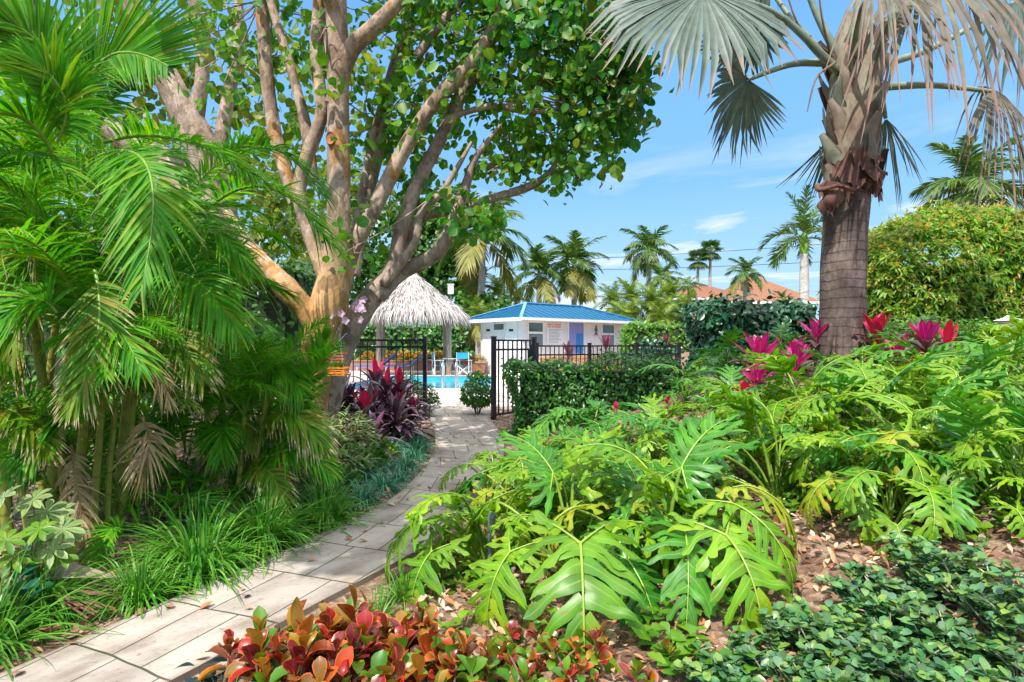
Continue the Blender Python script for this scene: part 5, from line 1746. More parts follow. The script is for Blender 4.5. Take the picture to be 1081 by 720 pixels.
# fallen leaves
mb = MB()
k = 7000
x = rng.uniform(-.6, 3.4, k)
y = rng.uniform(1.9, 6, k)
keep = x > np.interp(y, RIGHT_E[:, 1], RIGHT_E[:, 0]) + .08
x, y = x[keep], y[keep]
z = ground_z(x, y) + rng.uniform(.005, .05, len(x))
cloud(mb, np.stack([x, y, z], -1), np.tile([0, 0, 1.0], (len(x), 1)), .05, .0125, 5, lance(5), .4, 0, .05, .5)
k = 70
y = rng.uniform(2.2, 9, k)
x = np.interp(y, LEFT_E[:, 1], LEFT_E[:, 0]) + .02 + .9 * rng.uniform(0, 1, k) ** 2.2
cloud(mb, np.stack([x, y, np.full(k, .042)], -1), np.tile([0, 0, 1.0], (k, 1)), .06, .017, 5, lance(5), .3, 0, .02, .1)
k = 1800
y = rng.uniform(2.2, 7, k)
x = np.interp(y, LEFT_E[:, 1], LEFT_E[:, 0]) - rng.uniform(.1, 1.6, k)
cloud(mb, np.stack([x, y, ground_z(x, y) + rng.uniform(.005, .05, k)], -1), np.tile([0, 0, 1.0], (k, 1)), .06, .016, 5, lance(5), .4, 0, .05, .5)
o = mb.build("leaf_litter", M["litter"])
tag(o, "dry brown and cream fallen leaves scattered over the mulch of both beds", "leaf litter")
o["kind"] = "stuff"
# seedlings and low ground cover on the mound
mb = MB()
k = 950
x = rng.uniform(-.5, 5.5, k)
y = rng.uniform(2.1, 8, k)
keep = (x > np.interp(y, RIGHT_E[:, 1], RIGHT_E[:, 0]) + .15) & ~((np.abs(x - 1.75) < .55) & (np.abs(y - 3.0) < .5) & (rng.random(k) < .7))
for a, b in zip(x[keep], y[keep]):
    n = 9
    an = rng.uniform(0, 6.28, n)
    leaves(mb, np.tile([a, b, gz(a, b) + .03], (n, 1)) + rng.normal(0, .03, (n, 3)) * (1, 1, .7), np.stack([np.cos(an), np.sin(an), rng.uniform(.2, 1.2, n)], -1), .09 * rng.uniform(.7, 1.3, n), .024, 5, .3, obov(5), None, .2)
o = mb.build("ground_cover", M["green_young"])
tag(o, "low fresh green seedlings growing between the larger plants of the mound", "ground cover")
o["kind"] = "stuff"
# pile of dry fronds and leaves at the left
p = P(45, 640, 3.0)
t = thing("fallen_frond", "flat dry palm leaf base lying on the brown leaf pile at the left", "dead leaf", (p[0], 3.05, gz(p[0], 3.05)))
mb = MB()
strips(mb, spl([(-.12, -.02, .05), (.05, .02, .1), (.3, .08, .07)], 8)[None], np.tile([-.2, .95, .15], (1, 8, 1)), np.array([.03, .07, .09, .085, .07, .05, .03, .01])[None], np.tile([0, 0, 1.0], (1, 8, 1)), .4)
mb.build("leaf_base", M["wood"], t, local=True)
mb = MB()
for k in range(14):
    a = rng.uniform(-.5, .5)
    tube(mb, spl([(.0, -.05, .03), (.15, -.08 + a * .15, .06), (.4, -.1 + a * .4, .02)], 6), .006, 4, 0, cap=False)
mb.build("dry_strand", M["sheath"], t, local=True)

# ------------------------------------------------------------------ black fence, gate


def fence(name, label, a, b, h, z0, posts, npick, cat, rails=(.0, .12), post_r=.035, thick=.009, bottom=.1, group=None):
    a, b = np.array(a, float), np.array(b, float)
    t = thing(name, label, cat, (a[0], a[1], z0), group)
    d = b - a
    L = np.linalg.norm(d)
    d /= L
    nn = np.array([-d[1], d[0]])

    def T(v):
        return np.stack([v[:, 0] * d[0] + v[:, 1] * nn[0], v[:, 0] * d[1] + v[:, 1] * nn[1], v[:, 2]], -1)
    for k, s in enumerate(posts):
        mb = MB()
        box(mb, s - post_r, s + post_r, -post_r, post_r, -.1, h + .035, 0, T)
        box(mb, s - post_r - .006, s + post_r + .006, -post_r - .006, post_r + .006, h + .0352, h + .055, 0, T)
        mb.build("post", M["black"], t, smooth=False, local=True)
    for rz in list(rails) + [h - bottom]:
        mb = MB()
        box(mb, 0, L, -.014, .014, h - rz - .035, h - rz, 0, T)
        mb.build("rail", M["black"], t, smooth=False, local=True)
    mb = MB()
    box(mb, -thick, thick, -thick, thick, bottom - .03, h - .005)
    me = mb.mesh("picket", M["black"], None, False)
    for s in np.linspace(0, L, npick + 2)[1:-1]:
        o = link("picket", me, t)
        o.location = (d[0] * s, d[1] * s, 0)
        o.rotation_euler = (0, 0, math.atan2(d[1], d[0]))
    return t


GF = "black metal fence panels by the pool"
fence("metal_fence", "black metal fence panel left of the gate opening, ending in a tall post", (-3.9, 10.6), (-1.57, 10.6), 1.45, 0, (0, 2.33), 17, "fence", group=GF)
fence("metal_gate", "open black metal gate leaf with latch right of the path", (-.33, 10.6), (.44, 11.6), 1.45, 0, (0.0, 1.26), 8, "gate", rails=(0, .17), thick=.011, group=GF)
mb = MB()
box(mb, .3, .46, 11.32, 11.42, 1.0, 1.26)
box(mb, .36, .4, 11.28, 11.33, 1.22, 1.36)
gate = [o for o in COL.objects if o.name == "metal_gate"][0]
mb.build("latch", M["black"], gate, smooth=False)
fence("metal_fence", "lower black metal fence running behind the clipped hedge towards the blue roofed house", (.55, 13.1), (4.15, 14.6), 1.34, 0, (0, 1.35, 2.65, 3.9), 34, "fence", rails=(0, .2), group=GF)

# ------------------------------------------------------------------ pool side


def house_frame(o, ang):
    c, s = math.cos(ang), math.sin(ang)

    def T(v):
        v = np.asarray(v, float)
        return np.stack([o[0] + v[:, 0] * c - v[:, 1] * s, o[1] + v[:, 0] * s + v[:, 1] * c, v[:, 2]], -1)
    return T


HA = math.radians(40)
HO = (.37, 24.0)
HT = house_frame(HO, HA)
HL, HD = 7.6, 3.9
c40, s40 = math.cos(HA), math.sin(HA)
house = thing("pool_house", "white pool house with blue standing seam hip roof, doors, windows and rules board", "building", (HO[0], HO[1], 0))
IN = .5
W = 2.36


def fa(px, b=IN):
    """distance along the front wall seen at px"""
    k = (px - CX) / F
    return ((HO[0] - s40 * b) - k * (HO[1] + c40 * b)) / (k * s40 - c40)


def fz(px, py):
    a = fa(px)
    Y = HO[1] + a * s40 + IN * c40
    return H - (py - HY) / F * Y


def lb(px, a=IN):
    k = (px - CX) / F
    return ((HO[0] + c40 * a) - k * (HO[1] + s40 * a)) / (k * c40 + s40)


def lz(px, py):
    b = lb(px)
    Y = HO[1] + IN * s40 + b * c40
    return H - (py - HY) / F * Y


def hbox(name, mat, x0, x1, y0, y1, z0, z1, parent=None):
    mb = MB()
    box(mb, x0, x1, y0, y1, z0, z1, 0, HT)
    return mb.build(name, mat, parent or house, smooth=False)


mb = MB()
box(mb, IN, HL - IN, IN, HD - IN, -.02, W, 0, HT)
mb.build("wall", M["stucco"], house, smooth=False)
# roof: four slopes with seams, soffit and fascia
RZ, EZ = 3.22, 2.5
rA, rB = HD / 2, HL - HD / 2
cor = [(0, 0), (HL, 0), (HL, HD), (0, HD)]
ridge = [(rA, HD / 2), (rB, HD / 2)]
mb = MB()


def face(pts):
    mb.add(HT(np.array(pts, float)), [list(range(len(pts)))])


face([(0, 0, EZ), (HL, 0, EZ), (rB, HD / 2, RZ), (rA, HD / 2, RZ)])
face([(HL, 0, EZ), (HL, HD, EZ), (rB, HD / 2, RZ)])
face([(HL, HD, EZ), (0, HD, EZ), (rA, HD / 2, RZ), (rB, HD / 2, RZ)])
face([(0, HD, EZ), (0, 0, EZ), (rA, HD / 2, RZ)])
slope = (RZ - EZ) / (HD / 2)
for a in np.arange(.38, HL, .4):      # seams
    for side in (0, 1):
        run = min(HD / 2, a, HL - a)
        pts = [(a, 0.0, EZ + .02), (a, run, EZ + run * slope + .02)]
        if side:
            pts = [(p[0], HD - p[1], p[2]) for p in pts]
        tube(mb, HT(np.array(pts)), .02, 4)
for b in np.arange(.38, HD, .4):
    run = min(b, HD - b)
    for s in (0, 1):
        pts = [(0.0 if s else HL, b, EZ + .02), (run if s else HL - run, b, EZ + run * slope + .02)]
        tube(mb, HT(np.array(pts)), .02, 4)
roof = mb.build("roof", M["roof_blue"], house, smooth=False)
mb = MB()
for q_, (c, r) in enumerate(((cor[0], ridge[0]), (cor[3], ridge[0]), (cor[1], ridge[1]), (cor[2], ridge[1]))):
    tube(mb, HT(np.array([(*c, EZ + .03), (*r, RZ + .03)])), .075 if q_ == 0 else .05, 6, 1 if q_ else 0)
tube(mb, HT(np.array([(*ridge[0], RZ + .03), (*ridge[1], RZ + .03)])), .06, 6, 1)
mb.build("ridge_cap", [M["roof_cap"], M["roof_blue"]], roof)
mb = MB()
box(mb, .01, HL - .01, .01, HD - .01, EZ - .035, EZ - .005, 0, HT)
for x0, x1, y0, y1 in ((-.02, HL + .02, -.02, .0), (-.02, HL + .02, HD, HD + .02), (-.02, 0, 0, HD), (HL, HL + .02, 0, HD)):
    box(mb, x0, x1, y0, y1, EZ - .16, EZ - .02, 0, HT)
mb.build("fascia", M["white"], house, smooth=False)
mb = MB()
box(mb, .0, HL, -.11, -.022, EZ - .13, EZ - .03, 0, HT)
mb.build("gutter", M["white"], house, smooth=False)
# front wall openings
for (p0, p1, q0, q1) in ((557.5, 572.5, 340.5, 366), (635.5, 647.5, 343, 366)):
    a0, a1 = fa(p0), fa(p1)
    zt, zb = fz(p0, q0), fz(p0, q1)
    zm = zb + (zt - zb) * .58
    w = hbox("window", M["glass"], a0, a1, IN - .012, IN - .002, zb, zt)
    mb = MB()
    for b in ((a0 - .06, a0, zb - .06, zt + .06), (a1, a1 + .06, zb - .06, zt + .06), (a0, a1, zt, zt + .06), (a0, a1, zb - .06, zb), (a0, a1, zm - .05, zm + .05)):
        box(mb, b[0], b[1], IN - .05, IN - .003, b[2], b[3], 0, HT)
    mb.build("frame", M["white"], w, smooth=False)
    hbox("blind", M["greymetal"], a0 + .02, a1 - .02, IN - .022, IN - .014, zb + .02, zm - .08, w)
a0, a1 = fa(600), fa(615.5)
dz = fz(600, 339)
d = hbox("door", M["door_blue"], a0, a1, IN - .03, IN - .002, .02, dz)
m0 = a0 + (a1 - a0) * .5
hbox("panel", M["door_cyan"], m0, a1 - .05, IN - .045, IN - .032, .1, fz(600, 352), d)
mb = MB()
for b in ((a0 - .07, a0, 0.02, dz + .07), (a1, a1 + .07, .02, dz + .07), (a0, a1, dz, dz + .07)):
    box(mb, b[0], b[1], IN - .05, IN - .003, b[2], b[3], 0, HT)
mb.build("frame", M["white"], d, smooth=False)
# rules board with red heading and grey lines of print
a0, a1 = fa(577), fa(592.8)
zt, zb = fz(577, 341), fz(577, 363)
b_ = hbox("sign_board", M["white"], a0, a1, IN - .04, IN - .004, zb, zt)
mb = MB()
hh = zt - zb
for row, (zz, th, i0, i1) in enumerate(((.93, .065, .04, .96), (.82, .06, .06, .94))):
    x = i0
    while x < i1 - .03:
        wd = min(float(rng.uniform(.05, .08)), i1 - x)
        box(mb, a0 + (a1 - a0) * x, a0 + (a1 - a0) * (x + wd), IN - .046, IN - .0415, zb + hh * (zz - th / 2), zb + hh * (zz + th / 2), 0, HT)
        x += wd + .025 + (.05 if rng.random() < .2 else 0)
mb.build("heading", M["red_ink"], b_, smooth=False)
mb = MB()
for zz in np.linspace(.7, .06, 10):
    x = .12
    e = rng.uniform(.6, .9)
    while x < e:
        wd = float(rng.uniform(.05, .14))
        box(mb, a0 + (a1 - a0) * x, a0 + (a1 - a0) * (x + wd), IN - .046, IN - .0415, zb + hh * (zz - .014), zb + hh * (zz + .014), 0, HT)
        x += wd + .03
mb.build("lettering", M["grey_ink"], b_, smooth=False)
# fish ornament
mb = MB()
oa, oz = fa(629), fz(629, 349)
body = [(0, .24), (.05, .16), (.09, .02), (.05, -.1), (.12, -.2), (.0, -.16), (-.1, -.22), (-.04, -.08), (-.06, .04), (-.16, -.0), (-.03, .12)]
fr = HT(np.array([(oa + x, IN - .03, oz + z * 1.1) for x, z in body]))
bk = HT(np.array([(oa + x, IN - .004, oz + z * 1.1) for x, z in body]))
n = len(body)
mb.add(fr, [list(range(n))])
mb.add(np.vstack([fr, bk]), [[i, (i + 1) % n, n + (i + 1) % n, n + i] for i in range(n)])
mb.build("fish_ornament", M["brown_paint"], house, smooth=False)
# left wall: two white doors with dark plates, small high window
for (p0, p1) in ((511.5, 520.5), (535.5, 545.0)):
    b0, b1 = sorted((lb(p0), lb(p1)))
    zt = lz(p0, 341)
    d = hbox("door", M["white"], IN - .03, IN - .002, b0, b1, .02, zt)
    mid_ = (b0 + b1) / 2
    hbox("door_plate", M["black"], IN - .04, IN - .032, mid_ - .14, mid_ + .14, lz(p0, 350), lz(p0, 347.6), d)
    mb = MB()
    for q in ((b0 - .07, b0, .02, zt + .07), (b1, b1 + .07, .02, zt + .07), (b0, b1, zt, zt + .07)):
        box(mb, IN - .05, IN - .003, q[0], q[1], q[2], q[3], 0, HT)
    mb.build("frame", M["white"], d, smooth=False)
b0, b1 = sorted((lb(521.8), lb(532.5)))
w = hbox("window", M["glass"], IN - .012, IN - .002, b0, b1, lz(527, 348.2), lz(527, 342))
mb = MB()
z0, z1 = lz(527, 348.2), lz(527, 342)
for q in ((b0 - .06, b0, z0 - .06, z1 + .06), (b1, b1 + .06, z0 - .06, z1 + .06), (b0, b1, z1, z1 + .06), (b0, b1, z0 - .06, z0)):
    box(mb, IN - .04, IN - .003, q[0], q[1], q[2], q[3], 0, HT)
mb.build("frame", M["white"], w, smooth=False)
# grab rail of the front door
mb = MB()
q = HT(np.array([(fa(616.5), IN - .5, 1.3), (fa(632), IN - .9, 1.15), (fa(634), IN - .95, 0)]))
tube(mb, q, .025, 6)
t = thing("handrail", "thin metal handrail sloping down from the blue door of the pool house", "rail", (q[-1][0], q[-1][1], 0))
mb.build("rail_tube", M["steel"], t)
# planting bed wall in front of the house
pw = thing("planter_wall", "low orange tan planter wall in front of the pool house", "wall", (1.4, 21.6, 0))
mb = MB()
T2 = house_frame((1.2, 21.4), HA)
box(mb, 0, 6.0, 0, .3, 0, .85, 0, T2)
box(mb, -.03, 6.03, -.03, .33, .852, .93, 0, T2)
mb.build("wall_body", plain("orange_tan_block", (.55, .3, .14), .85, noise=.3, scale=3), pw, smooth=False)
GH = "purple ti plants behind the low fence"
for i, (px, py, Y, L, lab) in enumerate(((600, 375, 16.5, .55, "purple ti plant behind the low fence under the blue door"),
                                        (640, 368, 17.5, .6, "purple ti plant behind the low fence under the right window of the pool house"),
                                        (703, 364, 17, .5, "purple ti plant at the end of the low fence before the lime hedge"),
                                        (693, 366, 16, .35, "short purple ti plant left of the fence end"),
                                        (652, 378, 16.5, .3, "little wine red plant low behind the fence right of the window"))):
    p = P(px, py, Y)
    ti("ti_plant", (p[0], Y, 0), lab, max(.2, p[2]), 22, L, .05, "ti_old", "ti_old", 30 + i, .4, group=GH)

# ------------------------------------------------------------------ thatched hut
TX, TY = XY(436, 26.6), 26.6
hut = thing("tiki_hut", "thatched tiki hut with silvery grey conical palm roof on wooden posts", "hut", (TX, TY, .02))
ap = H + 76 / F * TY
ez = H + 34 / F * TY
R0 = 2.3
mb = MB()
for ring in range(15):
    u = ring / 14
    rr = .06 + (R0 - .06) * u
    zz = ap + (ez - ap) * u ** .92
    k = int(150 + 620 * u)
    a = rng.uniform(0, 6.28, k)
    sq = (1 / np.maximum(np.abs(np.cos(a)), np.abs(np.sin(a)))) ** .45
    p0 = np.stack([TX + rr * sq * np.cos(a), TY + rr * sq * np.sin(a), zz + rng.normal(0, .04, k)], -1)
    d = np.stack([np.cos(a) * .72, np.sin(a) * .72, np.full(k, -.74)], -1) + rng.normal(0, .22, (k, 3))
    leaves(mb, p0, d, rng.uniform(.3, .6, k), .016, 4, .12 + .35 * (u > .9), np.array([.8, 1, .8, .2]), np.stack([np.cos(a), np.sin(a), np.ones(k)], -1) + rng.normal(0, .4, (k, 3)), .3)
a = np.linspace(0, 2 * PI, 33)[:-1]
sq = (1 / np.maximum(np.abs(np.cos(a)), np.abs(np.sin(a)))) ** .45
base = np.stack([TX + (R0 - .1) * sq * np.cos(a), TY + (R0 - .1) * sq * np.sin(a), np.full(32, ez - .12)], -1)
mb.add(np.vstack([base, [(TX, TY, ap - .12)]]), [[i, (i + 1) % 32, 32] for i in range(32)], None, 1)
mb.build("roof", [M["thatch"], plain("thatch_underside", (.22, .16, .12), .9, noise=.4)], hut)
for px, Y in ((473.5, 25.6), (400, 25.6), (470, 27.8), (404, 27.8)):
    p = P(px, 364, Y)
    mb = MB()
    tube(mb, [(p[0], Y, 0), (p[0] + .01, Y, 1.2), (p[0], Y, ez + .1)], [.13, .12, .11], 10, lump=.03)
    mb.build("post", M["wood"], hut)

# ------------------------------------------------------------------ director chairs, table, planter, loungers, ladder


def chair(x, y, rz, label):
    t = thing("directors_chair", label, "chair", (x, y, .026), "blue canvas chairs by the pool")
    t.rotation_euler = (0, 0, rz)
    w, d = .27, .22
    for s in (-1, 1):
        mb = MB()
        tube(mb, [(s * w, -d, 0), (s * w, d, .0)], .017, 6)
        mb.build("foot", M["white"], t, local=True)
        mb = MB()
        tube(mb, [(s * w, d * .85, .64), (s * w, d * .95, 1.0)], .017, 6)
        mb.build("back_post", M["white"], t, local=True)
        mb = MB()
        box(mb, s * w - .028, s * w + .028, -d, d, .64, .665)
        mb.build("armrest", M["white"], t, local=True, smooth=False)
        for e_ in (-.8, .8):
            mb = MB()
            tube(mb, [(s * w, d * e_, .02), (s * w, d * e_, .64)], .02, 6)
            mb.build("upright", M["white"], t, local=True)
        mb = MB()
        for yy_ in (-d * .8, d * .8):
            tube(mb, [(-s * w, yy_ + s * .02, .03), (s * w, yy_ + s * .02, .45)], .022, 6)
        mb.build("cross_leg", M["white"], t, local=True)
    mb = MB()
    V = [(x_, y_, .45 - .04 * (1 - (x_ / w) ** 2)) for y_ in (-d, d) for x_ in np.linspace(-w, w, 7)]
    V += [(a, b, c - .012) for a, b, c in V]
    mb.add(V, [[i, i + 1, i + 8, i + 7] for i in range(6)] + [[14 + i + 7, 14 + i + 8, 14 + i + 1, 14 + i] for i in range(6)])
    mb.build("seat", M["bluecloth"], t, local=True)
    mb = MB()
    V = [(x_, d * .9 + .04 * (1 - (x_ / w) ** 2), z_) for z_ in (.72, .99) for x_ in np.linspace(-w, w, 7)]
    V += [(a, b + .01, c) for a, b, c in V]
    mb.add(V, [[i, i + 1, i + 8, i + 7] for i in range(6)] + [[14 + i + 7, 14 + i + 8, 14 + i + 1, 14 + i] for i in range(6)])
    mb.build("backrest", M["bluecloth"], t, local=True)
    return t


chair(XY(462, 25.5), 25.5, 1.9, "white framed director chair with blue canvas, turned sideways by the hut post")
chair(XY(490, 25.4), 25.4, 2.9, "white framed director chair with blue canvas back beside the terracotta planter")
t = thing("patio_table", "white patio table standing between the two blue canvas chairs", "table", (XY(477, 25.8), 25.8, .026))
mb = MB()
a = np.linspace(0, 2 * PI, 25)[:-1]
V = np.vstack([np.stack([.42 * np.cos(a), .42 * np.sin(a), np.full(24, z)], -1) for z in (.7, .735)])
mb.add(V, [[i, (i + 1) % 24, 24 + (i + 1) % 24, 24 + i] for i in range(24)])
mb.add(V[24:], [list(range(24))])
mb.add(V[:24], [list(range(24))[::-1]])
mb.build("tabletop", M["white"], t, local=True, smooth=False)
for k in range(3):
    mb = MB()
    aa = k * 2.094 + .4
    tube(mb, [(.3 * math.cos(aa), .3 * math.sin(aa), 0), (-.05 * math.cos(aa), -.05 * math.sin(aa), .7)], .016, 6)
    mb.build("leg", M["white"], t, local=True)
p = P(505.5, 392, 26.2)
t = thing("planter_box", "square terracotta planter beside the left wall of the pool house", "planter", (p[0], 26.2, .026))
mb = MB()
v = np.array([(sx * r, sy * r, z) for z, r in ((0, .24), (.46, .3), (.5, .32), (.5, .27), (.42, .26)) for sx, sy in ((-1, -1), (1, -1), (1, 1), (-1, 1))])
mb.add(v, [[k * 4 + i, k * 4 + (i + 1) % 4, k * 4 + 4 + (i + 1) % 4, k * 4 + 4 + i] for k in range(4) for i in range(4)] + [[16, 17, 18, 19]])
mb.build("planter_body", M["terracotta"], t, local=True, smooth=False)
clump("bronze_plant", "bronze leaved plant growing in the terracotta planter", "plant", p[0], 26.2, M["ochre"], .4, .3, 120, .22, .03, 500, z=.46)
# pool grab rails
for px, lab in ((468.6, "left steel grab rail of the pool ladder"), (482.6, "right steel grab rail of the pool ladder")):
    x = XY(px, 17.55)
    t = thing("ladder_rail", lab, "rail", (x, 17.4, .05), "grab rails at the near pool edge")
    mb = MB()
    tube(mb, spl([(0, -.35, 0), (0, -.35, .62), (0, -.2, .78), (0, .1, .74), (0, .2, .5), (0, .2, -.25)], 26), .022, 8)
    mb.build("rail_tube", M["steel"], t, local=True)
GLG = "blue loungers beyond the pool"
for i, (px, Y, lab) in enumerate(((398, 25.9, "blue lounger beyond the pool, left of the pair seen through the fence"), (428, 25.9, "blue lounger beyond the pool, right of the pair seen through the fence"))):
    t = thing("lounger", lab, "lounger", (XY(px, Y), Y, .026), GLG)
    mb = MB()
    prof_ = [(-.95, .36), (.2, .38), (.85, .92)]
    V = [(x_, y_, z_ + dz_) for dz_ in (0, .06) for x_, z_ in prof_ for y_ in (-.32, .32)]
    mb.add(V, [[6, 7, 9, 8], [8, 9, 11, 10], [0, 2, 3, 1], [2, 4, 5, 3], [0, 6, 8, 2], [2, 8, 10, 4], [1, 3, 9, 7], [3, 5, 11, 9], [0, 1, 7, 6], [4, 10, 11, 5]])
    mb.build("sling", plain("violet_blue_sling", (.1, .14, .42), .8), t, local=True, smooth=False)
    for x_ in (-.8, .3):
        for s in (-1, 1):
            mb = MB()
            tube(mb, [(x_, s * .3, 0), (x_, s * .3, .36)], .02, 6)
            mb.build("leg", M["white"], t, local=True)
# brown masonry planter and ochre plants behind pool
t = thing("planter_wall", "long brown masonry planter wall beyond the far side of the pool", "wall", (-4.5, 30.2, 0))
mb = MB()
box(mb, -14, -1.9, 30, 30.35, 0, .5)
box(mb, -14.03, -1.87, 29.96, 30.39, .502, .56)
mb.build("wall_body", M["brick"], t, smooth=False)
for i, px in enumerate((392, 410, 428, 446, 462)):
    clump("croton_bush", ("leftmost", "second from the left", "third from the left", "fourth from the left", "rightmost")[i] + " of the ochre bushes above the brown planter wall", "shrub", XY(px, 30.7), 30.7, M["ochre"], .55, .55, 260, .22, .05, 510 + i, obov(6), group="ochre bushes in the far planter", z=.45)
# white lamp box on a pole
p = P(476, 305, 29.5)
t = thing("pole_light", "white box lamp on a thin pole behind the thatched roof", "lamp", (p[0], 29.5, 0))
mb = MB()
tube(mb, [(0, 0, -.1), (0, 0, p[2] - .2)], .035, 8)
mb.build("pole", M["greymetal"], t, local=True)
mb = MB()
box(mb, -.14, .14, -.12, .12, p[2] - .26, p[2] + .2)
box(mb, -.17, .17, -.15, .15, p[2] + .202, p[2] + .24)
mb.build("lamp_box", M["white"], t, local=True, smooth=False)

# ------------------------------------------------------------------ hedges


def hedge(label, x0, x1, y0, y1, zt, mat, L, w, dens, seed, loc_z=None, rnd=.25, tipn=0, group=None, top_noise=.08, prof=None, z0=None, name="hedge", cat="hedge", faces="flt", rosette=False, dome=0.0):
    g = np.random.default_rng(seed)
    cx, cy = (x0 + x1) / 2, (y0 + y1) / 2
    zb = min(gz(x0, y0), gz(x1, y0), gz(cx, cy)) - .05 if z0 is None else z0
    t = thing(name, label, cat, (cx, cy, zb), group)
    hx, hy, hz = (x1 - x0) / 2, (y1 - y0) / 2, zt - zb
    area = {"front": 2 * hx * hz, "left": 2 * hy * hz, "right": 2 * hy * hz, "top": 4 * hx * hy, "back": 2 * hx * hz}
    P0, N0 = [], []
    for k, ar in area.items():
        n = int(ar * dens * (.4 if k == "back" else 1))
        u, v = g.uniform(-1, 1, n), g.uniform(-1, 1, n)
        if k == "front":
            p, nn = np.stack([u, -np.ones(n), v], -1), (0, -1, 0)
        elif k == "back":
            p, nn = np.stack([u, np.ones(n), v], -1), (0, 1, 0)
        elif k in ("left", "right"):
            s = -1 if k == "left" else 1
            p, nn = np.stack([s * np.ones(n), u, v], -1), (s, 0, 0)
        else:
            p, nn = np.stack([u, v, np.ones(n)], -1), (0, 0, 1)
        P0.append(p)
        N0.append(np.tile(np.array(nn, float), (n, 1)))
    p = np.concatenate(P0)
    nn = np.concatenate(N0)
    # round the box: pull corners in
    r = rnd
    q = np.stack([p[:, 0] * hx, p[:, 1] * hy, (p[:, 2] + 1) / 2 * hz], -1)
    lo = np.array([-hx + r, -hy + r, -9])
    hi = np.array([hx - r, hy - r, hz - r])
    cl_ = np.clip(q, np.minimum(lo, hi), np.maximum(lo, hi))
    dv = q - cl_
    ln = np.linalg.norm(dv, axis=1, keepdims=True)
    dirn = np.where(ln > 1e-6, dv / np.maximum(ln, 1e-6), nn)
    q = np.where(ln > r, cl_ + dirn * r, q)
    nzv = np.sin(q[:, 0] * 3.1 + seed) * np.sin(q[:, 2] * 3.7 + q[:, 1]) + .6 * np.sin(q[:, 0] * 7.3 + q[:, 2] * 5)
    q = q + dirn * (top_noise * nzv - g.uniform(0, .22, len(q)) * min(1, L * 7))[:, None] + dirn * (g.random((len(q), 1)) ** 9) * L * 1.7
    q[:, 2] *= 1 - dome * np.clip((.25 * hx - q[:, 0]) / hx, -.4, 2) ** 2
    mf = MB()
    if rosette:
        for k in range(5):
            a = g.uniform(0, 6.28, len(q))
            u1 = nrm(np.cross(dirn, g.normal(0, 1, (len(q), 3))))
            u2 = np.cross(dirn, u1)
            d = np.cos(a)[:, None] * u1 + np.sin(a)[:, None] * u2 + dirn * g.uniform(.2, .9, (len(q), 1))
            leaves(mf, q, d, L * g.uniform(.7, 1.2, len(q)), w, 4, .35, lance(4, .9), dirn + g.normal(0, .3, q.shape), .3, 0)
        sel = g.random(len(q)) < tipn
        for k in range(4):
            d = dirn[sel] + g.normal(0, .55, (int(sel.sum()), 3)) + (0, 0, .2)
            leaves(mf, q[sel] + dirn[sel] * .03, d, L * g.uniform(.6, 1.1, int(sel.sum())), w * .75, 4, .15, lance(4, .9), None, .3, 1)
    else:
        cloud(mf, q, dirn + np.array([0, -.1, .35]), L, w, 4, prof if prof is not None else lance(4, .9), .25, 0, .12, .55)
    mf.build("foliage", [M[mat], M["pale_tip"]], t, local=True)
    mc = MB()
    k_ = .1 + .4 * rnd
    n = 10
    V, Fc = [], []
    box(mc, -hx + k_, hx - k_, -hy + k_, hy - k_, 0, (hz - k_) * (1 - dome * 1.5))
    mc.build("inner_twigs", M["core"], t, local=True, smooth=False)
    return t


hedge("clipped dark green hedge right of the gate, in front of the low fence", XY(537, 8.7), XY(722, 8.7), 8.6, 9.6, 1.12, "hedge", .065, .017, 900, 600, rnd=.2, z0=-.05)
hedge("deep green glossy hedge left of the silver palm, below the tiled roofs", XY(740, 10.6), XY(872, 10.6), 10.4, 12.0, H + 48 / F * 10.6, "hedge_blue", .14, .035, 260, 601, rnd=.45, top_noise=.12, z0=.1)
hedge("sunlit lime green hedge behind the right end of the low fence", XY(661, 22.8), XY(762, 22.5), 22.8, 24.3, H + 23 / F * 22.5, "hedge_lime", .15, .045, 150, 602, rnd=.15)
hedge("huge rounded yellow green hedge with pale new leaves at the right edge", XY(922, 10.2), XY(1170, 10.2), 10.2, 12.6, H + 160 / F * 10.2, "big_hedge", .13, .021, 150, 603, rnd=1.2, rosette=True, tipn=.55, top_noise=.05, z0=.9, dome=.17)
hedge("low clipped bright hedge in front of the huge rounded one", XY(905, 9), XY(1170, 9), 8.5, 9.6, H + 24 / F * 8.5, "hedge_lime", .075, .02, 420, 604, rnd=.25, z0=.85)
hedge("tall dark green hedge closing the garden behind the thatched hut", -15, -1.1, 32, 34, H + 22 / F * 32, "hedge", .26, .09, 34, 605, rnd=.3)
hedge("tall hedge behind the left bed, filling the gaps between the palms", -14, -4.2, 12.0, 13.5, 3.1, "hedge", .15, .05, 70, 607, rnd=.4, top_noise=.2, z0=-.1)


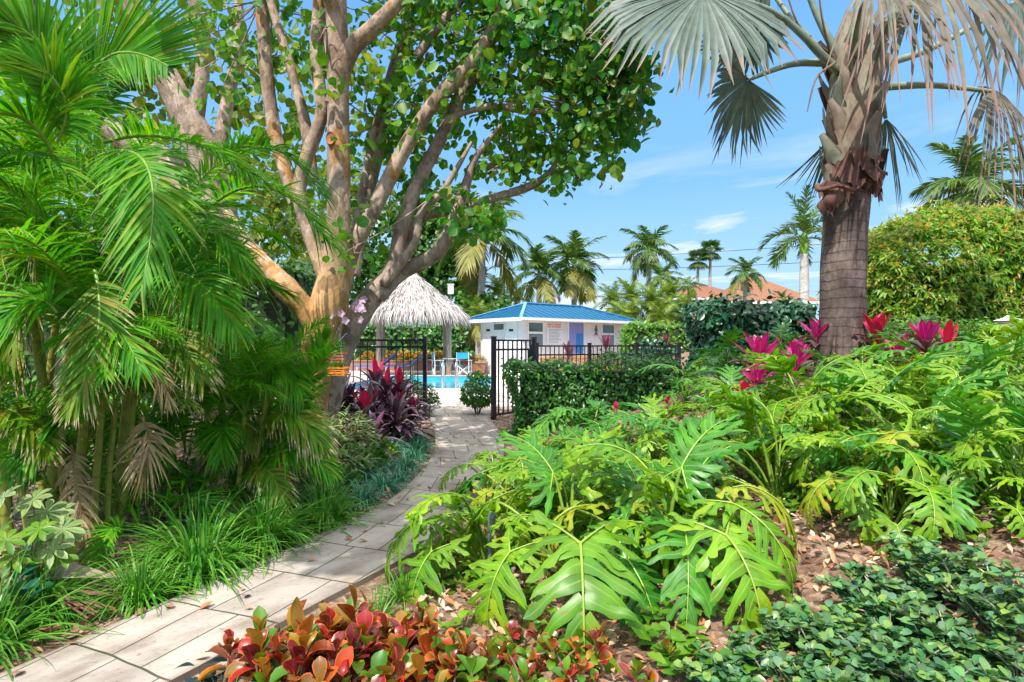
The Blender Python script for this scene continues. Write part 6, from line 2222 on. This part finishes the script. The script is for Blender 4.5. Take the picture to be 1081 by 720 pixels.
def ball(label, px, Y, r, h, seed, mat="hedge"):
    g = np.random.default_rng(seed)
    x = XY(px, Y)
    t = thing("round_bush", label, "shrub", (x, Y, gz(x, Y)))
    n = 900
    v = nrm(g.normal(0, 1, (n, 3)))
    v[:, 2] = np.abs(v[:, 2]) * 1.0
    low = g.random(n) < .35
    v[low, 2] *= -.3
    q = v * np.array([r, r, h * .62]) * g.uniform(.75, 1.05, (n, 1)) + (0, 0, h * .38)
    mf = MB()
    cloud(mf, q, v, .085, .02, 5, lance(5), .25, 0, .2, .5)
    mf.build("foliage", M[mat], t, local=True)
    ms = MB()
    for k in range(9):
        a = g.uniform(0, 6.28)
        tube(ms, spl([(0, 0, -.05), (.4 * r * math.cos(a), .4 * r * math.sin(a), h * .35), (.7 * r * math.cos(a), .7 * r * math.sin(a), h * .65)], 6), .01, 5)
    ms.build("stem", M["brown_twig"], t, local=True)


ball("round glossy bush at the right side of the path just beyond the gate", 504, 11.2, .32, .85, 620)

# white lantern on the hedge
p = P(1065, 347, 8.3)
t = thing("lantern", "white garden lantern showing above the low hedge at the right edge", "lamp", (p[0], 8.3, gz(p[0], 8.3)))
zz = p[2] - gz(p[0], 8.3)
mb = MB()
tube(mb, [(0, 0, -.1), (0, 0, zz - .0)], .045, 10)
mb.build("post", M["white"], t, local=True)
mb = MB()
tube(mb, [(0, 0, zz), (0, 0, zz + .01), (0, 0, zz + .1), (0, 0, zz + .11)], [.06, .1, .12, .02], 14)
mb.build("lamp_body", M["white"], t, local=True, smooth=False)
mb = MB()
tube(mb, [(0, 0, zz + .112), (0, 0, zz + .12), (0, 0, zz + .15), (0, 0, zz + .19)], [.18, .17, .07, .02], 14)
mb.build("lamp_cap", M["white"], t, local=True, smooth=False)

# ------------------------------------------------------------------ hanging orchid baskets on the trunk


def basket(px, py, Y, w, h, label, flowers, seed, mat):
    g = np.random.default_rng(seed)
    p = P(px, py, Y)
    t = thing("orchid_basket", label, "basket", p, "slatted baskets hung on the trunk")
    for k, z in enumerate(np.linspace(0, h, 4)):
        mb = MB()
        for s in (-1, 1):
            if k % 2:
                box(mb, -w / 2 - .015, w / 2 + .015, s * w / 2 - .009, s * w / 2 + .009, z, z + h / 4.4)
            else:
                box(mb, s * w / 2 - .009, s * w / 2 + .009, -w / 2 - .015, w / 2 + .015, z, z + h / 4.4)
                box(mb, -w / 2 - .012, w / 2 + .012, s * w / 2 - .007, s * w / 2 + .007, z + .004, z + h / 4.4 - .004)
        mb.build("slat", mat, t, local=True, smooth=False)
    mb = MB()
    for sx in (-1, 1):
        for sy in (-1, 1):
            tube(mb, [(sx * w / 2, sy * w / 2, h), (0, .02, h + .3)], .003, 4)
    tube(mb, [(0, .02, h + .3), (.02, .22, h + .38)], .004, 4)
    mb.build("hanger", M["greymetal"], t, local=True)
    mf = MB()
    n = 16
    a = g.uniform(0, 6.28, n)
    leaves(mf, np.stack([g.normal(0, .03, n), g.normal(0, .03, n), np.full(n, h * .7)], -1), np.stack([np.cos(a) * .6, np.sin(a) * .6, g.uniform(.5, 1.6, n)], -1), .17, .022, 6, .3, blade(6), None, .35)
    o = mf.build("orchid_plant", M["green_young"], None, local=True)
    o.location = tuple(p)
    tag(o, "strappy green orchid growing in the " + flowers + " basket", "plant", "orchids in the hung baskets")


basket(357, 383, 6.6, .15, .1, "upper red brown slatted basket hanging at the fork of the leaning trunk", "upper", 700, plain("red_brown_slat", (.42, .12, .05), .6, noise=.3, scale=15))
basket(357.5, 396.5, 6.3, .16, .075, "lower bright orange slatted basket hanging beside the forked trunk", "lower", 701, M["orange_slat"])
# orchid flowers against the trunk
for px, py, Y, n, lab in ((380, 324, 6.9, 9, "pale lilac orchid spray pinned to the leaning trunk"), (360, 336, 6.75, 4, "small white lilac orchid spray left of the larger one")):
    p = P(px, py, Y)
    t = thing("orchid_spray", lab, "flower", p)
    mf, ms = MB(), MB()
    for k in range(n):
        e = rng.normal(0, .055, 3) * (1, .4, 1)
        tube(ms, spl([(0, .08, -.1), e * .5 + (0, .02, -.02), e], 5), .003, 4, 0, cap=False)
        a = np.arange(5) / 5 * 6.28 + rng.uniform(0, 1)
        ax = nrm(np.array([rng.normal(0, .3), -1, .2]))
        u1 = nrm(np.cross(ax, (0, 0, 1)))
        u2 = np.cross(ax, u1)
        leaves(mf, np.tile(e, (5, 1)), np.cos(a)[:, None] * u1 + np.sin(a)[:, None] * u2 + ax * .2, .05, .02, 5, .1, obov(5), np.tile(ax, (5, 1)), .15)
    mf.build("petals", M["orchid"], t, local=True)
    ms.build("stem", M["rachis"], t, local=True)

# ------------------------------------------------------------------ distant palms
FARM = [M["coco"], M["rachis"]]
DATE = [canon_frond("frond", e, 1.0, b, [M["date"], M["rachis"]], nl=34, LL=.3, lw=.013, g=.3, lift=.3, rr=.01, n=4, ns=4, start=.1) for e, b in ((78, 55), (58, 75), (35, 85), (12, 80))]
COCO = [canon_frond("frond", e, 1.0, b, FARM, nl=30, LL=.34, lw=.02, g=.35, lift=.1, rr=.012, n=4, ns=4, start=.18) for e, b in ((75, 60), (50, 80), (25, 85), (0, 75))]
COCO_O = [canon_frond("frond", e, 1.0, b, [M["coco_old"], M["rachis"]], nl=30, LL=.34, lw=.02, g=.4, lift=.0, rr=.012, n=4, ns=4, start=.18) for e, b in ((-15, 60), (-35, 45))]
ROY = [canon_frond("frond", e, 1.0, b, FARM, nl=40, LL=.3, lw=.014, g=.3, lift=.5, rr=.014, n=4, ns=4, start=.12, rag=.2) for e, b in ((80, 40), (55, 80), (28, 90), (5, 95))]


def far_palm(px, py, Y, fl, label, seed, n=18, tr=.13, kind="coco", lean=0.0, base_px=None, group="distant palms beyond the garden", zb=0.0, old=3, spread=1.0):
    r = random.Random(seed)
    top = P(px, py, Y)
    bx_ = top[0] - lean
    t = thing({"coco": "coconut_palm", "royal": "royal_palm", "date": "feather_palm"}[kind], label, "palm", (bx_, Y, zb), group)
    h = top[2] - zb
    mb = MB()
    c = spl([(0, 0, -.1), (lean * .25, 0, h * .4), (lean * .7, 0, h * .75), (lean, 0, h)], 14)
    if kind == "royal":
        tube(mb, c, np.interp(np.linspace(0, 1, 14), [0, .3, .7, 1], [tr * 1.2, tr, tr * 1.1, tr * .9]), 12)
        mb.build("trunk", M["royal_bark"], t, local=True)
        mb = MB()
        tube(mb, [(lean, 0, h), (lean, 0, h + fl * .2), (lean, 0, h + fl * .38), (lean, 0, h + fl * .45)], [tr * .95, tr * 1.1, tr * .8, tr * .4], 12)
        mb.build("crownshaft", plain("green_crownshaft", (.2, .36, .03), .4, noise=.25, scale=2), t, local=True)
        hub = np.array([lean, 0, h + fl * .4])
    else:
        tube(mb, c, np.linspace(tr * 1.2, tr * .8, 14), 9)
        mb.build("trunk", M["coco_bark"], t, local=True)
        hub = np.array([lean, 0, h])
    st = ROY if kind == "royal" else (DATE if kind == "date" else COCO)
    for k in range(n):
        u = k / (n - 1)
        if k >= n - old and kind != "royal":
            me = r.choice(COCO_O)
        else:
            me = st[min(3, int(u * 4 * spread))]
        put(me, t, hub - np.array([0, 0, .12 * u]), k * 2.39996 + seed + r.uniform(-.2, .2), fl * r.uniform(.85, 1.1), r.uniform(-.15, .15), roll=r.uniform(-.3, .3))
    return t


far_palm(510, 247, 34, 3.6, "coconut palm half hidden by round leaves above the thatched roof, one frond reaching right", 2, 18, .2, lean=.2)
far_palm(569, 289, 40, 2.5, "coconut palm with yellowing fronds just behind the left end of the blue roof", 4, 22, .2, old=6)
far_palm(606, 279, 42, 2.9, "taller coconut palm right of the yellowing one behind the blue roof", 6, 22, .2, old=5)
far_palm(685, 264, 48, 2.7, "single coconut palm with bare trunk above the bushy palms", 8, 20, .22, old=2)
far_palm(699, 293, 44, 1.7, "short coconut palm right under the single tall one", 10, 18, .16, old=2)
far_palm(727, 302, 46, 1.2, "smallest palm top between the coconut palms and the tiled roofs", 12, 16, .12, old=2)
far_palm(788, 289, 40, 1.6, "small coconut palm beside the white chimney", 14, 18, .14, lean=.3)
far_palm(849, 268, 17, 1.4, "royal palm with white trunk and green crownshaft left of the silver palm", 3, 13, .12, "royal", zb=0)
far_palm(1028, 196, 16, 1.75, "feather palm rising behind the huge rounded hedge", 18, 18, .16, old=0)
far_palm(826, 316, 44, .9, "low palm top peeking over the right tiled roof", 20, 14, .12, old=0)
GDP = "bushy feather palms behind the lime hedge"
for i, (px, py, Y, fl, lab) in enumerate(((648, 322, 33, 1.6, "leftmost bushy palm at the right end of the blue roof"), (668, 318, 34, 1.7, "second bushy palm from the blue roof"),
                                         (690, 322, 33, 1.6, "middle bushy palm in front of the bare coconut trunk"), (708, 316, 35, 1.7, "tallest bushy palm left of the tiled roof"),
                                         (722, 328, 33, 1.4, "rightmost bushy palm in front of the cream house wall"), (660, 335, 31, 1.3, "low bushy palm just above the lime hedge, left"), (698, 338, 31, 1.3, "low bushy palm just above the lime hedge, right"))):
    far_palm(px, py, Y, fl, lab, 40 + i, 22, .14, "date", group=GDP, old=4)
GP2 = "feather palms behind the thatched hut"
for i, (px, py, Y, fl, lab) in enumerate(((502, 305, 36, 1.9, "bushy palm at the foot of the bare palm trunk by the hut"), (527, 312, 37, 1.8, "bushy palm left of the blue roof in front of the power pole"),
                                         (545, 318, 38, 1.3, "yellowish palm just left of the blue roof ridge"), (492, 270, 38, 1.7, "fan of palm leaves high above the hut roof"), (505, 335, 31, 1.3, "low yellow green palm between the hut and the pool house"))):
    far_palm(px, py, Y, fl, lab, 60 + i, 22, .15, "date", group=GP2, old=6)

# two thin fan palms
fanm = []
for k in range(3):
    mb = MB()
    e = math.radians((50, 10, -35)[k])
    d = np.array([0, math.cos(e), math.sin(e)])
    tube(mb, [(0, 0, 0), d * .5], .012, 4, 1, cap=False)
    fan(mb, d * .5, d, (0, -math.sin(e), math.cos(e)), .62, 20, 120, .2, .55, .4, 4, .04, 0)
    fanm.append(mb.mesh("fan_leaf", [M["fan_far"], M["rachis"]]))
for i, (px, py, lean, lab) in enumerate(((737, 274, .2, "left and lower of the two thin fan palms above the tiled roof"), (750, 264, .15, "right and taller of the two thin fan palms above the tiled roof"))):
    top = P(px, py, 55)
    t = thing("fan_palm", lab, "palm", (top[0] - lean, 55, 0), "thin fan palms on the skyline")
    mb = MB()
    tube(mb, spl([(0, 0, -.1), (lean * .5, 0, top[2] * .5), (lean, 0, top[2])], 12), np.linspace(.2, .12, 12), 8)
    mb.build("trunk", M["coco_bark"], t, local=True)
    for k in range(22):
        put(fanm[min(2, int(k / 22 * 3))], t, (lean, 0, top[2]), k * 2.39996 + i, 1.25, 0, "fan_leaf")

# ------------------------------------------------------------------ leafy trees behind


def leafy(label, px, Y, blobs, n, L, mat, seed, trunk_px=None, group=None, prof=None, w=.42):
    g = np.random.default_rng(seed)
    x = XY(px, Y)
    t = thing("leafy_tree", label, "tree", (x, Y, 0), group)
    mt, mf = MB(), MB()
    zc = P(blobs[0][0], blobs[0][1], Y)
    fork = np.array([0, 0, max(.6, zc[2] * .45)])
    tube(mt, spl([(0, 0, -.1), fork * .5 + g.normal(0, .05, 3), fork], 8), np.linspace(.22, .15, 8), 9, lump=.05)
    tot = sum(b[2] * b[3] for b in blobs)
    for bxp, byp, rx, ry in blobs:
        c = P(bxp, byp, Y)
        r3 = np.array([rx / F * Y, .75 * (rx + ry) / 2 / F * Y, ry / F * Y])
        tube(mt, spl([fork, (fork + c - (x, Y, 0)) / 2 + g.normal(0, .15, 3), c - (x, Y, 0)], 8), np.linspace(.1, .03, 8), 6)
        k = int(n * rx * ry / tot)
        v = nrm(g.normal(0, 1, (k, 3)))
        cl_ = nrm(g.normal(0, 1, (max(6, k // 26), 3)))
        v = nrm(cl_[g.integers(0, len(cl_), k)] + g.normal(0, .28, (k, 3)))
        q = c - (x, Y, 0) + v * r3 * g.uniform(.55, 1.08, (k, 1))
        cloud(mf, q, v + (0, 0, .5), L, L * w, 4, prof if prof is not None else lance(4, .9), .25, 0, .15, .6)
    mt.build("trunk", M["grey_bark"], t, local=True)
    mf.build("crown", M[mat], t, local=True)
    return t


GTB = "leafy trees behind the pool garden"
leafy("sunlit green tree rising right above the peak of the thatched hut", 455, 37, [(455, 262, 38, 34), (430, 285, 30, 30), (475, 290, 28, 26), (440, 235, 30, 24)], 4200, .34, "tree_green", 700, group=GTB)
leafy("darker green tree behind the limbs of the big sea grape", 395, 40, [(390, 250, 45, 50), (350, 280, 45, 50), (420, 300, 40, 40), (370, 200, 40, 36)], 5200, .36, "tree_green", 701, group=GTB)
leafy("yellow green tree far left behind the palm fronds", 230, 16, [(240, 210, 90, 70), (150, 200, 90, 80), (300, 260, 60, 70), (60, 180, 90, 90)], 5200, .2, "yellow_tree", 702, group=GTB)
leafy("deep green tree at the left behind the forked trunk", 290, 19, [(280, 320, 60, 50), (220, 330, 60, 50), (320, 350, 40, 40)], 3800, .2, "tree_green", 703, group=GTB)
leafy("low green tree between the hut and the pool house", 515, 33, [(505, 340, 26, 22), (520, 330, 20, 24), (490, 330, 20, 24)], 2200, .26, "tree_green", 704, group=GTB)
leafy("blue green shrubby tree at the end of the low fence", 700, 15.5, [(690, 372, 20, 14), (706, 376, 18, 12), (676, 378, 14, 9)], 1500, .1, "hedge_blue", 705, group=GTB)
leafy("dense dark tree far behind the tall left palms", 60, 14, [(40, 330, 90, 80), (130, 360, 80, 60), (-40, 250, 80, 90)], 4600, .2, "hedge", 707, group=GTB)

# ------------------------------------------------------------------ houses beyond


def hip_house(label, x0, x1, y0, y1, ez_, rz_, rmat, wmat, ov=.5, inset=.5, chim=None, wins=()):
    t = thing("house", label, "building", ((x0 + x1) / 2, y0, 0), None)
    mb = MB()
    box(mb, x0 + ov, x1 - ov, y0 + ov, y1 - ov, 0, ez_ - .02)
    mb.build("wall", M[wmat], t, smooth=False)
    mb = MB()
    hd = (y1 - y0) / 2
    ins = min(hd, (x1 - x0) / 2 - .2)
    r0, r1 = (x0 + ins, (y0 + y1) / 2, rz_), (x1 - ins, (y0 + y1) / 2, rz_)
    a, b, c, d = (x0, y0, ez_), (x1, y0, ez_), (x1, y1, ez_), (x0, y1, ez_)
    s = 1 / 6
    for f in ([a, b, r1, r0], [b, c, r1], [c, d, r0, r1], [d, a, r0]):
        f = np.array(f)
        e = nrm(f[1] - f[0])
        uv = np.stack([(f - f[0]) @ e, np.linalg.norm((f - f[0]) - ((f - f[0]) @ e)[:, None] * e, axis=1)], -1) * s
        mb.add(f, [list(range(len(f)))], uv)
    box(mb, x0, x1, y0, y1, ez_ - .2, ez_ - .006, 1)
    rf = mb.build("roof", [M[rmat], M["white"]], t, smooth=False)
    if chim:
        mb = MB()
        box(mb, chim[0], chim[1], chim[2], chim[2] + .9, ez_ - .1, chim[3])
        box(mb, chim[0] - .15, chim[1] + .15, chim[2] - .15, chim[2] + 1.05, chim[3] + .003, chim[3] + .25)
        mb.build("chimney", M["white"], rf, smooth=False)
    for (wx0, wx1, wz0, wz1) in wins:
        mb = MB()
        box(mb, wx0, wx1, y0 + ov - .04, y0 + ov - .004, wz0, wz1)
        w = mb.build("window", M["glass"], t, smooth=False)
        mb = MB()
        for q in ((wx0 - .1, wx0, wz0 - .1, wz1 + .1), (wx1, wx1 + .1, wz0 - .1, wz1 + .1), (wx0, wx1, wz1, wz1 + .1), (wx0, wx1, wz0 - .1, wz0), ((wx0 + wx1) / 2 - .04, (wx0 + wx1) / 2 + .04, wz0, wz1)):
            box(mb, q[0], q[1], y0 + ov - .07, y0 + ov - .005, q[2], q[3])
        mb.build("frame", M["white"], w, smooth=False)
    return t


hip_house("house with blue grey metal hip roof behind the coconut palms", XY(566, 58), XY(652, 58), 58, 66, H + 38 / F * 58, H + 66 / F * 62, "roof_grey", "cream", wins=((XY(625, 58), XY(640, 58), 3, 4.3),))
hip_house("cream house with lower clay tiled roof, left of the chimney house", XY(712, 52), XY(793, 52), 52, 60, H + 50 / F * 52, H + 65 / F * 56, "tiles", "cream", wins=((XY(724, 52), XY(730, 52), 2.2, 4.2), (XY(738, 52), XY(744, 52), 2.2, 4.2)))
hip_house("clay tiled house with white chimney behind the deep green hedge", XY(768, 46), XY(868, 46), 46, 55, H + 46 / F * 46, H + 73 / F * 50.5, "tiles", "cream", chim=(XY(795, 50), XY(804, 50), 50.6, H + 71 / F * 50), wins=((XY(790, 46), XY(798, 46), 2.2, 3.8),))

# ------------------------------------------------------------------ power pole and wires
t = thing("utility_pole", "wooden utility pole with crossarm and grey transformer above the hut", "pole", (XY(531, 45), 45, 0))
topz = H + 112 / F * 45
X0 = XY(531, 45)
mb = MB()
tube(mb, [(0, 0, -.2), (0, 0, topz * .5), (0, 0, topz)], [.19, .16, .13], 10)
mb.build("pole", M["polewood"], t, local=True)
mb = MB()
box(mb, -.85, .95, -.19, -.13, topz - .55, topz - .4)
mb.build("crossarm", M["polewood"], t, local=True, smooth=False)
for s in (-.75, .4, .85):
    mb = MB()
    tube(mb, [(s, -.16, topz - .4), (s, -.16, topz - .33), (s, -.16, topz - .25)], [.03, .06, .03], 8)
    mb.build("insulator", M["greymetal"], t, local=True)
mb = MB()
tube(mb, [(-.32, -.1, topz - 2.2), (-.32, -.1, topz - 2.17), (-.32, -.1, topz - 1.45), (-.32, -.1, topz - 1.4)], [.15, .19, .19, .12], 12)
mb.build("transformer", M["greymetal"], t, local=True)
for i, (dz_, e, lab) in enumerate(((-2.0, (1150, 258, 26), "lower thin power line crossing the sky behind the palms"), (-1.3, (1150, 232, 26), "upper thin power line crossing the sky behind the palms"))):
    a = np.array([X0, 45, topz + dz_ - .4])
    b = P(*e)
    tt = np.linspace(0, 1, 30)[:, None]
    c = a * (1 - tt) + b * tt - np.array([0, 0, 1.0]) * 4 * .35 * tt * (1 - tt)
    t = thing("power_line", lab, "cable", a, "power lines over the gardens")
    mb = MB()
    tube(mb, c, .016, 4)
    mb.build("cable", M["black"], t)
